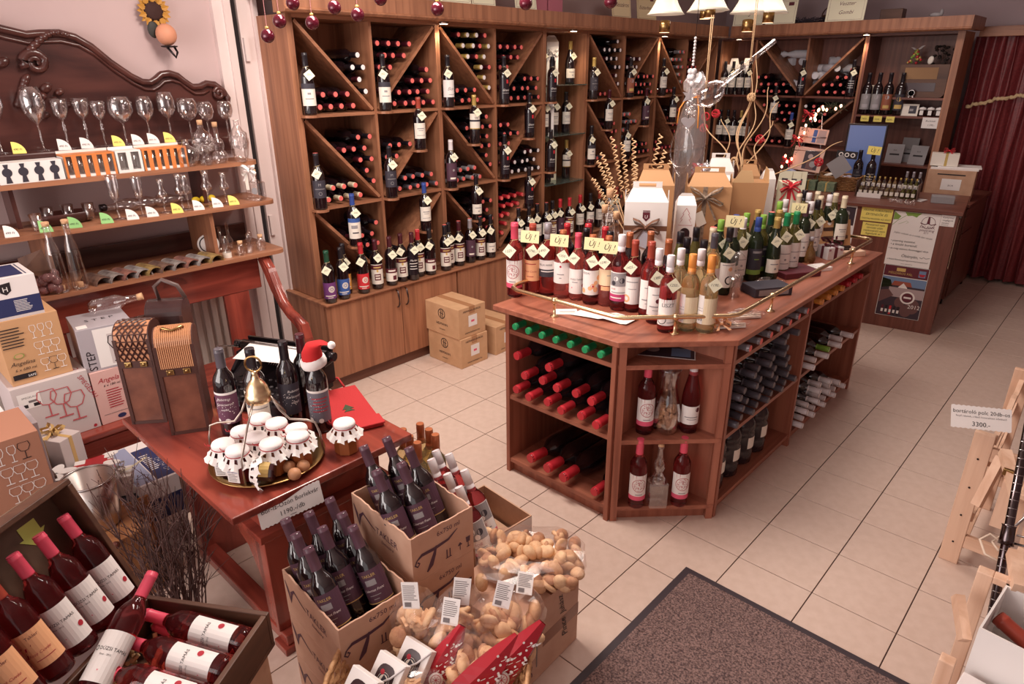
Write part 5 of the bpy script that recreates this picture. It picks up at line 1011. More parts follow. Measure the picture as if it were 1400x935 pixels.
arch(t, .07, .06, .02, .17, .13); ob('ribbon', bow_mesh(mat('patterned_ribbon', (160, 140, 122), .5, c2=(110, 92, 80), nscale=60), .08), None, t, (-.02, -.075, .34)); ob('ribbon_band', G().box(-.035, -.01, -.0662, .0662, .0, .40), MT['patterned_ribbon'], t)
ob('bow_tag', G().prism([(-.07, .25), (-.03, .27), (.0, .20), (-.05, .17)], -.0705, -.069, 'y'), IVORY, t)
t = giftbox_tall('narrow white bottle box with a red ribbon between the kraft boxes', (-.98, 1.50, .8855), fr, .085, .44, window=False, bow=MT['cap_red']); 
t = thing('gift_box', 'kraft wine carton flaring upwards with an open top on the island', 'gift box', (-.90, 1.66, .8855), (0, 0, fr))
w0, w1, d0, H = .085, .105, .08, .38
vs = [(-w0, -d0, 0), (w0, -d0, 0), (w0, d0, 0), (-w0, d0, 0), (-w1, -d0, H), (w1, -d0, H), (w1, d0, H), (-w1, d0, H)]
ob('box', G().add(vs, [(0, 1, 5, 4), (1, 2, 6, 5), (2, 3, 7, 6), (3, 0, 4, 7), (0, 3, 2, 1), (4, 5, 6, 7)]), KRAFT, t); ob('flap', G().prism([(-w1, H), (w1*.2, H), (0, H+.07), (-w1*.6, H+.07)], -d0, -d0+.002, 'y').prism([(-d0, H), (d0, H), (d0*.5, H+.08), (-d0*.6, H+.07)], w1-.002, w1, 'x'), KRAFTIN, t)
ob('print', G().box(-.05, .01, -d0-.0006, -d0-.0002, .10, .15), INK, t)
giftbox_tall('tall narrow white gift box with a pointed top and red bow under the willow twigs', (-.88, 1.90, .8855), fr, .08, .43, window=False)['label']
t = gable('tall kraft bottle box with a brown ribbon beside the willow twigs', (-1.02, 1.93, .8855), fr, .12, .12, .47, KRAFT); ob('ribbon', G().box(-.0605, .0605, -.0605, .0605, .27, .30), SATIN, t); ob('bow', bow_mesh(SATIN, .05), None, t, (.03, -.065, .28))
t = thing('gift_box', 'cream gift box with a wide red ribbon at the far end of the island', 'gift box', (-.98, 2.10, .0005), (0, 0, fr)); t.location = (-.76, 1.93, .8855)
ob('box', G().box(-.05, .05, -.05, .05, 0, .36, bev=.002), CREAM, t); ob('ribbon', G().box(-.012, .012, -.0506, .0506, 0, .3606), 'cap_red', t); ob('bow', bow_mesh(MT['cap_red'], .05), None, t, (0, -.055, .33))
q = (-1.12,0.937,1.408); t = gable('kraft gift box behind the white bow box, top flap open', (q[0]+.02, q[1], .8855), fr, .2, .12, q[2]-.8855+.01, KRAFT)
q = (-1.12,1.732,1.392); t = gable('white handled carton at the back of the island near the willow twigs', (-1.12, 1.72, .8855), fr, .16, .12, .52, WHITE)
g = G(); R = random.Random(12)
for i in range(26): a = R.uniform(0, 6.28); g.ell((R.uniform(-.035, .035), R.uniform(-.03, .03), R.uniform(.03, .10)), (.03, .026, .03), 6, 4)
t = thing('foil_gift', 'silver foil parcel tied with red at the back of the island', 'gift', (-1.1,1.444,1.309)); t.location.z = .8855
ob('stand', G().box(-.06, .06, -.05, .05, 0, .36, bev=.002), KRAFTIN, t); o = ob('foil', g, mat('foil', (226, 220, 224), .2, .6), t, (0, 0, .36)); ob('ribbon', bow_mesh(MT['cap_red'], .03), None, t, (0, -.04, .46))
# tall wrapped glass vase
t = thing('glass_vase', 'tall clear glass vase wrapped in cellophane with an orange ribbon', 'vase', (-1.10, 1.28, .8855))
ob('vase', G().lathe([(.0, .0), (.075, .0), (.08, .02), (.082, .35), (.085, .55), (.086, .64), (.075, .74), (.05, .82), (.03, .86), (.028, .88)], 28), thin('vase_glass', (244, 240, 240), .06, .06, .08, .5), t)
g = G()
for a in (0, PI/2): g.tube([(.07*math.cos(a)*math.sin(q)*(1 if math.cos(q) > -.9 else .8), -.088, .60+.11*math.cos(q)-.02*abs(math.sin(q))) for q in [2*PI*k/24 for k in range(24)]] if a == 0 else [(-.06, -.086, .52), (-.03, -.088, .47), (0, -.088, .44), (.03, -.088, .47), (.06, -.086, .52)], .005, 6, 0, a == 0)
ob('relief', g, GLASS, t); ob('ribbon', G().lathe([(.034, .855), (.034, .870)], 14, 0, None, (0, 0)).tube([(-.03, -.02, .86), (-.06, -.04, .80), (-.065, -.05, .72)], .004, 5).tube([(.03, -.02, .86), (.055, -.04, .80), (.066, -.05, .70)], .004, 5), 'cap_orange', t)
R = random.Random(21); g = G(); n = 16; vs = []
for z, r in ((.872, .026), (.90, .055), (.935, .06), (.965, .045), (.985, .03)):
    for i in range(n): rr = r*R.uniform(.75, 1.2); a = 2*PI*i/n; vs.append((rr*math.cos(a), rr*math.sin(a), z+R.uniform(-.008, .008)))
g.add(vs, [(j*n+i, j*n+(i+1) % n, (j+1)*n+(i+1) % n, (j+1)*n+i) for j in range(4) for i in range(n)]); ob('cellophane', g, thin('cello_white', (250, 244, 242), .04, .22, .25, .35), t)
# curled straws and willow twigs
STRAW = mat('dry_straw', (216, 178, 136), .7)
t = thing('curly_straws', 'bunch of tightly curled dried straws rising behind the white gift box', 'dried plant', (-1.145, .83, .8855))
ob('pot', G().lathe([(.035, 0), (.05, .12), (.048, .12), (.034, .01)], 12), 'crate_wood_x', t)
for q in ((-1.35, .75, 1.43), (-1.35, .78, 1.47), (-1.33, .84, 1.55), (-1.28, .87, 1.52), (-1.36, .72, 1.34), (-1.24, .92, 1.54), (-1.14, 1.03, 1.56), (-1.10, 1.02, 1.48), (-1.05, 1.0, 1.43), (-1.18, .86, 1.42)):
    a = Vector((0, 0, .1)); b = Vector(q)-Vector(t.location); m = a.lerp(b, .5); dd = (b-m).normalized(); u = dd.cross(Vector((0, 0, 1))).normalized(); w = dd.cross(u); N = 70
    pts = [a, a.lerp(m, .6)]+[m.lerp(b, k/N)+(u*math.cos(k*.95)+w*math.sin(k*.95))*.011 for k in range(N+1)]
    ob('straw', G().tube(pts, .0035, 5), STRAW, t)
t = thing('willow_twigs', 'spray of pale corkscrew willow twigs with red rattan balls on the island', 'dried plant', (-1.04, 2.02, 1.28)); t.location = (-1.06, 1.86, .8855)
ob('vase', G().lathe([(.03, 0), (.04, .02), (.038, .3), (.03, .36)], 12), GLASS, t)
R = random.Random(31); tips = [(-1.2, 2.17, 1.86), (-1.09, 2.22, 1.77), (-1.0, 2.2, 1.70), (-1.38, 1.91, 1.69), (-1.27, 1.97, 1.58), (-1.19, 2.2, 1.97), (-.62, 2.35, 1.46), (-.98, 2.1, 1.58), (-1.12, 2.1, 1.72)]
for k, q in enumerate(tips):
    b = Vector(q)-Vector(t.location); a = Vector((0, 0, .25)); pts = []; ph = R.uniform(0, 6)
    for i in range(26):
        f = i/25; p = a.lerp(b, f); amp = .035*math.sin(f*PI)**.6
        pts.append(p+Vector((math.sin(f*9+ph)*amp, math.cos(f*7+ph)*amp*.6, math.sin(f*8+ph)*.012)))
    ob('twig', G().tube(pts, [.006-.0035*i/25 for i in range(26)], 6), STRAW, t)
def rball(c, m, r=.026):
    g = G(); Q = random.Random(int(abs(c[0])*1000))
    for i in range(9):
        R3 = Euler((Q.uniform(0, 6), Q.uniform(0, 6), 0)).to_matrix(); g.tube([tuple(R3 @ Vector((r*math.cos(2*PI*j/14), r*math.sin(2*PI*j/14), 0))) for j in range(14)], .0028, 4, 0, True)
    return ob('rattan_ball', g, m, t, Vector(c)-Vector(t.location))
for c, m in (((-1.36, 1.93, 1.60), 'cap_red'), ((-1.30, 1.95, 1.62), 'cap_red'), ((-1.36, 1.92, 1.53), 'cap_red'), ((-1.03, 2.05, 1.47), 'cap_red'), ((-1.15, 1.98, 1.33), STRAW), ((-.72, 2.28, 1.33), 'cap_red'), ((-1.12, 2.05, 1.72), STRAW)): rball(c, m)
# small things lying on the island
single('paper_sheet', 'sheet of paper on the island top under the first rail post', 'paper', card(.10, .07, [('r', -.03, .04, .02, .025, GREYINK), ('r', -.03, .04, .035, .04, GREYINK)], WHITE), None, (-.88, -.085, .8862), (-PI/2, 0, .75))
g = G(); n = 10; vs = []
for i in range(n+1):
    for j in (0, 1): vs.append((-.13+.26*i/n, -.05+.1*j+.05*i/n, .002+.012*abs(math.sin(i*.35))*(1 if i > 5 else .3)))
single('paper_sheet', 'curling white sheet lying on the island top before the pink disc bottle', 'paper', G().add(vs, [(2*i, 2*i+2, 2*i+3, 2*i+1) for i in range(n)]), WHITE, (-.735, -.03, .8865), (0, 0, .02))
t = thing('tasting_glass', 'small clear tumbler holding a cellophane bundle on the island', 'glass', (-0.451,0.646,0.885))
ob('glass', G().lathe([(0, .002), (.028, .002), (.033, .10), (.031, .10), (.027, .006), (0, .006)], 16), GLASS, t); ob('cellophane', G().lathe([(.02, .01), (.03, .09), (.038, .14), (.036, .19), (.012, .215)], 9), CELLO, t)
t = thing('gift_case', 'dark flat presentation case on the island beside the rail', 'case', (-.36, .80, .8855), (0, 0, 1.0)); ob('case', G().box(-.10, .10, -.06, .06, 0, .045, bev=.003), SLATE, t); ob('lid_print', G().box(-.08, .08, -.0606, -.0602, .008, .036), GREYP, t)
R = random.Random(17)
for k, (q, w, nn_) in enumerate((((-0.278,0.404,0.9), 'heap of cellophane wrapped sticks on the island behind the chamfer rail', 14), ((-0.406,0.925,0.9), 'row of wrapped sticks on the island near the dark case', 9), ((-0.275,0.249,0.89), 'crumpled cellophane with a peach ribbon at the chamfer corner', 10))):
    t = thing('wrapped_sticks', w, 'packet', (q[0], q[1], .8858), (0, 0, .9))
    g = G()
    for i in range(nn_): g.ell((R.uniform(-.06, .06), R.uniform(-.03, .03), R.uniform(.01, .03)), (.04, .012, .010), 7, 4, 0, None, Euler((0, 0, R.uniform(-.5, .5))).to_matrix())
    ob('wrapping', g, CELLO, t); ob('sticks', G().box(-.07, .06, -.02, -.01, .003, .012).box(-.06, .07, .0, .012, .003, .013), 'print_ivory', t)
    if k == 2: ob('ribbon', bow_mesh(MT['print_peach'], .03), None, t, (-.05, -.02, .02), (-1.3, 0, 0))
single('wallet_box', 'dark brown flat box on the island in front of the green bottles', 'box', G().box(-.11, .11, -.085, .085, 0, .03, bev=.003), MAROON, (-0.396,1.209,0.885), (0, 0, 1.05))
single('white_tray', 'small white tray on the island beside the brown flat box', 'tray', G().box(-.05, .05, -.04, .04, 0, .02, bev=.002).box(-.04, .04, -.03, .03, .02, .024), WHITE, (-0.321,1.389,0.885), (0, 0, 1.05))
t = thing('ribbon_gift', 'clear boxed gift with a dark red ribbon on the island', 'gift', (-0.37,1.671,0.885), (0, 0, 1.0)); ob('box', G().box(-.05, .05, -.05, .05, 0, .07, bev=.002), SILVERRIB, t); ob('band', G().box(-.01, .01, -.051, .051, 0, .071).box(-.051, .051, -.01, .01, 0, .071), MAROON, t); ob('bow', bow_mesh(MAROON, .045), None, t, (0, 0, .085), (-1.0, 0, 0))
t = thing('small_decanter', 'little amber round bottle beside the ribboned gift on the island', 'bottle', (-0.421,1.498,0.885)); ob('glass', G().lathe([(.03, 0), (.036, .02), (.03, .06), (.012, .09), (.011, .12)], 14), mat('amber_glass', (176, 130, 80), .04, trans=.7), t); ob('stopper', G().lathe([(.012, .1205), (.014, .14), (.006, .145)], 10), 'cap_silver', t)
t = thing('wine_set', 'open wooden wine accessory case at the far end of the island', 'case', (-.34, 1.80, .8855), (0, 0, .95)); ob('base', G().box(-.10, .10, -.07, .07, 0, .03, bev=.002), 'pine_wood_x', t); ob('lid', G().box(-.10, .10, -.006, .006, 0, .15, bev=.002), KRAFT, t, (0, .075, .03), (-.25, 0, 0)); ob('tools', G().box(-.07, .02, -.03, -.01, .0305, .04).box(-.05, .06, .01, .03, .0305, .042), IRON, t)
ob('recess', G().box(-.08, -.01, -.0075, -.0065, .04, .06).box(.01, .08, -.0075, -.0065, .04, .06).box(-.08, .06, -.0075, -.0065, .09, .11), 'crate_wood_x', t, (0, .075, .03), (-.25, 0, 0))

# ---- chandelier, baubles and hanging ornaments ----
t = thing('chandelier', 'brown metal chandelier with cream glass bell shades over the island', 'lamp', (-.78, .80, 2.30))
SHADE = mat('shade_glass', (236, 226, 206), .4, emit=.12)
hub = Vector((-.78, .80, 2.33))
ob('rod', G().tube([(0, 0, .05), (0, 0, .55)], .010, 8), IRON, t); ob('hub', G().lathe([(.01, .06), (.04, .04), (.05, .02), (.02, -.02), (.004, -.05)], 14), IRON, t)
SHM = G().lathe([(.028, .105), (.034, .10), (.040, .075), (.052, .045), (.072, .012), (.084, 0), (.0825, 0), (.070, .012), (.050, .045), (.038, .075), (.03, .10)], 24).mesh('shade', [SHADE])
CUP = G().lathe([(.016, 0), (.0245, .0), (.0245, .045), (.018, .05)], 14).mesh('socket', [OLDBRASS])
GLOW = G().lathe([(.0001, -.0006), (.0235, -.0006)], 14).mesh('bulb', [mat('lamp_glow', (255, 206, 160), .5, emit=3)])
for c, drop in ((( -.933, .642), .045), ((-.80, .76), .0), ((-.752, .71), .0), ((-.64, .86), .045), ((-.575, .92), .01)):
    z = 2.105+(.01 if drop else .02); L = Vector((c[0], c[1], z))-Vector(t.location)
    ob('shade', SHM, None, t, L); sc = ob('socket', CUP, None, t, L+Vector((0, 0, -.028-drop))); ob('bulb', GLOW, None, sc)
    a = L+Vector((0, 0, .105)); ob('arm', G().tube([(0, 0, .02), a*.35+Vector((0, 0, .09)), a*.75+Vector((0, 0, .08)), a+Vector((0, 0, .03)), a], .008, 7), IRON, t); ob('cap', G().lathe([(.034, .098), (.022, .12), (.012, .13)], 12), IRON, t, L)
BAU = mat('bauble_red', (92, 20, 38), .14, .3, coat=.5)
bm_ = G().ell((0, 0, 0), (.025, .025, .025), 18, 12).mesh('bauble', [BAU]); cm_ = G().lathe([(.007, .023), (.007, .031), (.003, .033)], 8).mesh('cap', [MT['cap_gold']])
for i, q in enumerate([Vector(p) for p in ((-1.712, -0.887, 2.010), (-1.694, -0.841, 2.061), (-1.675, -0.788, 2.124), (-1.602, -0.759, 2.055), (-1.556, -0.686, 2.108), (-1.485, -0.634, 2.082), (-1.438, -0.559, 2.138), (-1.271, -0.423, 2.101), (-1.034, -0.190, 2.120), (-0.802, 0.030, 2.124))]):
    o = single('bauble', 'dark red glass bauble on a string, %s' % ('lowest of the first two near the rack end', 'second one, beside the lowest', 'third, cut by the picture top', 'shiny fourth one', 'fifth in the row', 'matt sixth one', 'alone over the third rack column', 'over the downlight post', 'near the pink bags', 'beside the winemaker signs')[i], 'ornament', bm_, None, q)
    ob('cap', cm_, None, o); ob('string', G().tube([(0, 0, .03), (.004, .002, 2.85-q.z)], .0012, 4), mat('bauble_string', (190, 130, 130), .6), o)
# glass wine thief on cords
t = thing('wine_thief', 'blown glass wine thief with a long stem hung over the island', 'ornament', (-.515, .29, 1.778))
a, b = Vector((.15, .24, .21)), Vector((.0, .0, .0)); d = (b-a).normalized(); Q = d.to_track_quat('Z', 'Y').to_matrix().to_4x4()
ob('stem', G().tube([a, a.lerp(b, .75)], .010, 10), GLASS, t); L = (b-a).length
ob('bulb', G().lathe([(.009, L*.70), (.014, L*.74), (.036, L*.80), (.045, L*.9), (.040, L*1.0), (.022, L*1.06), (.01, L*1.09)], 18, 0, Matrix.Translation(a) @ Q), GLASS, t)
ob('grape_end', G().ell((-.02, -.045, -.035), (.018, .018, .018), 9, 6).ell((-.035, -.055, -.02), (.016, .016, .016), 9, 6).ell((-.03, -.07, -.045), (.014, .014, .014), 9, 6).ell((-.012, -.06, -.055), (.012, .012, .012), 9, 6), GLASS, t)
for p in (a.lerp(b, .35), b): ob('cord', G().tube([p, p+Vector((-.02, .03, .30))], .0017, 5).tube([p+Vector((.004, 0, 0)), p+Vector((-.012, .03, .30))], .0017, 5), STRAW, t)
t = thing('bead_hanger', 'string of glass beads with a glitter star and a heart, hung from the chandelier', 'ornament', (-.60, .33, 2.02))
ob('string', G().tube([(0, 0, .12), (0, 0, -.38)], .0012, 4), IRON, t)
g = G(); R = random.Random(1)
for i in range(9): g.ell((0, 0, -.02-.012*i), (.006, .006, .006), 7, 5)
for k in range(10): g.ell((R.uniform(-.015, .015), R.uniform(-.01, .01), -.14-R.uniform(0, .05)), (.012, .012, .012), 7, 5)
ob('beads', g, SILVERRIB, t)
st = [(.032*(1 if i % 2 == 0 else .42)*math.sin(PI*i/5), .032*(1 if i % 2 == 0 else .42)*math.cos(PI*i/5)) for i in range(10)]
ob('star', G().prism(st, -.004, .004, 'y'), mat('glitter', (190, 182, 184), .4, .4), t, (-.005, 0, -.235), (0, .2, .7))
hp = [(.026*math.sin(a)**3*1.1, .022*(math.cos(a)-.35*math.cos(2*a)-.12*math.cos(3*a))) for a in [2*PI*i/24 for i in range(24)]]
ob('heart', G().prism(hp, -.004, .004, 'y'), 'glitter', t, (.0, 0, -.335), (0, 0, .7))

# ---- wall corner: carved headboard, glass shelves, settee, radiator ----
t = thing('sunflower_candle_holder', 'sunflower shaped wall candle holder with a terracotta ball on the wall', 'sconce', (XW+.03, -.775, 2.17))
Mx = Matrix.Rotation(PI/2, 4, 'Y')
ob('centre', G().lathe([(.0001, .022), (.03, .018), (.050, .004), (.046, 0)], 18, 0, Mx), mat('seed_brown', (62, 38, 34), .9, bump=.4, nscale=200), t)
pm = G().add([(0, .034, 0), (-.016, .055, .006), (0, .082, .004), (.016, .055, .006)], [(0, 3, 2, 1)]).mesh('petal', [mat('petal_yellow', (186, 132, 52), .6)])
for i in range(20):
    o = ob('petal', pm, None, t, (.004+.004*(i % 2), 0, 0)); o.rotation_euler = (Matrix.Rotation(PI/2, 4, 'Y') @ Matrix.Rotation(2*PI*i/20, 4, 'Z')).to_euler()
ob('bracket', G().tube([(.0, .0, -.06), (.03, .02, -.16), (.06, .03, -.19), (.07, .045, -.215), (.06, .06, -.19), (.05, .05, -.16)], .006, 6).lathe([(.03, -.168), (.04, -.164), (.04, -.16)], 14, 0, Matrix.Translation((.045, .03, 0))), IRON, t); ob('leaf', G().ell((.012, -.02, -.085), (.006, .03, .04), 10, 6), mat('dark_leaf', (50, 48, 44), .6), t)
ob('candle_ball', G().ell((.045, .025, -.108), (.048, .05, .052), 18, 10), mat('terracotta', (206, 142, 112), .6), t)
# carved headboard
hb = thing('carved_headboard', 'dark carved wooden bed headboard with scrolls standing against the wall behind the glasses', 'headboard', (-3.03, -1.3, 1.0))
def hp_(n, g, m='dark_wood_y'): return ob(n, g, m, hb, world=True)
OUT = [(-.474, 1.47), (-.478, 1.70), (-.468, 1.76), (-.49, 1.80), (-.53, 1.832), (-.575, 1.838), (-.61, 1.822), (-.652, 1.822), (-.69, 1.85), (-.72, 1.878), (-.76, 1.89), (-.80, 1.885), (-.83, 1.862), (-.86, 1.846), (-.90, 1.85), (-.95, 1.878), (-1.03, 1.942), (-1.10, 2.012), (-1.16, 2.05), (-1.22, 2.066), (-1.30, 2.062), (-1.353, 2.055), (-1.44, 2.076), (-1.6, 2.13), (-1.8, 2.16), (-2.1, 2.16), (-2.4, 2.10), (-2.4, 1.47)]
hp_('board', G().prism(OUT, XW+.002, -3.025, 'x'))
hp_('moulding', G().tube([(-3.018, y, z-.01) for y, z in OUT[1:-1]], .017, 8)); hp_('inner_moulding', G().tube([(-3.022, y+(.01 if y > -1.2 else 0), z-.045) for y, z in OUT[5:-2]], .009, 6))
def scroll(cy, cz, r, s=1, tn=1.75): return [(-3.012, cy+s*r*(1-.8*i/30)*math.cos(tn*2*PI*i/30-.5), cz+r*(1-.8*i/30)*math.sin(tn*2*PI*i/30-.5)) for i in range(31)]
hp_('scroll', G().tube(scroll(-.515, 1.775, .035), .012, 7)); hp_('scroll', G().tube(scroll(-1.345, 1.93, .05, -1), [.022-.012*i/30 for i in range(31)], 8))
g = G()
for i in range(9): a = i/8; g.ell((-3.010, -1.35+.16*a, 1.985+.065*math.sin(a*2.2)+.01*a), (.018, .026*(1-.6*a), .018*(1-.4*a)), 8, 5, 0, None, Euler((.5-a, 0, 0)).to_matrix())
for i in range(7): a = i/6; g.ell((-3.010, -1.40-.05*a, 1.86-.10*a), (.016, .03, .016), 8, 5, 0, None, Euler((.9, 0, 0)).to_matrix())
for y, z, r in ((-1.33, 1.82, .03), (-1.28, 1.80, .022), (-1.36, 1.78, .03), (-1.31, 1.77, .018), (-1.26, 1.74, .02), (-1.42, 1.75, .028), (-1.36, 1.70, .022), (-1.47, 1.93, .03), (-1.53, 1.96, .026)): g.ell((-3.010, y, z), (.018, r, r*.7), 9, 5, 0, None, Euler((r*20, 0, 0)).to_matrix())
o = hp_('carving', g); o['kind'] = 'stuff'
# display shelves for glass in front of the headboard
sh = thing('display_shelves', 'stepped wooden display shelves for glassware above the settee back', 'shelf', (-2.85, -1.4, .94))
def sp(n, g, m='shelf_wood_y'): return ob(n, g, m, sh, world=True)
def board(z, x1, y1, h=.022, x0=-3.02):
    r = .05; n = 6; return sp('board', G().prism([(x0, -2.4), (x1, -2.4)]+[(x1-r+r*math.cos(a), y1-r+r*math.sin(a)) for a in [PI/2*i/n for i in range(n+1)]]+[(x0, y1)], z-h, z))
ZD, ZC, ZB, ZA = .962, 1.228, 1.432, 1.548
board(ZD, -2.60, -.46, .02); board(ZC, -2.665, -.445); board(ZB, -2.78, -.455); sp('board', G().box(-3.02, -2.90, -2.4, -.60, ZA-.045, ZA, bev=.008), 'dark_wood_y')
for y in (-.80, -1.55): sp('upright', G().box(-2.99, -2.69, y-.02, y, ZD+.0005, ZC-.0225, bev=.001), 'shelf_wood_z')
sp('back_rail', G().box(-3.02, -2.985, -2.4, -.5, ZD+.0005, 1.06), 'dark_wood_y')
for y in (-.75, -1.6): sp('upright', G().box(-2.99, -2.84, y-.018, y, ZC+.0005, ZB-.0225), 'dark_wood_z'); sp('upright', G().box(-2.99, -2.92, y-.018, y, ZB+.0005, ZA-.0455), 'dark_wood_z')
# settee
se = thing('wooden_settee', 'red brown wooden settee with a broad back rail and scrolled arm', 'settee', (-2.5, -1.5, 0))
def tp(n, g, m='red_wood_y'): return ob(n, g, m, se, world=True)
tp('back_rail', G().box(-2.705, -2.672, -2.4, -.60, .752, .938, bev=.006)); tp('seat', G().box(-2.67, -2.27, -2.4, -.57, .37, .404, bev=.008)); tp('seat_rail', G().box(-2.30, -2.275, -2.38, -.60, .28, .3695), 'red_wood_y')
for y in (-.75, -1.65, -2.3): tp('back_post', G().box(-2.70, -2.676, y-.07, y+.07, .2, .7515), 'red_wood_z')
for y in (-.62, -2.3): tp('leg', G().box(-2.34, -2.28, y-.03, y+.03, 0, .3695), 'red_wood_z'); tp('leg', G().box(-2.70, -2.64, y-.03, y+.03, 0, .3695), 'red_wood_z')
g = G(); P = [(-2.66, .93), (-2.60, .86), (-2.55, .77), (-2.49, .69), (-2.42, .64), (-2.36, .625), (-2.31, .60), (-2.29, .54), (-2.285, .405)]
for i in range(24):
    pass
W = .028; up = []; 
for i, (x, z) in enumerate(P):
    a = Vector(P[max(i-1, 0)]); b = Vector(P[min(i+1, len(P)-1)]); d = (b-a).normalized(); n = Vector((-d.y, d.x))*(.024+.008*math.sin(i*1.2)); up.append(((x-n.x, z-n.y), (x+n.x, z+n.y)))
g.prism([p[0] for p in up]+[p[1] for p in reversed(up)], -.60, -.555, 'y'); g.tube([(x, -.578, z+.012) for x, z in P], .026, 8)
o = tp('arm', g, 'red_wood_z')
rays = G()
for i in range(15): a = PI*(i+.5)/15; rays.add([(-2.6715, -1.06-.02*math.cos(a), .865+.02*math.sin(a)), (-2.6715, -1.06-.06*math.cos(a-.05), .865+.045*math.sin(a-.05)), (-2.6715, -1.06-.06*math.cos(a+.05), .865+.045*math.sin(a+.05))], [(0, 1, 2)])
o = tp('carving', rays, mat('carved_dark', (80, 26, 24), .4)); o['kind'] = 'stuff'
# radiator
t = thing('radiator', 'white ribbed radiator on the wall under the glass shelves', 'radiator', (-3.0, -1.2, .12))
RADW = mat('radiator_white', (226, 210, 200), .4); g = G(); n = 36; vs = []
ob('body', G().box(XW+.02, -2.985, -1.9, -.66, .14, .72, bev=.006), RADW, t, world=True)
for i in range(24): y = -1.87+i*.05; ob('rib', cached('rib', lambda: G().box(-.0, .018, -.016, .016, 0, .52, bev=.006).mesh('rib', [RADW])), None, t, (-2.985+3.0, y+1.2, .17-.12))
# ---- glassware ----
def gm(key, pr, n=18, m=None): return cached(('glass', key), lambda: G().lathe(pr, n).mesh('glass', [m or GLASS]))
def wineglass(kind):
    bowls = {'tulip': [(.004, .105), (.03, .125), (.041, .155), (.04, .19), (.032, .225)], 'balloon': [(.004, .095), (.04, .115), (.054, .15), (.052, .185), (.042, .21)], 'flared': [(.004, .125), (.022, .135), (.03, .16), (.033, .19), (.037, .215)],
             'round': [(.004, .09), (.032, .105), (.041, .135), (.039, .165), (.030, .185)], 'big': [(.004, .12), (.035, .15), (.052, .2), (.05, .245), (.036, .285)], 'flute': [(.004, .08), (.018, .1), (.024, .14), (.026, .19), (.025, .2)],
             'grappa': [(.004, .07), (.022, .08), (.025, .098), (.014, .115), (.013, .14), (.017, .165)]}
    b = bowls[kind]; knob = [(.004, b[0][1]-.05), (.009, b[0][1]-.042), (.004, b[0][1]-.034), (.008, b[0][1]-.025), (.004, b[0][1]-.015)] if kind == 'flared' else []
    pr = [(.034, 0), (.034, .002), (.012, .005), (.004, .012)]+knob+b+[(r-.0012, z) for r, z in reversed(b[1:])]+[(.0, b[0][1]+.012)]
    return gm(kind, pr)
AG = [(3, 'big', 1.0, 'at the near end, very tall'), (60, 'big', .98, 'tall bowl, second along'), (94, 'flared', 1.05, 'flared bowl and knobbed stem, first'), (122, 'flared', 1.05, 'flared bowl and knobbed stem, second'), (144, 'flared', .98, 'flared bowl and knobbed stem, third'), (173, 'balloon', 1.08, 'wide balloon bowl'), (206, 'tulip', 1.0, 'tulip bowl after the balloon glass'), (235, 'tulip', 1.08, 'taller tulip bowl'), (262, 'balloon', 1.0, 'straight bowl behind the textured decanter'), (286, 'round', 1.02, 'round bowl behind the stacked ball decanter'), (312, 'round', 1.02, 'last one, round bowl')]
AY = {3: -1.576, 60: -1.413, 94: -1.31, 122: -1.222, 144: -1.15, 173: -1.052, 206: -0.936, 235: -0.83, 262: -0.726, 286: -0.631, 312: -0.524}
CARDQ = lambda c: cached(('cq', c.name), lambda: card_q(c))
def card_q(c):
    g = G(); n = 8; pts = [(0, 0)]+[(.052*math.cos(a), .052*math.sin(a)) for a in [PI/2*i/n for i in range(n+1)]]
    g.prism(pts, -.0005, .0005, 'y'); ms = [c]; prints(g, ms, Matrix.Translation((0, -.0006, 0)) @ FRONT, [('t', '490 Ft', .021, .014, .013, INK, .2, .036)]); return g.mesh('card', ms)
def pcard(y, x, z, c, w): return single('price_card', w, 'price card', CARDQ(c), None, (x, y, z), (-.2, 0, PI/2-.35))
for px, k, s, w in AG:
    o = single('wine_glass', 'stemmed glass on the top display shelf, '+w, 'glass', wineglass(k), None, (-2.955, AY[px], ZA+.0005)); o.scale = (s, s, s)
for y, c, w in ((-1.545, YELLOW, 'yellow, at the near end'), (-1.365, WHITE, 'white, below the second tall glass'), (-1.27, WHITE, 'white, below the first flared glass'), (-1.13, YELLOW, 'yellow, below the third flared glass'), (-1.04, WHITE, 'white, below the balloon glass'), (-.965, WHITE, 'white, below the tulip glass'), (-.885, YELLOW, 'yellow, beside the flat decanter')):
    pcard(y, -2.915, ZA+.0005, c, 'quarter round price card on the top display shelf: '+w)
# shot glass packs and decanters
ORNG = mat('pack_orange', (216, 130, 70), .5); PACKIN = mat('pack_inside', (150, 110, 100), .4)
def shotpack(y0, y1, n, m, w, h=.095, x=-2.85):
    t = thing('shot_glass_pack', w, 'box', (x, (y0+y1)/2, ZB+.0005)); W = y1-y0
    ob('tray', G().box(-.05, .05, -W/2, W/2, 0, .012).box(-.05, -.047, -W/2, W/2, .012, h+.02).box(-.05, .05, -W/2, -W/2+.003, .012, h).box(-.05, .05, W/2-.003, W/2, .012, h), WHITE, t); ob('top', G().box(-.05, .05, -W/2, W/2, h, h+.008), m, t)
    for i in range(n+1): yy = -W/2+W*i/n; ob('bar', G().box(.047, .051, max(yy-.010, -W/2), min(yy+.010, W/2), .0, h), m, t)
    for i in range(n): ob('shot_glass', gm('shot', [(.017, 0), (.018, .01), (.022, .075), (.0205, .075), (.016, .014), (.0, .014)], 12), None, t, (.015, -W/2+W*(i+.5)/n, .0125))
shotpack(-1.385, -1.17, 5, ORNG, 'orange slotted pack of shot glasses on the middle display shelf, longer first one'); shotpack(-1.165, -1.05, 2, WHITE, 'clear white pack of two shot glasses between the orange packs'); shotpack(-1.045, -.83, 6, ORNG, 'orange slotted pack of shot glasses beside the flat decanter')
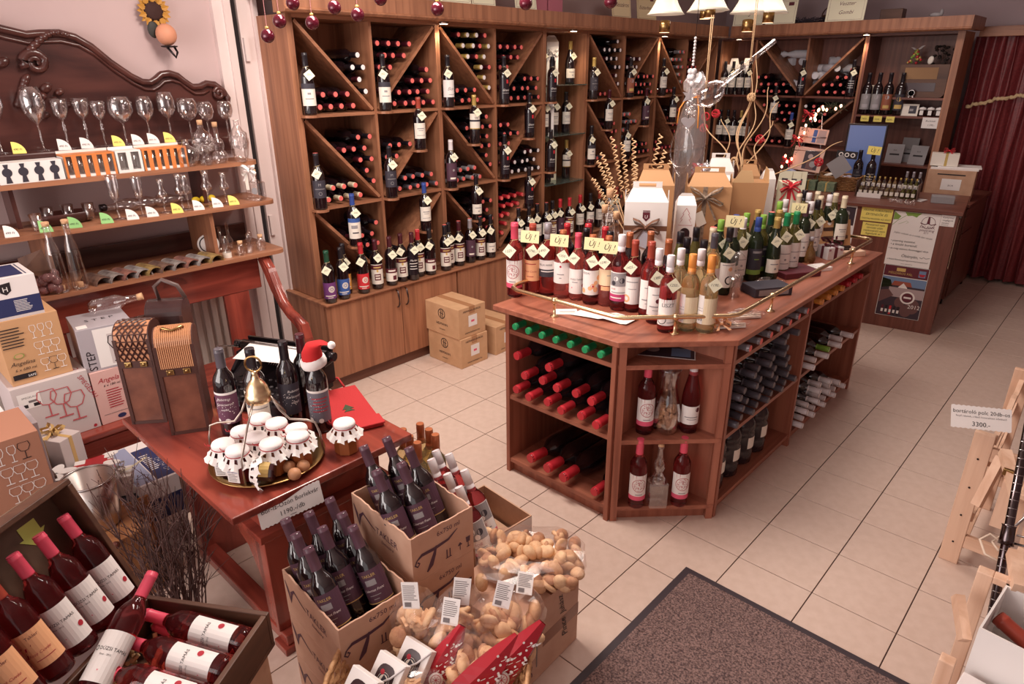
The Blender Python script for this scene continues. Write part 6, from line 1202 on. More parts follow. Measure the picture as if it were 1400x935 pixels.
t = thing('shot_glass_pack', 'white box printed with dark round bottle silhouettes on the middle display shelf', 'box', (-2.84, -1.52, ZB+.0005)); ms = [WHITE]; g = G(); g.box(-.05, .05, -.125, .125, 0, .09, bev=.001)
its = []
for i in range(4): u = -.09+.06*i; its += [('o', u, .05, .019, SLATE), ('p', [(u-.004, .06), (u+.004, .06), (u+.010, .085), (u-.010, .085)], SLATE), ('p', [(u-.012, .005), (u+.012, .005), (u+.006, .04), (u-.006, .04)], SLATE)]
prints(g, ms, Matrix(((0, 0, 1, .0505), (1, 0, 0, 0), (0, 1, 0, 0), (0, 0, 0, 1))), its); ob('box', g.mesh('box', ms), None, t)
for (y, x, pr, w, stop, sc) in ((-.825, -2.81, [(.03, 0), (.045, .02), (.058, .05), (.05, .085), (.02, .105), (.014, .12), (.016, .135)], 'flat ball shaped decanter on small feet', False, 1.0), (-.735, -2.81, [(.035, 0), (.022, .03), (.016, .045), (.035, .075), (.052, .12), (.045, .155), (.018, .175), (.013, .2)], 'textured grape shaped decanter with a cork', True, 1.0),
     (-.655, -2.82, [(.036, 0), (.042, .02), (.04, .05), (.026, .065), (.032, .09), (.028, .115), (.012, .13), (.011, .185)], 'double ball decanter with a cork', True, 1.0), (-.545, -2.80, [(.03, 0), (.04, .03), (.05, .09), (.045, .14), (.025, .17), (.014, .185), (.014, .21), (.018, .215)], 'grape patterned oval decanter at the shelf end', False, 1.0)):
    t = thing('decanter', 'clear '+w+' on the middle display shelf', 'decanter', (x, y, ZB+.0005)); g = G().lathe(pr, 18)
    if 'grape' in w:
        R = random.Random(len(w))
        for i in range(60): a = R.uniform(0, 6.28); z = R.uniform(.07, .15); r = .047*(1-abs(z-.115)*5); g.ell((r*math.cos(a), r*math.sin(a), z), (.009, .009, .009), 6, 4)
    ob('glass', g, GLASS, t)
    if stop: ob('cork', G().lathe([(.013, pr[-1][1]+.0005), (.014, pr[-1][1]+.022), (.012, pr[-1][1]+.024)], 10), CORK, t)
# row on the third board
CGL = [(-1.29, 'flute', 1.05, 'slender flute, first of the row'), (-1.19, 'flute', .95, 'smaller flute, second of the row'), (-1.08, 'grappa', 1.0, 'grappa glass with a narrow waist, third'), (-.99, 'grappa', 1.1, 'grappa glass, fourth'), (-.955, 'grappa', 1.05, 'grappa glass touching the fourth one'), (-.86, 'grappa', 1.1, 'tall grappa glass before the lemons'), (-.77, 'grappa', 1.0, 'last grappa glass beside the bow bottle')]
CYV = {5: -1.701, 52: -1.572, 55: -1.563, 78: -1.497, 92: -1.456, 100: -1.432, 106: -1.414, 131: -1.336, 135: -1.324, 165: -1.227, 170: -1.211, 186: -1.157, 197: -1.12, 215: -1.057, 228: -1.011, 231: -1.0, 243: -0.956, 252: -0.923, 260: -0.893, 283: -0.805, 286: -0.794, 288: -0.786, 294: -0.762, 305: -0.719, 308: -0.706, 311: -0.694}
DYV = {60: -1.628, 68: -1.605, 85: -1.556, 110: -1.481, 140: -1.389, 160: -1.325, 178: -1.266, 195: -1.209, 210: -1.157, 228: -1.094, 245: -1.033, 262: -0.97, 278: -0.909, 294: -0.847, 302: -0.816, 313: -0.772, 322: -0.735, 331: -0.698, 335: -0.681, 344: -0.643, 349: -0.622, 362: -0.566}
for (y, k, s, w), px in zip(CGL, (165, 197, 228, 252, 260, 288, 311)):
    o = single('liqueur_glass', 'small stemmed glass on the third display board, '+w, 'glass', wineglass(k), None, (-2.74, CYV[px], ZC+.0005)); o.scale = (s, s, s)
for (px, c, w) in ((5, WHITE, 'white, near end'), (52, mat('card_green', (150, 206, 130), .6), 'green, in front of the tumbler'), (92, MT['card_green'], 'green, behind the tall corked bottles'), (135, MT['card_green'], 'green, beside the wooden dish'), (170, WHITE, 'white, by the first flute'), (197, WHITE, 'white, by the second flute'), (231, YELLOW, 'yellow, by the third glass'), (260, WHITE, 'white, by the touching pair'), (286, WHITE, 'white, by the tall grappa glass'), (308, YELLOW, 'yellow, by the last grappa glass')):
    pcard(CYV[px], -2.685, ZC+.0005, c, 'quarter round price card on the third display board: '+w)
t = thing('wooden_dish', 'oval dark wooden dish with three small tumblers on the third display board', 'dish', (-2.83, CYV[100]+.0, ZC+.0005)); ob('dish', G().lathe([(.0, .004), (.10, .004), (.12, .05), (.115, .052), (.09, .01), (0, .01)], 22, 0, Matrix.Diagonal((.55, 1.15, 1, 1))), 'dark_wood_y', t)
TUM = gm('tumbler', [(.018, 0), (.019, .008), (.027, .075), (.0255, .075), (.017, .012), (0, .012)], 14)
for px, w, dx in ((78, 'first in the wooden dish', .0), (106, 'second in the wooden dish', 0), (131, 'third, stemmed, at the end of the wooden dish', .03)): single('tumbler', 'small clear tumbler, '+w, 'glass', TUM, None, (-2.82+dx, CYV[px], ZC+.012))
single('tumbler', 'small clear tumbler behind the green card at the shelf edge', 'glass', TUM, None, (-2.74, CYV[55], ZC+.0005))
t = thing('gift_bottle', 'square clear bottle with a white bow at the end of the third board', 'bottle', (-2.72, -.53, ZC+.0005), (0, 0, .5)); ob('glass', G().box(-.045, .045, -.03, .03, 0, .10, bev=.008).lathe([(.03, .098), (.013, .115), (.012, .14)], 12), GLASS, t); ob('cork', G().lathe([(.0125, .1405), (.0135, .165)], 10), CORK, t); ob('bow', bow_mesh(WHITE, .035), None, t, (0, -.03, .16)); ob('tag', G().box(-.035, -.015, -.033, -.031, .06, .15), IVORY, t); ob('emblem', G().lathe([(.012, .0), (.018, .001)], 16, 0, Matrix.Translation((.015, -.0315, .055)) @ Matrix.Rotation(PI/2, 4, 'X')), GREYP, t)
for i, px in enumerate((186, 215, 243)):
    o = single('horn_flask', 'clear glass flask lying at the back of the third board, %s' % ('first with a black stopper', 'second', 'third')[i], 'flask', gm('hflask', [(.01, 0), (.03, .02), (.034, .07), (.02, .11), (.012, .14), (.012, .16)], 12), None, (-2.90, CYV[px]-.05, ZC+.037)); o.rotation_euler = (-PI/2, 0, 0)
    if i == 0: o.rotation_euler = (PI/2, 0, 0); o.location.y += .14; ob('stopper', G().lathe([(.013, .16), (.018, .165), (.018, .19)], 10), IRON, o)
LEM = mat('lemon_yellow', (220, 190, 40), .5)
for i, px in enumerate((283, 294, 305)): single('glass_fruit', 'small yellow glass fruit at the back of the third board, %s' % ('first', 'second', 'third')[i], 'ornament', G().ell((0, 0, .02), (.018, .022, .018), 10, 7), LEM, (-2.86, CYV[px], ZC+.0005))
# lowest board: corked bottles, curved tiles, small flasks
for i, (y, w) in enumerate(((DYV[85], 'first'), (DYV[110], 'second'))):
    t = thing('corked_bottle', 'tall empty clear bottle with a cork in front of the shelves, '+w, 'bottle', (-2.632, y, ZD+.0005)); ob('glass', G().lathe([(.032, 0), (.036, .006), (.036, .02), (.030, .16), (.026, .2), (.016, .24), (.0135, .29), (.016, .3)], 18), GLASS, t); ob('stopper', G().lathe([(.014, .3005), (.016, .318), (.013, .32)], 10), CORK, t); ob('cork', G().lathe([(.012, .004), (.012, .03)], 10), CORK, t)
TILEC = [mat('glaze_%d' % i, c, .35, .2, c2=c2, nscale=30) for i, (c, c2) in enumerate((((146, 116, 100), (80, 58, 56)), ((176, 166, 160), (90, 76, 76)), ((176, 124, 110), (96, 66, 62)), ((186, 180, 176), (100, 88, 88)), ((186, 156, 100), (110, 84, 56))))]
for i, px in enumerate((140, 160, 178, 195, 210, 228, 245, 262, 278, 294)):
    g = G(); n = 8; L = .11; vs = []
    for x0 in (0, -L):
        for r in (.036, .030):
            for k in range(n+1): a = PI*k/n; vs.append((x0, r*math.cos(a), r*math.sin(a)*.85))
    q = n+1
    for k in range(n): g_ = [(k, k+1, q+k+1, q+k), (2*q+k, 3*q+k, 3*q+k+1, 2*q+k+1), (k, 2*q+k, 2*q+k+1, k+1), (q+k, q+k+1, 3*q+k+1, 3*q+k)]; g.f += [list(f) for f in g_]; g.m += [0]*4; g.s += [False]*4
    g.v = vs
    single('ridge_tile', 'small glazed half round roof tile on the settee back, %s from the corked bottles' % ordn[i], 'tile', g, TILEC[i % 5], (-2.612, DYV[px], ZD+.0005), (0, 0, .2), None).scale = (1.2, 1.15, 1.25)
single('dark_shell', 'dark folded leaf ornament behind the corked bottles', 'ornament', G().add([(0, -.06, 0), (.03, .05, 0), (0, .04, .09), (-.03, -.05, .06)], [(0, 1, 2, 3)]).add([(0, -.06, 0), (.03, .05, 0), (.02, .02, -.03)], [(0, 1, 2)]), 'crate_wood_x', (-2.66, DYV[60], ZD+.11))
t = thing('glass_figure', 'pinkish crumpled glass figure beside the blue box', 'ornament', (-2.64, DYV[68], ZD+.0005)); g = G(); R = random.Random(2)
for i in range(18): g.ell((R.uniform(-.025, .025), R.uniform(-.035, .035), R.uniform(.02, .09)), (.024, .024, .022), 7, 5)
ob('glass', g, mat('pink_glass', (206, 150, 150), .06, trans=.8), t)
t = thing('number_plate', 'round white plate with a black number one at the back of the lowest board', 'sign', (-2.80, DYV[302]+.02, ZD+.0005), (0, -.15, PI/2-.4)); g = G(); ms = [WHITE]; g.lathe([(.0001, 0), (.055, 0), (.055, .004), (.0001, .004)], 24, 0, Matrix.Translation((0, 0, .055)) @ Matrix.Rotation(PI/2, 4, 'X')); prints(g, ms, Matrix.Translation((0, -.0045, .055)) @ FRONT, [('n', 0, 0, .046, .040, INK), ('t', '1', 0, -.017, .05, INK)]); ob('plate', g.mesh('plate', ms), None, t)
for (px, x, pr, c, w) in ((313, -2.66, [(.02, 0), (.022, .03), (.016, .04), (.019, .055), (.015, .07), (.018, .085), (.012, .10), (.012, .115)], None, 'twisted small flask with a cream base'), (331, -2.65, [(.018, 0), (.022, .01), (.022, .04), (.013, .052), (.013, .06)], 1, 'squat small jar with a cork'), (344, -2.66, [(.014, 0), (.016, .04), (.010, .06), (.016, .075), (.014, .1), (.008, .11)], None, 'skull topped small flask, first'), (349, -2.69, [(.014, 0), (.016, .045), (.010, .065), (.016, .08), (.014, .105), (.008, .115)], None, 'skull topped small flask, second'), (362, -2.68, [(.022, 0), (.026, .01), (.026, .045), (.014, .06), (.014, .068)], 1, 'round small jar with a cork'),
    (322, -2.80, [(.02, 0), (.022, .05), (.008, .08), (.008, .14)], None, 'thin necked flask at the back, first'), (335, -2.82, [(.02, 0), (.022, .05), (.008, .08), (.008, .15)], None, 'thin necked flask at the back, second')):
    t = thing('small_flask', w+' at the end of the lowest display board', 'flask', (x, DYV[px], ZD+.0005)); ob('glass', G().lathe(pr, 14), GLASS, t)
    if c: ob('cork', G().lathe([(.0125, pr[-1][1]), (.014, pr[-1][1]+.018)], 10), CORK, t)
    if 'cream' in w: ob('base', G().lathe([(.0225, .0), (.0225, .028)], 14, 0, None, (0, 0)), IVORY, t)

# ---- cartons and gifts on and before the settee ----
def glassicon(u, v, h, kind, m):    # line drawing of a stemmed glass
    w = h*(.20 if kind == 'f' else .30); b = v+h*.45
    return [('l', [(u-w*.8, v+h), (u-w, v+h*.75), (u-w*.6, b+h*.05), (u, b), (u+w*.6, b+h*.05), (u+w, v+h*.75), (u+w*.8, v+h)], h*.035, m), ('l', [(u, b), (u, v)], h*.04, m), ('l', [(u-w*.7, v), (u+w*.7, v)], h*.05, m), ('l', [(u-w*.8, v+h), (u+w*.8, v+h)], h*.025, m)]
def carton2(name, label, x1, y0, y1, z0, z1, depth, m, front=None, top=None, rz=0, cat='box', parts=None):
    W = y1-y0; H = z1-z0; t = thing(name, label, cat, (x1-depth/2, (y0+y1)/2, z0), (0, 0, PI/2+rz))   # local: front faces -y
    g = G(); ms = [m]; g.box(-W/2, W/2, -depth/2, depth/2, 0, H, bev=.002); ob('box', g.mesh('box', ms), None, t)
    for k, (nm, its, M) in enumerate((('lettering', front, Matrix.Translation((0, -depth/2-.0004, 0)) @ FRONT), ('lettering', top, Matrix.Translation((0, 0, H+.0004))))):
        if its: g = G(); ms = []; prints(g, ms, M, its); ob(nm, g.mesh(nm, ms), None, t)
    return t
GREYBOARD = mat('grey_board', (206, 194, 192), .6); PINKBOARD = mat('pink_board', (222, 178, 170), .6); WHITEBOX = mat('white_board', (232, 224, 222), .5); NAVY = _p('navy', (44, 50, 92)); STEELB = mat('silver_board', (190, 182, 188), .35, .2); TANBOX = mat('tan_board', (200, 154, 112), .7)
REDL = mat('red_line', (196, 96, 100), .6); fl = glassicon(-.025, .12, .12, 'w', REDL)+glassicon(.025, .10, .13, 'w', REDL)+glassicon(.07, .07, .13, 'w', REDL)
carton2('glass_carton', 'long pale grey carton with red line drawn glasses standing on the settee seat', -2.33, -1.895, -1.612, .4045, .685, .30, GREYBOARD,
 front=[('r', -.125, -.045, .18, .25, WHITE), ('t', 'SPIEGELAU', -.085, .226, .011, INK), ('r', -.12, -.095, .185, .20, INK), ('r', -.075, -.05, .185, .20, INK), ('r', -.09, -.06, .205, .215, GREYINK), ('t', 'SPIEGELAU', .122, .20, .026, REDINK, 0, .13, -PI/2.6), ('o', .12, .015, .007, REDINK)]+fl, top=[('l', [(-.13, .1), (.1, .12)], .006, GREYBOARD), ('t', 'SPIEGELAU', .05, -.12, .03, REDINK)])
ic = []
for r, (v, kinds) in enumerate(((.185, 'fff'), (.11, 'www'), (.035, 'www'))):
    for c in range(3): ic += glassicon(.01+.03*c+.006*r, v, .055, 'f' if kinds[c] == 'f' else 'w', INK if (r, c) == (2, 1) else WHITE)
carton2('glass_carton', 'tan carton printed with nine small glasses, on the pale grey carton', -2.355, -1.875, -1.655, .6855, .965, .22, TANBOX, front=ic+[('t', 'Angelina', -.055, .085, .03, INK, .35, .085), ('t', '6 x 680 ml', -.05, .06, .018, INK, .2, .075), ('r', -.10, -.02, .025, .047, INK), ('t', 'SAFE', -.035, .029, .014, WHITE), ('o', -.06, .125, .018, LEAF, .6), ('o', -.06, .125, .015, TANBOX, .6)]+lines(-.105, -.02, .16, .25, 7, INK, 3))
t = carton2('glass_carton', 'blue and white carton with a crest, topmost of the settee stack', -2.36, -1.94, -1.695, .9655, 1.135, .24, WHITEBOX, front=[('r', -.1225, .1225, .012, .085, NAVY), ('p', [(-.005, .145), (.035, .15), (.033, .115), (.014, .100), (-.004, .112)], INK), ('t', 'H', .014, .114, .028, WHITE), ('r', -.1225, .1225, .0, .012, GREYBOARD)]+lines(.03, .09, .025, .075, 8, WHITE, 5), top=[('r', -.12, .09, -.10, .10, NAVY), ('r', -.06, .0, .04, .09, WHITE), ('r', -.05, .02, -.05, .02, WHITE), ('l', [(.1, -.1), (.1, .1)], .004, NAVY)])
carton2('glass_carton', 'pale pink carton with red script, beside the grey carton on the settee', -2.33, -1.606, -1.455, .4045, .66, .26, PINKBOARD, front=[('t', 'Angela', -.01, .20, .032, REDINK, .35, .10), ('t', '6 x 180 ml', .0, .178, .016, INK, .2, .07), ('o', .01, .022, .018, NAVY, .6), ('l', [(-.06, .045), (.06, .045), (.06, .06)], .002, GREYINK)]+lines(-.03, .04, .07, .165, 8, REDINK, 6))
carton2('glass_carton', 'silver grey carton of glasses marked in block letters, on the pink carton', -2.33, -1.60, -1.38, .6605, .86, .24, STEELB, rz=-.12, front=[('r', -.05, .11, .01, .19, WHITE), ('t', 'STEP', -.062, .05, .05, INK, 0, .09, PI/2), ('r', .0, .07, .02, .16, GREYBOARD)]+glassicon(.035, .03, .12, 'w', INK)+glassicon(.06, .02, .12, 'w', GREYINK), top=[('t', 'S T E P', .0, -.02, .04, INK, 0, .13), ('r', -.10, -.06, -.11, -.06, WHITE)])
t = thing('lying_decanter', 'clear glass bottle with a cork lying on the silver grey carton', 'bottle', (-2.52, -1.50, .895), (0, 0, 0)); t.rotation_euler = (-PI/2+.12, 0, -.4)
ob('glass', G().lathe([(.02, 0), (.034, .02), (.034, .12), (.018, .15), (.015, .2)], 14), GLASS, t); ob('cork', G().lathe([(.015, .2005), (.017, .225)], 10), CORK, t)
t = carton2('glass_carton', 'white crested carton behind the wine bucket, partly hidden', -1.98, -2.14, -1.955, .45, .70, .2, WHITEBOX, front=[('r', -.09, .09, .12, .19, NAVY)]+glassicon(-.03, .13, .05, 'w', WHITE)+glassicon(.02, .13, .05, 'w', WHITE)+glassicon(.065, .13, .05, 'w', WHITE))
single('support_crate', 'dark crate under the stacked cartons, beside the settee', 'crate', G().box(-.14, .14, -.25, .25, 0, .448, bev=.004), 'crate_wood_y', (-2.08, -2.13, .0005))
ic2 = []
for r, v in enumerate((.19, .115, .04)):
    for c in range(3): ic2 += glassicon(.0+.035*c+.006*r, v, .06, 'f' if r == 0 and c < 2 else 'w', INK if (r, c) == (0, 2) else WHITE)
def stackbox(z0, z1, w): return carton2('glass_carton', w, -1.69, -2.17, -1.93, z0, z1, .25, mat('brown_board', (176, 124, 100), .7), front=ic2+[('r', -.115, -.06, .02, .035, INK), ('t', 'SAFE', -.09, .022, .012, WHITE)])
stackbox(.49, .765, 'brown carton printed with white glasses, upper of the stack by the open chest lid'); stackbox(.21, .4895, 'brown carton printed with white glasses, under its twin behind the chest lid')
single('support_box', 'plain cardboard base under the pair of brown glass cartons', 'box', G().box(-.13, .13, -.13, .13, 0, .209, bev=.003), CARD, (-1.815, -2.05, .0005))
carton2('glass_carton', 'slim silver carton squeezed behind the brown glass cartons', -1.86, -1.925, -1.90, .35, .72, .2, STEELB)
# low crate with gifts
t = thing('wine_crate', 'shallow brown wooden wine crate between the settee and the bucket', 'crate', (-1.98, -1.78, .0005), (0, 0, .05))
for (a, b, c, d, e, f, n) in ((-.2, .2, -.14, .14, 0, .012, 'bottom'), (-.2, .2, -.14, -.128, .0125, .30, 'side'), (-.2, .2, .128, .14, .0125, .30, 'side'), (-.2, -.188, -.1275, .1275, .0125, .30, 'end'), (.188, .2, -.1275, .1275, .0125, .30, 'end')): ob(n, G().box(a, b, c, d, e, f, bev=.001), mat('light_crate', (176, 122, 80), .5, c2=(150, 98, 64), nscale=30), t)
single('box', 'dark flat box set in the wooden wine crate', 'box', G().box(-.18, .18, -.12, .12, 0, .285, bev=.002), SLATE, (-1.98, -1.78, .0135), (0, 0, .05))
def gift(label, loc, rz, w, d, h, m, rib, bow=True, tilt=0):
    t = thing('gift_box', label, 'gift box', loc, (0, tilt, rz)); ob('box', G().box(-w/2, w/2, -d/2, d/2, 0, h, bev=.002), m, t); ob('ribbon', G().box(-.010, .010, -d/2-.0008, d/2+.0008, 0, h+.0008).box(-w/2-.0008, w/2+.0008, -.008, .008, 0, h+.0008), rib, t)
    if bow: ob('bow', bow_mesh(rib, .035), None, t, (0, 0, h+.012), (-1.3, 0, 0))
    return t
REDR = mat('red_ribbon', (176, 36, 44), .4)
gift('pale grey gift box with a gold ribbon leaning on the grey carton', (-2.17, -1.82, .4045-.09), .5, .17, .10, .20, GREYBOARD, mat('gold_ribbon', (206, 170, 110), .35)); 
t = gift('long white gift box with a red ribbon on the wine crate', (-2.02, -1.74, .302), 1.2, .14, .09, .10, WHITE, REDR, False); ob('bow', G().prism([(-.03, .101), (-.01, .101), (.03, .107), (.05, .101), (.02, .1015)], -.045, .045, 'y'), REDR, t)
LOBE = cached('lobe', lambda: G().prism([(.032*math.cos(a)*(1.3 if math.cos(a) > 0 else .8), .022*math.sin(a)) for a in [2*PI*i/16 for i in range(16)]], 0, .002).mesh('lobe', [WHITE]))
for q, r in (((.05, .04, .1025), .5), ((.06, -.03, .1025), -.2)): ob('lobe', LOBE, None, t, q, (0, 0, r))
gift('white gift box with a silver ribbon nearest to the wine bucket', (-1.90, -1.70, .302), 1.2, .12, .09, .085, WHITE, SILVERRIB)
t = gift('white gift bag with rounded flaps beside the brown cartons', (-1.99, -1.88, .302), .3, .07, .07, .13, WHITE, SILVERRIB, False)
for q, r in (((.02, .03, .131), .9), ((.03, -.015, .131), .1), ((-.015, .02, .131), 2.2)): ob('lobe', LOBE, None, t, q, (0, 0, r))
gift('dark plum gift box in front of the white gifts', (-1.88, -1.84, .302), .4, .13, .10, .06, PLUM, PLUM, False)
single('ribbon_strip', 'loose cream paper strip curling past the white gifts', 'ribbon', G().add([(.0, 0, 0), (.03, .05, .02), (.05, .11, .05), (.065, .11, .05), (.048, .045, .02), (.012, -.004, 0)], [(0, 1, 4, 5), (1, 2, 3, 4)]), CREAM, (-1.90, -1.70, .388))
t = thing('wine_bucket', 'brushed steel wine bucket with a rolled rim before the gifts', 'bucket', (-1.735, -1.825, .30))
ob('bucket', G().lathe([(.0, 0), (.072, 0), (.077, .01), (.088, .20), (.0865, .20), (.075, .014), (0, .012)], 28), mat('brushed_steel', (196, 186, 180), .28, 1), t); ob('rim', G().tube([(.089*math.cos(a), .089*math.sin(a), .201) for a in [2*PI*i/28 for i in range(28)]], .004, 6, 0, True), STEEL, t)
single('wooden_case', 'brown wooden case with a pale edge under the wine bucket', 'case', G().box(-.13, .13, -.12, .12, 0, .299, bev=.004), 'light_crate', (-1.70, -1.825, .0005), (0, 0, .1))
# blue cartons between settee and table
t = carton2('glass_carton', 'dark blue and white carton lying under the table end beside the twigs', -1.80, -1.66, -1.50, .0005, .34, .38, WHITEBOX, front=[('r', -.08, .08, .16, .26, NAVY), ('r', -.08, .08, .0, .10, STEELB)]+lines(-.06, .0, .18, .24, 6, WHITE, 8), top=[('r', -.0, .078, -.18, .12, NAVY), ('r', -.078, -.004, -.18, .18, mat('print_paleblue', (150, 156, 184), .5)), ('l', [(-.06, -.12), (-.03, -.10), (-.01, -.12), (-.03, -.14), (-.06, -.12)], .004, INK)]+lines(.01, .05, -.1, .06, 10, WHITE, 9)+glassicon(.06, -.14, .03, 'w', WHITE)+glassicon(.06, -.09, .03, 'w', WHITE)+glassicon(.06, -.04, .03, 'w', WHITE))
single('dark_board', 'dark wooden plank lying between the settee and the table', 'board', G().box(-.12, .12, -.2, .2, 0, .3, bev=.003), 'crate_wood_y', (-2.12, -1.40, .0005))
t = thing('twig_bundle', 'bundle of thin dark birch twigs standing before the table', 'twigs', (-1.27, -1.75, .0005)); R = random.Random(5)
def twig(k):
    Q = random.Random(k); g = G(); a = Q.uniform(0, 6.28); r = Q.uniform(.01, .07); top = Vector((math.cos(a)*Q.uniform(.04, .20), math.sin(a)*Q.uniform(.04, .20), Q.uniform(.45, .74))); b = Vector((math.cos(a)*r, math.sin(a)*r, 0)); pts = []
    for i in range(7): f = i/6; pts.append(b.lerp(top, f)+Vector((Q.uniform(-.012, .012), Q.uniform(-.012, .012), 0))*(1 if i else 0))
    g.tube(pts, [.0032-.0022*i/6 for i in range(7)], 4)
    for j in range(7):
        i = Q.randint(2, 5); p = pts[i]; d = (top-b).normalized()+Vector((Q.uniform(-.8, .8), Q.uniform(-.8, .8), Q.uniform(-.1, .3))); q = p+d*Q.uniform(.04, .12); g.tube([p, p.lerp(q, .5)+Vector((0, 0, .006)), q], [.0018, .0014, .0008], 3)
        if j < 3: g.ell(tuple(q), (.0022, .0022, .004), 4, 3)
    return g
TWM = mat('twig_bark', (86, 60, 56), .8)
for k in range(58): ob('twig', twig(k), TWM, t)
for i, q in enumerate(((-1.55, -1.83, .30), (-1.53, -1.86, .25), (-1.50, -1.90, .2), (-1.49, -1.92, .15))): single('wooden_bead', 'glossy brown wooden bead hanging beside the twig bundle, %s down' % ordn[i], 'bead', G().ell((0, 0, 0), (.015, .015, .015), 12, 8), mat('bead_brown', (96, 52, 44), .2), q)
# ---- red table ----
tbx = thing('side_table', 'red brown antique table with curved sides and a plinth, in front of the settee', 'table', (-1.3, -1.33, 0))
def bp(n, g, m='red_wood_x'): return ob(n, g, m, tbx, world=True)
bp('tabletop', G().box(-1.76, -.862, -1.662, -.99, .648, .675, bev=.004)); bp('top_moulding', G().box(-1.73, -.90, -1.63, -1.02, .62, .6478, bev=.003)); 
bp('apron', G().box(-1.70, -.98, -1.53, -1.06, .50, .6198, bev=.002), 'red_wood_x'); bp('step', G().box(-1.10, -.94, -1.56, -1.04, .472, .4995, bev=.003), 'red_wood_y')
n = 10; cur = [(-1.62, .4995), (-1.1, .4995)]; pts = [(-.985, .4718), (-.985, .075), (-1.05, .075), (-1.06, .25), (-1.12, .36), (-1.25, .42), (-1.40, .4718)]
for y in (-1.53, -1.10): bp('curved_bracket', G().prism(pts, y, y+.05, 'y'), 'red_wood_z')
bp('end_panel', G().box(-.984, -.965, -1.54, -1.05, .075, .4718, bev=.002), 'red_wood_z'); bp('foot_rail', G().box(-1.62, -.93, -1.535, -1.475, .03, .0745, bev=.004), 'red_wood_x'); bp('foot_rail', G().box(-1.62, -.93, -1.12, -1.06, .03, .0745, bev=.004), 'red_wood_x'); bp('foot', G().box(-1.0, -.92, -1.55, -1.45, 0, .0298, bev=.003)); bp('foot', G().box(-1.0, -.92, -1.13, -1.04, 0, .0298, bev=.003)); bp('leg', G().box(-1.66, -1.60, -1.53, -1.08, 0, .4998, bev=.003), 'red_wood_z')
ZTB = .6755
# wine caskets
LEATH = mat('casket_leather', (132, 82, 64), .35, c2=(104, 62, 50), nscale=14, bump=.15); LEATHD = mat('casket_trim', (78, 48, 42), .4); DARKL = mat('dark_leather', (70, 46, 44), .25, c2=(56, 36, 36), nscale=12)
def casket(label, loc, rz, w, d, h, lid, front, side, kind):
    t = thing('wine_casket', label, 'box', loc, (0, 0, rz)); H = h-d*.40
    ob('body', G().box(-w/2, w/2, -d/2, d/2, 0, H*.72, bev=.003), front, t)
    n = 10; z1 = H*.725; pr = [(-d/2, z1), (-d/2, H)]+[(-d/2*math.cos(a), H+d*.40*math.sin(a)) for a in [PI*i/n for i in range(1, n)]]+[(d/2, H), (d/2, z1)]
    ob('lid', G().prism(pr, -w/2, w/2, 'x'), lid, t)
    for s in (-1, 1): ob('side_board', G().prism([(-d/2, .001)]+pr[1:-1]+[(d/2, .001)], s*(w/2+.0005), s*(w/2+.004), 'x'), side, t)
    g = G(); q = -d/2-.003
    g.box(-w/2, w/2, q, q+.003, 0, .012); g.box(-w/2, w/2, q-.001, q+.003, z1-.016, z1+.01)
    for s in (-1, 1): g.box(s*w/2-.006, s*w/2+.006, q, q+.003, 0, H)
    ob('trim', g, LEATHD, t)
    for u in (-.025, .028): ob('latch', G().box(u-.012, u+.012, q-.005, q-.001, z1-.012, z1+.008, bev=.002).ell((u, q-.005, z1-.002), (.006, .003, .006), 8, 5), OLDBRASS, t)
    arc = pr[1:8]
    if kind == 'weave':
        g = G()
        for s in (-1, 1):
            for k in range(-5, 9): 
                pts = []
                for i, (yy, zz) in enumerate([(-d/2-.002, z1+.012+.02*j) for j in range(int((H-z1)/.02))]+[(a*1.02, b+.002) for a, b in pr[2:9]]):
                    u = -w/2+.02*k+s*(.012*i)
                    if -w/2 < u < w/2: pts.append((u, yy, zz))
                if len(pts) > 1: g.tube(pts, .0026, 4)
        for j in range(1, 5): 
            zz = z1+.012+.024*j
            if zz < H: g.tube([(-w/2, -d/2-.002, zz), (w/2, -d/2-.002, zz)], .002, 4)
        for a, b in pr[2:9:2]: g.tube([(-w/2, a*1.02, b+.002), (w/2, a*1.02, b+.002)], .002, 4)
        ob('woven_cane', g, LEATHD, t)
    if kind == 'bamboo':
        for i in range(17): u = -w/2+.008+(w-.016)*i/16; ob('cane_strip', G().tube([(u, -d/2-.0012, z1+.012), (u, -d/2-.0012, H)]+[(u, a*1.01, b+.001) for a, b in pr[2:9]], .0026, 4), mat('cane_tan', (196, 140, 100), .4), t)
        ob('handle', G().tube([(-.035, -d*.15, h+.0), (-.03, -d*.22, h+.006), (0, -d*.28, h-.004), (.03, -d*.22, h+.006), (.035, -d*.15, h)], .0045, 6), OLDBRASS, t)
    if kind == 'strap': ob('handle', G().tube([(-.02, .0, h-.01), (-.03, 0, h+.05), (0, 0, h+.075), (.05, 0, h+.05), (.07, 0, h-.0)], .008, 6), mat('strap_leather', (96, 76, 72), .4), t)
    return t
casket('leather look wine casket with a woven cane lid at the table corner', (-1.69, -1.562, ZTB), .889, .112, .125, .385, mat('cane_panel', (196, 136, 100), .5), LEATH, LEATHD, 'weave')
casket('leather look wine casket with a striped bamboo lid and brass handle', (-1.512, -1.496, ZTB), 1.058, .118, .125, .39, mat('cane_base', (178, 122, 88), .5), LEATH, LEATHD, 'bamboo')
t = casket('dark leather wine carrier with a strap handle behind the two caskets', (-1.745, -1.425, ZTB), .95, .12, .125, .42, DARKL, DARKL, DARKL, 'strap')
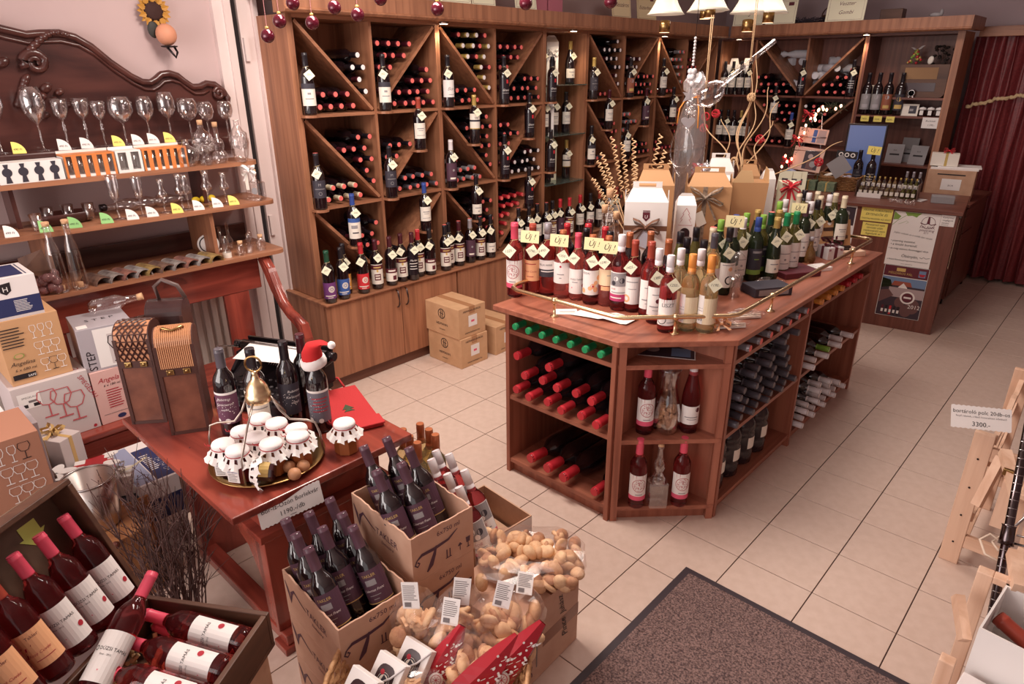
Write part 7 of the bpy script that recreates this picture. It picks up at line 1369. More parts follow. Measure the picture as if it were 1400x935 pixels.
# typewriter
TYP = mat('typewriter_black', (40, 34, 38), .2, .2)
t = thing('typewriter', 'old black typewriter with a sheet of paper behind the table bottles', 'typewriter', (-1.50, -1.17, ZTB), (0, 0, .43))
ob('body', G().prism([(-.15, 0), (.15, 0), (.15, .11), (.06, .13), (-.02, .09), (-.15, .04)], -.17, .17, 'x', 0, Matrix.Rotation(0, 4, 'Z')), TYP, t)
ob('side_frame', G().prism([(-.02, .03), (.15, .03), (.15, .15), (.04, .15), (-.02, .10)], -.185, -.172, 'x'), TYP, t); ob('side_frame', G().prism([(-.02, .03), (.15, .03), (.15, .15), (.04, .15), (-.02, .10)], .172, .185, 'x'), TYP, t)
MX = Matrix.Rotation(PI/2, 4, 'Y')
ob('platen', G().lathe([(.022, -.2), (.022, .2)], 16, 0, Matrix.Translation((0, .09, .165)) @ MX), IRON, t)
for s in (-1, 1): ob('platen_knob', G().lathe([(.018, s*.205), (.018, s*.235)], 12, 0, Matrix.Translation((0, .09, .165)) @ MX), TYP, t)
ob('carriage', G().box(-.21, .21, .05, .14, .131, .148, bev=.003).box(-.2, .2, .122, .132, .15, .19), TYP, t); ob('paper_bail', G().tube([(-.2, .06, .175), (-.2, .05, .20), (.2, .05, .20), (.2, .06, .175)], .0035, 6), STEEL, t); ob('return_lever', G().tube([(-.21, .08, .16), (-.24, .02, .18), (-.22, -.04, .20), (-.20, -.05, .21)], .004, 6), STEEL, t)
ob('paper', G().add([(-.13, .05, .196), (.15, .05, .196), (.15, -.04, .175), (-.13, -.06, .172)], [(0, 1, 2, 3)]).add([(-.13, .05, .196), (.15, .05, .196), (.15, .08, .19), (-.13, .08, .19)], [(0, 3, 2, 1)]), WHITE, t)
km = G().lathe([(.0075, 0), (.0075, .005), (.006, .006)], 10).mesh('key', [mat('key_cap', (70, 64, 66), .25)])
for r in range(4):
    for c in range(10): ob('key', km, None, t, (-.13+.028*c+.007*r, -.135+.027*r, .052+.015*r))
for i in range(9): ob('type_bar', G().tube([(-.05+.0125*i, .02, .10), (-.04+.01*i, .055, .135)], .0022, 4), STEEL, t)
# bottles on the table
LAB['snow_purple'] = dict(z0=.05, z1=.17, m=_p('mulberry', (104, 62, 84)), a=82, i=[('r', -1, 1, .93, 1.0, WHITE), ('d', 0, .5, .04, WHITE, 40, 2), ('t', 'Rubintos', 0, .76, .013, WHITE, .3), ('t', 'Karácsonyi', 0, .60, .013, WHITE, .3), ('t', 'asztali', 0, .44, .011, WHITE, .3), ('o', -.55, .1, .008, WHITE), ('o', .1, .1, .010, WHITE)])
LAB['seal'] = dict(z0=.045, z1=.175, m=IVORY, a=85, i=[('o', -.45, .62, .011, SLATE), ('n', -.45, .62, .0085, GREYP, .8), ('r', -.1, .8, .84, .88, GREYP), ('o', .5, .75, .008, GREYP, ), ('r', -.2, .8, .5, .53, GREYP), ('r', -.6, .6, .3, .33, GREYP)])
LAB['snow_grey'] = dict(z0=.05, z1=.17, m=SLATE, a=80, i=[('t', 'Rubintos', .5, .72, .013, WHITE, .3), ('t', 'Karácsony', .45, .54, .013, WHITE, .3), ('t', 'asztali', .5, .36, .012, WHITE, .3), ('d', 0, .4, .035, WHITE, 20, 5)])
LAB['snow_slate'] = dict(z0=.045, z1=.17, m=_p('bluegrey', (110, 108, 120)), a=82, i=[('r', -1, 1, .93, 1.0, WHITE), ('d', -.2, .5, .04, WHITE, 36, 4), ('r', -.3, .8, .74, .77, REDINK), ('r', -.2, .7, .64, .67, REDINK), ('r', -.3, .6, .54, .57, REDINK), ('r', -.2, .8, .44, .47, REDINK), ('r', -.3, .7, .34, .37, REDINK), ('o', -.5, .08, .009, WHITE), ('o', .2, .06, .009, WHITE)])
TF = (.72, -.69)
bottle('red_wine_bottle', 'dark bottle with a purple snow label and grey capsule on the table', (-1.35,-1.421,0.676), TF, cap='grey', lab='snow_purple', s=1.02, n=24); bottle('red_wine_bottle', 'dark bottle with a cream seal label behind the brass handle on the table', (-1.26,-1.353,0.676), TF, cap='black', lab='seal', s=1.04, n=24)
bottle('red_wine_bottle', 'dark bottle with a charcoal script label, third on the table', (-1.251,-1.235,0.676), TF, cap='black', lab='snow_grey', s=1.02, n=24); bottle('red_wine_bottle', 'dark bottle wearing the little santa hat on the table', (-1.129,-1.19,0.676), TF, cap='black', lab='snow_slate', s=1.0, n=24); bottle('red_wine_bottle', 'dark bottle with a wine red capsule half hidden behind the hat bottle', (-1.252,-1.167,0.676), TF, cap='wine', lab=None, s=1.04, n=18)
q = (-1.129,-1.19,0.676); HB = Vector((q[0], q[1], .676))
t = thing('santa_hat', 'small red santa hat with a white band on a wine bottle', 'hat', HB+Vector((0, 0, .262)), (.12, -.15, .7)); RF = mat('red_felt', (196, 40, 42), .9); WF = mat('white_fleece', (240, 232, 230), .95, bump=.5, nscale=160)
g = G(); n = 14; vs = []; prof_h = [((0, 0, .02), .038), ((.004, 0, .05), .034), ((.02, 0, .072), .026), ((.046, 0, .078), .018), ((.07, 0, .068), .008)]
for c, r in prof_h:
    for i in range(n): a = 2*PI*i/n; vs.append((c[0]+r*math.cos(a), c[1]+r*math.sin(a), c[2]+(r*.35*math.cos(a)*-1 if c[0] > .01 else 0)))
g.add(vs, [(j*n+i, j*n+(i+1) % n, (j+1)*n+(i+1) % n, (j+1)*n+i) for j in range(4) for i in range(n)], 0, True); ob('cone', g, RF, t)
ob('band', G().lathe([(.036, -.012), (.043, -.008), (.046, .006), (.043, .022), (.036, .026)], 18), WF, t); ob('pompom', G().ell((.082, 0, .062), (.014, .014, .014), 10, 7), WF, t)
# tray with jars, brass handle
tc_ = Vector((-1.075, -1.43, ZTB))
t = thing('brass_tray', 'round engraved brass tray with a tall carrying handle, holding the jam jars', 'tray', tc_)
ob('tray', G().lathe([(.0, .004), (.14, .004), (.155, .008), (.182, .016), (.186, .020), (.184, .022), (.154, .012), (.14, .008), (0, .008)], 44), OLDBRASS, t)
g = G()
for r in (.06, .09, .12): g.tube([(r*math.cos(a), r*math.sin(a), .0088) for a in [2*PI*i/36 for i in range(36)]], .0015, 4, 0, True)
ob('engraving', g, mat('dark_brass', (120, 92, 60), .4, 1), t)
ob('dome', G().lathe([(.038, .225), (.040, .228), (.040, .255), (.036, .258), (.034, .275), (.022, .295), (.012, .305), (.008, .32), (.010, .328), (.004, .332)], 22), BRASS, t)
ob('ring', G().tube([(.026*math.cos(a), .0, .355+.026*math.sin(a)) for a in [2*PI*i/20 for i in range(20)]], .0035, 6, 0, True), OLDBRASS, t, (0, 0, 0), (0, 0, .75))
WIRE = mat('wire_grey', (176, 160, 150), .3, .9)
for k, q in enumerate(((.10, -.13), (-.10, .13))): ob('wire_leg', G().tube([(q[0], q[1], .012), (q[0]*1.0, q[1]*1.0, .10), (q[0]*.6, q[1]*.6, .18), (q[0]*.25, q[1]*.25, .235)], .0035, 6), WIRE, t)
for s in (1, -1): ob('wire_loop', G().tube([(s*.026, s*.028, .24), (s*.04, s*.045, .19), (s*.06, s*.065, .155), (s*.10, s*.105, .15), (s*.118, s*.122, .14), (s*.125, s*.13, .10), (s*.128, s*.134, .02)], .0035, 6), WIRE, t)
# jam jars
LACE = mat('lace_white', (238, 232, 228), .8); 
def lace_mesh():
    g = G(); n = 30; vs = []; Q = random.Random(3)
    prf = [(.033, .098), (.037, .092), (.044, .080), (.052, .070), (.060, .062)]
    for j, (r, z) in enumerate(prf):
        for i in range(n): a = 2*PI*i/n; k = 1+.05*math.sin(a*9)*(j/4); vs.append((r*k*math.cos(a), r*k*math.sin(a), z+.006*math.sin(a*9+1)*(j/4)))
    fs = []
    for j in range(4):
        for i in range(n):
            if j in (1, 3) and i % 3 == (j//2): continue     # eyelets
            fs.append((j*n+i, j*n+(i+1) % n, (j+1)*n+(i+1) % n, (j+1)*n+i))
    g.add(vs, fs, 0, False); return g.mesh('lace', [LACE])
JAM = [mat('jam_red', (120, 40, 40), .08, coat=.5), mat('jam_amber', (160, 92, 52), .08, coat=.5), mat('jam_dark', (58, 30, 34), .08, coat=.5)]
def jar(label, loc, k, rz=0, lab=True, s=1):
    t = thing('jam_jar', label, 'jar', loc, (0, 0, rz)); t.scale = (s,)*3
    ob('glass', cached(('jarm', k), lambda: G().lathe([(.036, 0), (.040, .004), (.041, .07), (.034, .085), (.031, .096)], 8, 0, None, (1, 1), False).mesh('jar', [JAM[k]])), None, t)
    ob('lace_skirt', cached('lace', lace_mesh), None, t); ob('cloth_cover', cached('jlid', lambda: G().lathe([(.0335, .094), (.036, .100), (.036, .106), (.033, .112), (.0001, .114)], 20).mesh('cover', [WF])), None, t)
    ob('tie', cached('jtie', lambda: G().tube([(.0355*math.cos(a), .0355*math.sin(a), .096) for a in [2*PI*i/16 for i in range(16)]], .0016, 4, 0, True).tube([(-.036, 0, .096), (-.05, -.01, .104), (-.056, -.006, .11)], .0012, 4).tube([(-.036, 0, .096), (-.052, .004, .100)], .0012, 4).mesh('tie', [REDR])), None, t)
    if lab:
        def jl():
            g = G(); ms = [WHITE]; g.box(-.020, .020, -.0405, -.0395, .012, .058); prints(g, ms, Matrix.Translation((0, -.0408, 0)) @ FRONT, lines(-.016, .016, .016, .044, 5, GREYINK, 2)+[('t', 'Bor-Íz-Özön', 0, .047, .007, BLUE, 0, .034)]); return g.mesh('label', ms)
        ob('label', cached('jlabel', jl), None, t)
    return t
for i, (x, y, k, w) in enumerate(((-1.025, -1.547, 0, 'front one over the tray rim, red jam'), (-1.095, -1.560, 2, 'front edge, next to the caskets'), (-1.13, -1.480, 1, 'second from the caskets'), (-1.165, -1.395, 2, 'rearmost beside the purple label bottle'), (-1.06, -1.468, 2, 'in the very middle of the tray'), (-.985, -1.455, 1, 'near the lying jar'), (-1.095, -1.375, 0, 'behind the middle one'), (-1.01, -1.350, 1, 'inner side near the hat bottle'), (-.965, -1.372, 1, 'beside the walnuts'))):
    jar('lace topped jam jar on the brass tray, '+w, (x, y, ZTB+.0085), k, .75 if i % 2 else .55, lab=i in (0, 1, 3, 7))
jar('lace topped jam jar standing on the table beside the brass tray', (-.935, -1.215, ZTB), 1, .4, False, 1.02)
t = thing('jam_jar', 'small lace topped jar lying on its side at the front of the brass tray', 'jar', (-.925, -1.485, ZTB+.048), (PI/2-.1, .0, -.75)); ob('glass', G().lathe([(.028, 0), (.03, .004), (.03, .05), (.024, .062)], 8, 0, None, (1, 1), False), JAM[2], t); ob('lace_skirt', cached('lace', lace_mesh), None, t, (0, 0, -.03)); ob('label', G().lathe([(.0305, .012), (.0305, .042)], 8, 0, None, (0, 0), False, (0, PI)), GOLDP, t)
for i, q in enumerate(((-.915, -1.392, .02), (-.895, -1.435, .02), (-.945, -1.425, .02))): single('walnut', 'brown nut on the brass tray, %s' % ('next to the inner jar', 'at the tray edge', 'beside the lying jar')[i], 'nut', G().ell((0, 0, 0), (.022, .021, .02), 12, 8), mat('nut_brown', (190, 136, 98), .5, bump=.3, nscale=60), (q[0], q[1], ZTB+.030))
# price sign, red felt bag
zz = [(-.105+.21*i/30, (.0 if i % 2 else .003)) for i in range(31)]
g = G(); ms = [WHITE]; g.prism(zz+[(.105, .075)]+[(-x, .075+.003*(i % 2)) for i, (x, z) in enumerate(zz)], -.0006, .0006, 'y'); prints(g, ms, Matrix.Translation((0, -.0008, 0)) @ FRONT, [('t', 'Bor-Íz-Özön Borlekvár', 0, .046, .021, INK, 0, .19), ('t', '1190.-/db', 0, .018, .022, INK, 0), ('r', -.01, .01, .008, .010, GREYINK)])
single('price_sign', 'white zigzag edged price sign hanging at the table edge below the tray', 'sign', g.mesh('sign', ms), None, (-.847, -1.48, .594), (-.25, 0, PI/2-.06))
t = thing('felt_bag', 'folded red felt bag with a small fir tree on the far table corner', 'bag', (-1.17, -1.05, ZTB), (0, 0, -.32))
ob('bag', G().box(-.2, .17, -.085, .085, .0005, .012, bev=.004), mat('felt_red', (186, 52, 54), .95, bump=.4, nscale=150), t); ob('flap', G().box(.10, .175, -.09, .09, .0125, .020, bev=.003), 'felt_red', t); ob('handle', G().tube([(-.2, -.04, .01), (-.26, -.03, .03), (-.26, .03, .03), (-.2, .04, .01)], .005, 5), 'felt_red', t); ob('tree', G().prism([(-.04, 0), (.0, .022), (.0, .008), (.02, .02), (.02, -.02), (.0, -.008), (.0, -.022)], .0122, .0135), mat('tree_green', (66, 76, 50), .8), t)
ob('string', G().tube([(.1, -.05, .022), (.13, -.07, .024), (.16, -.10, .02)], .0022, 4), STRAW, t)

# ---- wine cartons on the floor in front of the table ----
RZT = -.06
def swirl(u0, v0, s=1):
    return [('l', [(u0-.062*s, v0-.055*s), (u0-.045*s, v0-.035*s), (u0-.03*s, v0+.0*s), (u0-.02*s, v0+.03*s)], .012*s, PLUM, [.5, 1.6, 1.2, .5]), ('l', [(u0-.10*s, v0+.012*s), (u0-.108*s, v0-.004*s), (u0-.098*s, v0-.014*s), (u0-.09*s, v0-.004*s), (u0-.098*s, v0+.004*s)], .006*s, PLUM), ('l', [(u0-.10*s, v0+.012*s), (u0-.08*s, v0+.024*s), (u0-.03*s, v0+.022*s), (u0+.03*s, v0+.028*s), (u0+.07*s, v0+.052*s)], .010*s, PLUM, [.5, 1.2, 1.3, 1, .3])]
ICN = [('l', [(.03, .03), (.03, .06)], .004, PLUM), ('l', [(.042, .03), (.042, .06)], .004, PLUM), ('l', [(.024, .029), (.048, .029)], .003, PLUM), ('p', [(.072, .048), (.092, .048), (.082, .06)], PLUM), ('l', [(.082, .03), (.082, .05)], .003, PLUM), ('p', [(.108, .045), (.122, .045), (.124, .065), (.106, .065)], PLUM), ('l', [(.115, .046), (.115, .028)], .003, PLUM), ('l', [(.108, .027), (.122, .027)], .003, PLUM)]
def open_box(name, label, loc, rz, w, d, h, m, frontp, sidep=None, th=.005, rough=True, inn=None):
    t = thing(name, label, 'box', loc, (0, 0, rz)); R = random.Random(int(abs(loc[0])*999))
    for nm, b in (('wall', (-w/2, w/2, -d/2, -d/2+th)), ('wall', (-w/2, w/2, d/2-th, d/2)), ('wall', (-w/2, -w/2+th, -d/2+th, d/2-th)), ('wall', (w/2-th, w/2, -d/2+th, d/2-th))):
        x0, x1, y0, y1 = b; g = G()
        if x1-x0 > y1-y0:
            n = 24; top = [(x0+(x1-x0)*i/n, h-(R.uniform(0, .004) if rough else 0)-(.004*math.sin(i*.5)*math.sin(i*1.3) if rough else 0)) for i in range(n+1)]; g.prism([(x1, 0), (x0, 0)]+top, y0, y1, 'y')
        else:
            n = 18; top = [(y0+(y1-y0)*i/n, h-(R.uniform(0, .004) if rough else 0)) for i in range(n+1)]; g.prism([(y1, 0), (y0, 0)]+top, x0, x1, 'x')
        ob(nm, g, m, t)
    ob('bottom', G().box(-w/2+th, w/2-th, -d/2+th, d/2-th, 0, th), inn or m, t)
    for its, M, nm in ((frontp, Matrix.Translation((0, -d/2-.0004, 0)) @ FRONT, 'front_print'), (sidep, Matrix(((0, 0, 1, w/2+.0004), (1, 0, 0, 0), (0, 1, 0, 0), (0, 0, 0, 1))), 'side_print')):
        if its: g = G(); ms = []; prints(g, ms, M, its); ob(nm, g.mesh(nm, ms), None, t)
    return t
# local frame of the cartons: long face to -y; the short printed face to +x
SIDEP = [('t', '6x750 ml', .02, .128, .024, PLUM, 0, .12)]+swirl(-.01, .070, .92)+[tuple([i[0]]+[[(a-.02, b+.0) for a, b in i[1]]]+list(i[2:])) for i in ICN]
LONGP = [('t', 'TAKLER', .03, .085, .034, PLUM, 0, .12), ('t', 'Szekszárd', .03, .06, .018, PLUM, .4, .07), ('l', [(-.155, .13), (-.14, .10), (-.13, .06), (-.12, .10), (-.10, .12), (-.06, .10), (-.03, .09)], .009, PLUM, [.4, 1.4, .8, 1.5, 1, .6, .3])]
CT = mat('kraft_carton', (206, 166, 142), .75, c2=(196, 154, 130), nscale=12)
def tak(label, cx, cy, z0, h, open_=True):
    if open_: return open_box('wine_carton', label, (cx, cy, z0), RZT, .33, .236, h, CT, LONGP, SIDEP)
    t = thing('wine_carton', label, 'box', (cx, cy, z0), (0, 0, RZT)); ob('box', G().box(-.165, .165, -.118, .118, 0, h, bev=.003), CT, t)
    for its, M, nm in ((LONGP, Matrix.Translation((0, -.1185, 0)) @ FRONT, 'front_print'), (SIDEP, Matrix(((0, 0, 1, .1655), (1, 0, 0, 0), (0, 1, 0, 0), (0, 0, 0, 1))), 'side_print')): g = G(); ms = []; prints(g, ms, M, its); ob(nm, g.mesh(nm, ms), None, t)
    return t
LC, UC = (-.592, -1.475), (-.618, -1.197)
tak('open carton of dark bottles, topmost of the stack beside the table front', *LC, .335, .165); tak('closed carton under the open one in the stack beside the table front', *LC, .168, .1665, False); tak('lowest carton of the stack beside the table front', *LC, .0005, .167, False)
tak('open carton of dark bottles, topmost of the taller stack behind', *UC, .452, .168); tak('closed carton directly under the open one in the taller stack', *UC, .285, .1665, False); tak('third carton down in the taller stack', *UC, .118, .1665, False)
single('support_box', 'plain low box at the foot of the taller carton stack', 'box', G().box(-.16, .16, -.115, .115, 0, .117, bev=.003), CT, (UC[0], UC[1], .0005), (0, 0, RZT))
LAB['takler'] = dict(z0=.085, z1=.19, m=PLUM, a=88, i=[('t', 'TAKLER', 0, .80, .0125, GOLDP, 0), ('r', -.28, .28, .55, .72, GREYP), ('t', 'Cabernet Franc', 0, .38, .0105, WHITE, .4), ('r', -.3, .3, .25, .27, GREYP), ('r', -.15, .15, .14, .16, GREYP), ('r', -1, 1, .02, .045, GOLDP), ('n', -.62, .6, .012, SLATE, .6), ('l_',)]); LAB['takler']['i'].pop(-1)
def lean(label, top, base, lab, cap, group=None, glass=None, prof='bordeaux', spin=0, s=1, name='red_wine_bottle', screw=False, z0=.25):
    a, b = Vector(base), Vector(top); d = (b-a).normalized(); Q = d.to_track_quat('Z', 'Y'); M = Q.to_matrix()
    look = Vector((.60, -.70, .35)); lx = M.transposed() @ look; M = M @ Matrix.Rotation(math.atan2(lx.y, lx.x)+PI/2+spin, 3, 'Z')
    o = single(name, label, 'bottle', body_mesh(prof, glass or DGLASS, 24), None, base, tuple(M.to_euler()), group); o.scale = (s,)*3
    ob('capsule', cap_mesh(cap, None, screw, n=16, z0=z0), None, o)
    if lab: ob('label', lab_mesh(lab, prof), None, o)
    return o
CPU_ = 'cap_purple'
for i, (x, y, w) in enumerate(((-.798, -1.534, 'outermost, against the carton back edge'), (-.713, -1.550, 'second in the front row'), (-.631, -1.557, 'front row, nearest the printed corner'), (-.776, -1.468, 'tallest of the inner row by the table'), (-.682, -1.480, 'middle of the front pair'), (-.791, -1.385, 'back row beside the table'), (-.697, -1.402, 'back row, middle'), (-.620, -1.416, 'back row, nearest the basket'))):
    lean('purple labelled bottle in the lower carton, '+w, (x, y, .638), (x+.150, y+.01, .355), 'takler', 'purple')
for i, (x, y, w) in enumerate(((-.817, -1.225, 'outer front one'), (-.668, -1.283, 'front, nearest the printed corner'), (-.807, -1.140, 'outer back one'), (-.645, -1.205, 'middle one with the full label'), (-.70, -1.13, 'rear one behind the middle'))):
    lean('purple labelled bottle in the upper carton, '+w, (x, y, .745), (x+.145, y+.01, .461), 'takler', 'purple')
# white carton with rosé
t = open_box('wine_carton', 'white fronted open carton of white capped rosé behind the tall stack', (-.650, -.865, .175), -.07, .27, .275, .185, CARD, None, lines(-.1, .06, .06, .14, 7, GREYINK, 4)+[('p', [(-.10, .03), (-.06, .05), (-.07, .09), (-.10, .08)], PEACH)], rough=False)
ob('white_face', G().box(.1352, .1362, -.1375, .1375, 0, .18), WHITE, t)
single('support_box', 'plain carton under the white fronted rosé carton', 'box', G().box(-.13, .13, -.135, .135, 0, .174, bev=.003), CARD, (-.650, -.865, .0005), (0, 0, -.07))
LAB['bodri_rose'] = dict(z0=.075, z1=.195, m=WHITE, a=85, i=[('r', -1, 1, 0, .10, PINKP), ('r', -.9, .9, .45, .98, GREYP), ('o', -.2, .75, .014, WHITE), ('o', .35, .68, .012, SLATE), ('o', -.5, .6, .010, SLATE), ('o', .1, .55, .010, WHITE), ('t', 'ROSÉ', 0, .30, .012, REDINK), ('r', -.5, .5, .2, .23, GREYP)])
for i, (x, y, w) in enumerate(((-0.867, -0.879, 'rearmost of the outer pair'), (-0.811, -0.863, 'tallest, second'), (-0.689, -0.898, 'front, nearest the floor side'), (-0.717, -0.955, 'front, behind the tall stack'), (-0.833, -0.931, 'half hidden behind the tall stack'), (-0.626, -0.982, 'lowest one in front'))):
    lean('white capped rosé bottle in the white carton, '+w, (x, y, .545), (x+.135, y+.015, .262), 'bodri_rose', 'white', None, ROSED, 'bordeaux', 0, 1, 'rose_wine_bottle', True, .24)
single('support_box', 'small filler box inside the white fronted carton', 'box', G().box(-.12, .12, -.12, .12, 0, .07), CARD, (-.650, -.865, .1805), (0, 0, -.07))
t = open_box('wine_carton', 'open carton of copper capped bottles behind the table corner', (-.985, -.865, .0005), -.05, .22, .2, .28, CARD, None, rough=False)
for i, (x, y, w) in enumerate(((-1.045, -.895, 'outer front'), (-.985, -.91, 'middle front'), (-.925, -.92, 'inner front'), (-1.03, -.82, 'outer back'), (-.97, -.825, 'inner back'), (-.92, -.835, 'last by the rosé carton'))):
    bottle('white_wine_bottle', 'pale bottle with a copper screw cap behind the table corner: '+w, (x, y, .262), (.5, -.7), cap='copper', screw=True, glass=PALE, lab='ivory', n=18, z0=.235)
single('support_box', 'small filler box inside the copper cap carton', 'box', G().box(-.1, .1, -.09, .09, 0, .254), CARD, (-.985, -.865, .0062), (0, 0, -.05))
# heimann cartons by the cabinet
HM = [('n', 0, .15, .036, .030, INK), ('l', [(-.008, .125), (-.008, .175)], .006, INK), ('l', [(.008, .125), (.008, .175)], .006, INK), ('l', [(-.02, .155), (.02, .15)], .004, INK), ('t', 'HEIMANN', 0, .068, .026, INK, 0, .17), ('t', 'Szekszárd', 0, .035, .014, INK, .3, .07)]
HS = [('r', -.035, .045, .07, .15, WHITE), ('t', 'HEIMANN BOROK', 0, .178, .020, INK, 0, .18), ('t', 'www.heimann.hu', 0, .025, .020, INK, 0, .19), ('r', -.01, .02, .1, .115, PINKP)]
def heim(label, x, y, z, rz=0): 
    t = carton(label, (x, y, z), rz, .335, .25, .212, HM, True, 'wine_carton', 'box', mat('pale_carton', (208, 166, 128), .7, c2=(198, 156, 118), nscale=14), HS); return t
heim('cardboard carton with a round emblem, upper of the pair before the low cabinet', -2.41, .622, .2135); heim('cardboard carton with a round emblem under its twin before the low cabinet', -2.40, .628, .0005); heim('single cardboard carton on the floor behind the stacked pair', -2.40, .95, .0005, .04)
# bread carton and biscuits
t = thing('wine_carton', 'brown taped carton with handwriting that carries the biscuits', 'box', (-.365, -.985, .0005), (0, 0, .04))
ob('box', G().box(-.14, .14, -.18, .18, 0, .312, bev=.003), CT, t); ob('tape', G().box(.1398, .1406, -.02, .18, .12, .17).box(-.14, .1404, .02, .07, .3118, .3126), mat('brown_tape', (150, 104, 84), .3), t)
g = G(); ms = []; M = Matrix(((0, 0, 1, .1412), (1, 0, 0, 0), (0, 1, 0, 0), (0, 0, 0, 1)))
prints(g, ms, M, [('t', 'BODRI', -.075, .10, .045, PLUM, 0, .13, PI/2), ('r', -.055, -.05, .06, .17, GREYINK), ('t', 'Juhász', .09, .23, .05, INK, .4, .10, PI/2+.2), ('t', 'Pince', .11, .12, .05, INK, .4, .09, PI/2+.2), ('o', -.13, .07, .012, PLUM)]); ob('lettering', g.mesh('lettering', ms), None, t)
single('wine_carton', 'plain brown carton standing in front of the handwritten one, under the basket', 'box', G().box(-.13, .13, -.10, .10, 0, .24, bev=.003), CT, (-.34, -1.275, .0005), (0, 0, .04))
single('support_box', 'plain carton under the wicker basket', 'box', G().box(-.17, .12, -.19, .19, 0, .24, bev=.003), CT, (-.26, -1.58, .0005), (0, 0, .0))
BIS = [mat('biscuit_%d' % i, c, .7, c2=c2, nscale=60, bump=.3) for i, (c, c2) in enumerate((((232, 196, 156), (220, 178, 138)), ((226, 184, 144), (206, 160, 120)), ((200, 150, 114), (172, 122, 92))))]
SHELLM = [G().ell((0, 0, 0), (.032, .024, .018), 12, 7).mesh('biscuit', [m]) for m in BIS]
ROUNDM = [G().lathe([(.0001, -.008), (.025, -.007), (.029, 0), (.025, .007), (.0001, .009)], 12).mesh('biscuit', [m]) for m in BIS]
HEARTM = [G().prism([(.95*.031*math.sin(a)**3, .027*(math.cos(a)-.35*math.cos(2*a)-.12*math.cos(3*a))) for a in [2*PI*i/16 for i in range(16)]], -.005, .005).mesh('biscuit', [m]) for m in BIS]
STARM = [G().prism([(.03*(1 if i % 2 == 0 else .5)*math.sin(PI*i/5), .03*(1 if i % 2 == 0 else .5)*math.cos(PI*i/5)) for i in range(10)], -.004, .004).mesh('biscuit', [m]) for m in BIS]
def film(parent, w, d, h, seed, tie=None):    # crumpled clear bag
    Q = random.Random(seed); g = G(); n, k = 18, 8; vs = []
    for j in range(k+1):
        f = j/k; sw = math.sin(min(f*1.15, 1)*PI*.5+.25)**.7 if f < .8 else (1-(f-.8)/.2*.55)
        for i in range(n): a = 2*PI*i/n; q = (abs(math.cos(a))**3+abs(math.sin(a))**3)**(-1/3); r = sw*Q.uniform(.92, 1.06); vs.append((w/2*r*q*math.cos(a), d/2*r*q*math.sin(a), h*f+Q.uniform(-.004, .004)))
    g.add(vs, [(j*n+i, j*n+(i+1) % n, (j+1)*n+(i+1) % n, (j+1)*n+i) for j in range(k) for i in range(n)], 0, False)
    return ob('cellophane', g, CELLO, parent)
def bag(label, loc, rot, w, d, h, kinds, n, seed, lab=True, red=False):
    t = thing('biscuit_bag', label, 'bag', loc, rot); Q = random.Random(seed)
    for i in range(n):
        ms = kinds[Q.randrange(len(kinds))]; z = .016+(h*.72-.016)*(i/n); k = 1 if z < h*.5 else .8
        o = ob('biscuit', ms[Q.choice((0, 0, 1, 1, 2))], None, t, (Q.uniform(-1, 1)*(w/2-.022)*k, Q.uniform(-1, 1)*(d/2-.016)*k, z)); o.rotation_euler = (Q.uniform(-1.4, 1.4), Q.uniform(-1.4, 1.4), Q.uniform(0, 6))
    film(t, w, d, h, seed)
    if lab:
        g = G(); ms = [WHITE]; g.box(-.024, .024, -d/2*.55-.012, -d/2*.55-.011, h*.86, h*1.18); prints(g, ms, Matrix.Translation((0, -d/2*.55-.0124, 0)) @ FRONT, lines(-.02, .02, h*.96, h*1.15, 8, GREYINK, seed)+[('r', -.018, .0, h*.885, h*.94, GREYINK)])
        ob('label', g.mesh('label', ms), None, t)
    return t
t = bag('large clear bag full of shell shaped biscuits lying on the brown carton', (-.345, -.925, .338), (0, 0, .75), .37, .29, .075, [SHELLM, SHELLM, ROUNDM], 84, 3, False)
# wicker basket with biscuit bags
WICK2 = mat('pale_wicker', (206, 160, 116), .55, c2=(176, 128, 86), nscale=80)
BC = Vector((-.215, -1.475, .2425)); BR = .62
t = thing('wicker_basket', 'pale wicker basket heaped with biscuit bags on the floor cartons', 'basket', BC, (0, 0, BR)); ob('weave', basket_g(.52, .34, .17, 9, .84, 44, .0065), WICK2, t)
BM = Matrix.Translation(BC) @ Matrix.Rotation(BR, 4, 'Z')
def inb(x, y, z): return BM @ Vector((x, y, z))
bag('clear bag of jam dotted biscuits at the back of the basket', inb(-.05, .09, .07), (-.25, -.1, BR), .15, .10, .24, [ROUNDM, HEARTM], 34, 11); bag('clear bag of round biscuits with a white label, second at the basket back', inb(.04, .11, .07), (-.3, .1, BR+.1), .15, .10, .24, [ROUNDM], 34, 12)
bag('clear bag of mixed biscuits in the middle of the basket, its label tilted', inb(.03, .02, .07), (-.55, 0, BR-.1), .15, .10, .22, [HEARTM, ROUNDM, SHELLM], 34, 13); bag('clear bag of sugared biscuits near the basket end by the brown carton', inb(.13, .10, .08), (-.5, .2, BR), .15, .10, .22, [SHELLM, ROUNDM], 34, 14)
bag('clear bag of pale biscuits lying towards the brown carton', inb(.21, .12, .11), (-1.0, .2, BR+.1), .15, .09, .2, [SHELLM], 30, 15); bag('small bag of star biscuits at the near side of the basket', inb(-.02, -.12, .13), (-1.2, 0, BR), .16, .07, .13, [STARM], 16, 16, False); bag('bag of tall biscuits in the centre front of the basket', inb(.10, -.02, .08), (-.5, .1, BR), .14, .09, .2, [HEARTM, SHELLM], 28, 17, False)
REDFOIL = mat('red_foil', (168, 30, 44), .25, coat=.3)
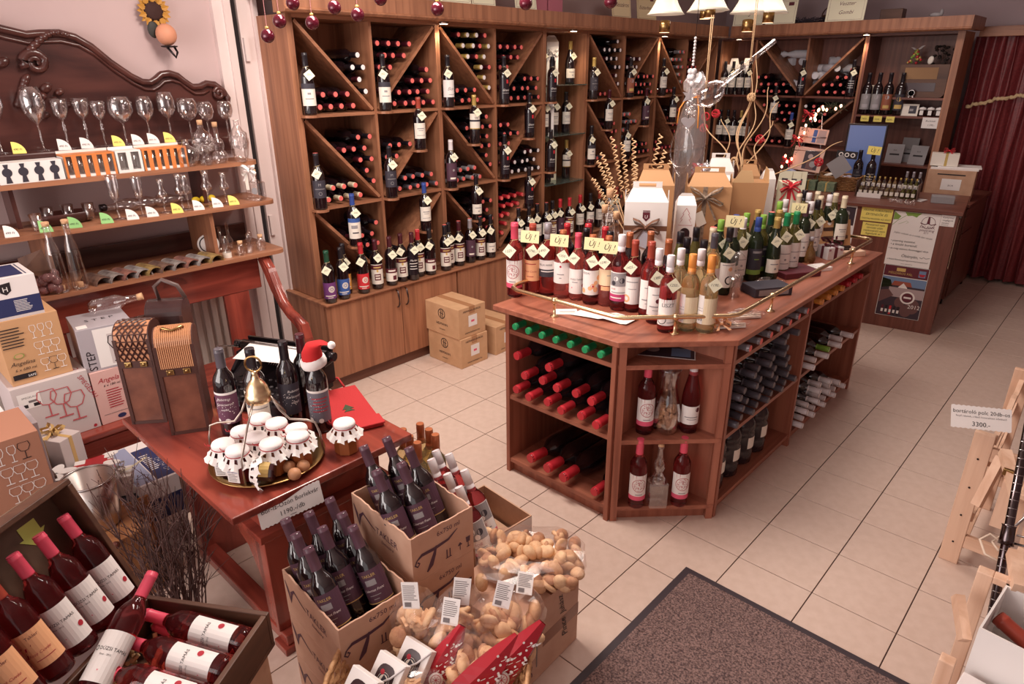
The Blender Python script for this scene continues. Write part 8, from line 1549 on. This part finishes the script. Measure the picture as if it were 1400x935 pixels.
def redbag(label, loc, rot, s=1):
    t = thing('red_gift_bag', label, 'bag', loc, rot); t.scale = (s,)*3
    g = G(); n = 8; vs = []
    for j in range(n+1):
        f = j/n; w = .055*(1-.75*f**2); d = .026*math.sin(PI*(.12+.8*f))
        vs += [(-w, 0, .22*f), (-w*.5, -d, .22*f), (w*.5, -d, .22*f), (w, 0, .22*f), (w*.5, d, .22*f), (-w*.5, d, .22*f)]
    g.add(vs, [(6*j+i, 6*j+(i+1) % 6, 6*j+6+(i+1) % 6, 6*j+6+i) for j in range(n) for i in range(6)], 0, False); ob('bag', g, REDFOIL, t)
    g = G(); Q = random.Random(3); ms = []; its = []
    for i in range(34): u, v = Q.uniform(-.03, .03), Q.uniform(.05, .17); its.append(('o', u*(1-v*2), v, .0035, WHITE)) if i % 2 else its.append(('l', [(u*(1-v*2), v), (u*(1-v*2)+.006, v+.012)], .0016, WHITE))
    prints(g, ms, Matrix.Translation((0, -.0275, 0)) @ FRONT, its); o = ob('snow_print', g.mesh('print', ms), None, t); o['kind'] = 'stuff'
    g = G(); ms = [WHITE]; g.lathe([(.0001, 0), (.024, 0), (.024, .002), (.0001, .002)], 20, 0, Matrix.Translation((0, -.0275, .035)) @ Matrix.Rotation(PI/2, 4, 'X')); prints(g, ms, Matrix.Translation((0, -.0302, .035)) @ FRONT, [('n', 0, 0, .018, .016, REDINK)]+[('l', [(0, 0), (.013*math.cos(a), .013*math.sin(a))], .0016, REDINK) for a in [2*PI*i/8 for i in range(8)]]); ob('clock_tag', g.mesh('tag', ms), None, t)
    return t
redbag('red snow printed gift bag in front of the basket, longest one', inb(.09, -.05, .13), (-.6, .85, BR), 1.0); redbag('red snow printed gift bag at the basket edge, behind the longest one', inb(.16, .01, .14), (-.4, .8, BR+.1), .95); redbag('small red snow printed bag with a round tag in the middle of the basket', inb(-.0, .0, .12), (-.5, .5, BR), .8)
def winbox(label, loc, rot):
    t = thing('cookie_box', label, 'box', loc, rot); w, h, d = .095, .115, .026
    ob('box', G().box(-w/2, w/2, -d/2, d/2, 0, h, bev=.002), WHITE, t)
    n = 20; ov = [(.030*math.copysign(abs(math.cos(a))**.7, math.cos(a)), .058+.038*math.copysign(abs(math.sin(a))**.7, math.sin(a))) for a in [2*PI*i/n for i in range(n)]]
    g = G(); ms = []; prints(g, ms, Matrix.Translation((0, -d/2-.0003, 0)) @ FRONT, [('p', ov, mat('box_dark', (66, 46, 48), .2)), ('o', 0, .056, .020, IVORY), ('n', 0, .056, .019, .015, SLATE), ('p', [(-.01, .045), (.008, .042), (.014, .062), (-.004, .07)], SLATE), ('o', -.012, .074, .007, REDINK)]); ob('window', g.mesh('window', ms), None, t)
    ob('ribbon', G().tube([(-.045, -d/2-.002, .01), (.02, -d/2-.004, .07), (.047, -d/2-.002, .112)], .003, 5), SILVERRIB, t)
for i, x in enumerate((-.10, -.155, -.21)): winbox('white biscuit box with an oval window in the basket, %s' % ('inner one', 'middle one', 'outer one')[i], inb(x+.03, -.02-.055*i, .13), (-.75, 0, BR-.5))
# ---- open chest with rosé ----
KC = Vector((-.819, -1.928, .492)); AZ = math.atan2(.541, .841)
ch = thing('wooden_chest', 'open dark wooden wine chest, its lid propped upright behind', 'chest', KC, (0, 0, AZ))   # local x along the back edge, local -y towards the viewer
CW, CD, CH_ = .352, .36, .112
def cpz(n, g, m='crate_wood_x', **k): return ob(n, g, m, ch, **k)
cpz('bottom', G().box(0, CW, -CD, 0, 0, .012)); cpz('side', G().box(0, CW, -.014, 0, .0125, CH_, bev=.002)); cpz('side', G().box(0, CW, -CD, -CD+.014, .0125, CH_, bev=.002)); cpz('end', G().box(0, .014, -CD+.0145, -.0145, .0125, CH_, bev=.002), 'crate_wood_y'); cpz('end', G().box(CW-.014, CW, -CD+.0145, -.0145, .0125, CH_, bev=.002), 'crate_wood_y')
ob('latch', G().tube([(CW+.002, -.25, .06), (CW+.012, -.25, .07), (CW+.014, -.23, .09), (CW+.006, -.22, .08), (CW+.012, -.27, .05)], .003, 5), STEEL, ch)
th = math.radians(112); LM = Matrix.Translation((0, 0, CH_+.002)) @ Matrix(((math.cos(th), 0, -math.sin(th), 0), (0, 1, 0, 0), (math.sin(th), 0, math.cos(th), 0), (0, 0, 0, 1)))   # lid: x' up the lid, y along hinge, z' behind
LL = .372
lid = ob('lid', G().box(0, LL, -CD-.05, 0, .070, .080, 0, LM), mat('chest_inside', (116, 92, 74), .5, c2=(92, 70, 56), nscale=10), ch)
for b in ((LL-.014, LL, -CD-.05, 0, -.005, .0695), (0, LL-.0145, -.014, 0, -.005, .0695), (0, LL-.0145, -CD-.05, -CD-.036, -.005, .0695)): ob('lid_side', G().box(*b, 0, LM, .002), MT['crate_wood_x'], lid)
ob('arrow_note', G().prism([(.0, -.024), (.0, .024), (.03, .024), (.03, .036), (.065, 0), (.03, -.036), (.03, -.024)], -.0695, -.0685, 'z', 0, LM @ Matrix.Translation((.325, -.10, .0)) @ Matrix.Diagonal((-1, 1, -1, 1))), mat('arrow_green', (206, 214, 110), .6), lid)
CM = Matrix.Translation(KC) @ Matrix.Rotation(AZ, 4, 'Z')
LAB['duzsi_big'] = dict(z0=.035, z1=.155, m=WHITE, a=88, i=[('t', 'DÚZSI TAMÁS', .15, .60, .0115, INK), ('t', 'Rosé - 2012', -.1, .50, .006, INK), ('n', -.62, .63, .006, INK, .7), ('o', .75, .34, .008, REDINK), ('o', -.1, .22, .0015, PINKP), ('l_',)]); LAB['duzsi_big']['i'].pop(-1)
LAB['frozen'] = dict(z0=.05, z1=.155, m=PEACH, a=88, i=[('t', 'Takler', .2, .80, .012, MAROON), ('t', 'T', -.45, .35, .05, REDINK, .4), ('t', 'Rosé Cuvée', .1, .36, .011, REDINK, .4), ('r', -.2, .6, .2, .22, REDINK)])
for i, (u, lab, cap, w) in enumerate(((.052, 'duzsi_big', 'pink', 'first from the chest side edge'), (.125, 'duzsi_big', 'pink', 'second, red dot showing'), (.196, 'duzsi_big', 'pink', 'third, label turned away'), (.268, 'frozen', 'brick', 'with the peach label and orange red cap'), (.342, 'frozen', 'pink', 'last, peach label partly out of sight'))):
    p0 = CM @ LM @ Vector((.012, -u+.006, .012)); p1 = CM @ LM @ Vector((.30, -u+.006, .026)); lean('rosé bottle leaning inside the chest lid, '+w, p1, p0, lab, cap, None, ROSED, 'bordeaux', (.4, .5, .3, .4, .3)[i], .89, 'rose_wine_bottle')
for i, (y, w) in enumerate(((-.075, 'rearmost'), (-.16, 'middle'), (-.245, 'nearest the open side'))):
    b0 = CM @ Vector((CW-.017, y, .078)); b1 = CM @ Vector((.024, y+.03, .092)); o = lean('rosé bottle lying in the open chest, '+w, b1, b0, 'duzsi_big', 'pink', None, ROSED, 'bordeaux', 0, .97, 'rose_wine_bottle')
b0 = CM @ Vector((.16, -.16, .05)); b1 = CM @ Vector((.075, -.035, .06)); lean('rosé bottle under the top layer in the chest, only its cap showing', CM @ Vector((.07, -.05, .055)), CM @ Vector((.33, -.10, .042)), None, 'pink', None, ROSED, 'bordeaux', 0, .9, 'rose_wine_bottle')
lean('rosé bottle leaning slantwise at the hinge side of the chest', CM @ Vector((.045, -.025, .19)), CM @ Vector((.055, -.285, .072)), 'duzsi_big', 'pink', None, ROSED, 'bordeaux', .3, .95, 'rose_wine_bottle')
g = G(); Q = random.Random(9)
for i in range(260):
    x, y = Q.uniform(.03, CW-.03), Q.uniform(-CD+.03, -.03); g.tube([(x, y, Q.uniform(.03, .06)), (x+Q.uniform(-.015, .015), y+Q.uniform(-.015, .015), Q.uniform(.03, .065))], .006, 5)
o = tag(ob('packing_straw', g, mat('packing_chip', (222, 190, 140), .8), None, KC, (0, 0, AZ)), 'beige packing pieces strewn in the bottom of the open chest', 'packing'); o['kind'] = 'stuff'
single('support_box', 'cardboard box under the open wooden chest', 'box', G().box(-.05, CW-.02, -CD, -.01, 0, .491, bev=.003), CARD, (KC.x, KC.y, .0005), (0, 0, AZ))

# ---- entrance mat ----
mt_ = thing('door_mat', 'large dark brown ribbed entrance mat with a smooth black border', 'mat', (.3, -.9, .0005), (0, 0, .0))
MATM = mat('mat_pile', (150, 122, 116), .95, c2=(72, 56, 58), nscale=150)
ob('border', G().box(-.43, .9, -1.2, .694, 0, .005, bev=.002), mat('mat_rubber', (60, 48, 54), .6), mt_)
ob('pile', G().box(-.40, .87, -1.17, .664, .0051, .0085), MATM, mt_)
g = G(); R = random.Random(13)
for i in range(14000):
    x, y = R.uniform(-.40, .87), R.uniform(-.35, .664); a = R.uniform(0, 6.28); l = .004; h = R.uniform(.003, .006); c, s = math.cos(a)*l, math.sin(a)*l
    g.v += [(x-c*.4, y-s*.4, .0085), (x+c*.4, y+s*.4, .0085), (x+c, y+s*.6, .0085+h)]; k = len(g.v); g.f.append([k-3, k-2, k-1]); g.m.append(0); g.s.append(False)
me = bpy.data.meshes.new('tufts'); me.from_pydata(g.v, [], g.f); me.materials.append(mat('mat_tuft', (182, 150, 138), .95, c2=(96, 76, 74), nscale=300)); o = ob('tufts', me, None, mt_); o['kind'] = 'stuff'
# ---- pine bottle stand ----
PX0, PY0, PX1, PY1 = .645, .585, .705, 1.08
st_ = thing('bottle_stand', 'pale pine bottle stand with wavy rails and a price card', 'rack', (.9, .83, 0))
def wp(n, gg, m='pine_wood_z', **k): return ob(n, gg, m, st_, world=True, **k)
XS2 = 1.28
for x in (.642, XS2):
    wp('post', G().box(x-.034, x+.034, .560, .585, 0, .60, bev=.003)); wp('post', G().box(x+.03-.034, x+.03+.034, 1.075, 1.10, 0, .70, bev=.003))
    for z, dz in ((.10, .02), (.23, .03), (.36, .04), (.49, .05), (.585, .06)):
        n = 14; top = []; bot = []
        for i in range(n+1):
            f = i/n; y = .586+(1.0745-.586)*f; zz = z+dz*f+.012*math.cos(f*2*PI*3); top.append((y, zz)); bot.append((y, z+dz*f-.03))
        wp('wavy_rail', G().prism(bot+top[::-1], x+.034-.012+.03*0, x+.034+.006, 'x'), 'pine_wood_y')
for z in (.115, .52): wp('cross_rail', G().box(.6765, XS2-.0345, .562, .583, z-.028, z+.028, bev=.002), 'pine_wood_x')
for z in (.16, .60): wp('cross_rail', G().box(.7065, XS2-.0045, 1.077, 1.098, z-.028, z+.028, bev=.002), 'pine_wood_x')
for z in (.10, .23, .36, .49): wp('screw', G().lathe([(.004, 0), (.004, .002)], 8, 0, Matrix.Translation((.642, .5598, z)) @ Matrix.Rotation(PI/2, 4, 'X')), IRON)
zg = [(-.10+.2*i/24, .0 if i % 2 else .003) for i in range(25)]
g = G(); ms = [WHITE]; g.prism(zg+[(-x, .085+.003*(i % 2)) for i, (x, z) in enumerate(zg)], -.0006, .0006, 'y'); prints(g, ms, Matrix.Translation((0, -.0008, 0)) @ FRONT, [('t', 'bortároló polc 20db-os', 0, .058, .020, INK, 0, .19), ('t', 'fenyő rakatolt, a fából összerakható bővíthető', 0, .044, .009, GREYINK, 0, .18), ('t', '3300.-', 0, .012, .024, INK, 0)])
single('price_sign', 'white price card with zigzag edges pinned on the pine bottle stand', 'sign', g.mesh('sign', ms), None, (0.629, 0.500, 0.638), (-.55, .0, .50))
# pine folding pieces and wire shelf post on the near side
fs = thing('folding_stool', 'folded pale pine stool with a board seat leaning beside the wire shelf post', 'stool', (.82, .30, 0))
def fp(n, gg, m='pine_wood_z'): return ob(n, gg, m, fs, world=True)
def beam(a, b, w, h): 
    a, b = Vector(a), Vector(b); d = (b-a).normalized(); u = d.cross(Vector((0, 0, 1))).normalized(); v = u.cross(d); g = G()
    vs = [tuple(p+u*(sx*w/2)+v*(sy*h/2)) for p in (a, b) for sx, sy in ((-1, -1), (1, -1), (1, 1), (-1, 1))]
    return g.add(vs, [(0, 1, 2, 3), (4, 7, 6, 5), (0, 4, 5, 1), (1, 5, 6, 2), (2, 6, 7, 3), (3, 7, 4, 0)])
fp('leg', beam((.72, .42, .62), (.80, .25, .54), .035, .028)); fp('leg', beam((.715, .45, .58), (.69, .37, .40), .03, .03)); fp('leg', beam((.775, .33, .565), (.775, .315, .38), .06, .03)); fp('leg', beam((.81, .32, .55), (.81, .31, .38), .03, .03)); fp('leg', beam((.85, .40, .56), (.88, .42, .0), .04, .03)); fp('leg', beam((.95, .25, .56), (.98, .22, .0), .04, .03))
fp('seat', G().box(.80, 1.15, .22, .42, .56, .58, bev=.003), 'pine_wood_x'); fp('hinge', G().box(.735, .765, .325, .34, .575, .60, bev=.002), OLDBRASS)
wr = thing('wire_shelf', 'chrome wire shelving post leaning with a ring collar, beside pine boards', 'shelf', (.86, -.05, 0))
def rp(n, gg, m=None): return ob(n, gg, m or STEEL, wr, world=True)
PB = Vector((.88, -.326, 0)); PM = Matrix.Translation(PB) @ Vector((-.12, .436, .97)).to_track_quat('Z', 'Y').to_matrix().to_4x4()
rp('post', G().lathe([(.0125, 0), (.0125, 1.07)], 14, 0, PM), mat('chrome_dark', (96, 86, 88), .18, 1))
g = G()
for i in range(36): g.tube([PM @ Vector((.0127*math.cos(a), .0127*math.sin(a), .04+.0254*i)) for a in [2*PI*k/12 for k in range(12)]], .0011, 4, 0, True)
rp('groove', g); rp('collar', G().lathe([(.021, .545), (.019, .56), (.018, .60), (.020, .605)], 14, 0, PM @ Matrix.Translation((0, 0, .07))), MT['chrome_dark'])
PB = PM @ Vector((0, 0, .64)) - Vector((0, 0, .565))
rp('wire', G().tube([PB+Vector((.02, 0, .55)), PB+Vector((.5, .1, .55))], .004, 6).tube([PB+Vector((.02, 0, .58)), PB+Vector((.5, .1, .58))], .003, 6).tube([PB+Vector((0, .02, .57)), PB+Vector((.1, .5, .57))], .004, 6))
for i, y in enumerate((-.02, .07, .16)): rp('board', G().box(.88, 1.4, y, y+.075, .40-.012*i, .42-.012*i, bev=.002), 'pine_wood_x')
rp('board', G().box(.872, .885, -.16, .14, .30, .48, bev=.002), 'pine_wood_y')
single('rope_loop', 'loop of white cord hanging at the shelf post', 'rope', G().tube([(.80, .02, .50), (.765, .03, .51), (.745, .01, .49), (.77, -.03, .47), (.81, -.04, .47)], .004, 6).tube([(.82, .02, .51), (.79, .045, .505), (.775, .03, .485), (.80, .0, .48)], .004, 6), mat('cord_white', (222, 200, 180), .8))
fb = thing('pine_box', 'pale pine frame box with wooden handle arms by the wire shelf', 'box', (.92, -.38, 0))
def xp(n, gg, m='pine_wood_z'): return ob(n, gg, m, fb, world=True)
xp('leg', G().box(.775, .812, -.36, -.325, 0, .62, bev=.003)); xp('top_rail', G().box(.8125, .85, -.36, -.325, .60, .62, bev=.002)); xp('arm', beam((.755, -.44, .575), (.80, -.52, .51), .022, .035)); xp('arm', beam((.835, -.27, .66), (.87, -.38, .63), .03, .03)); xp('board', G().box(.84, 1.25, -.36, -.18, .61, .63, bev=.002), 'pine_wood_x'); xp('leg', G().box(.765, .80, -.62, -.585, 0, .50, bev=.003))
t = open_box('wine_carton', 'white open gift carton holding an amber bottle at the picture corner', (1.03, -.50, .36), -.10, .40, .22, .26, WHITE, None, rough=False)
single('support_box', 'plain box under the white gift carton', 'box', G().box(-.19, .19, -.10, .10, 0, .359), CARD, (1.03, -.50, .0005), (0, 0, -.10))
lean('amber bottle with a white label lying in the white gift carton', (.865, -.47, .575), (1.22, -.60, .48), 'ivory', 'brick', None, mat('amber_bottle', (120, 72, 44), .05, trans=.35, coat=.4), 'bordeaux', 0, 1.28, 'white_wine_bottle')
single('white_box', 'closed white carton below the amber bottle carton', 'box', G().box(-.12, .2, -.09, .09, 0, .5, bev=.003), WHITEBOX, (.93, -.72, .0005), (0, 0, -.1))
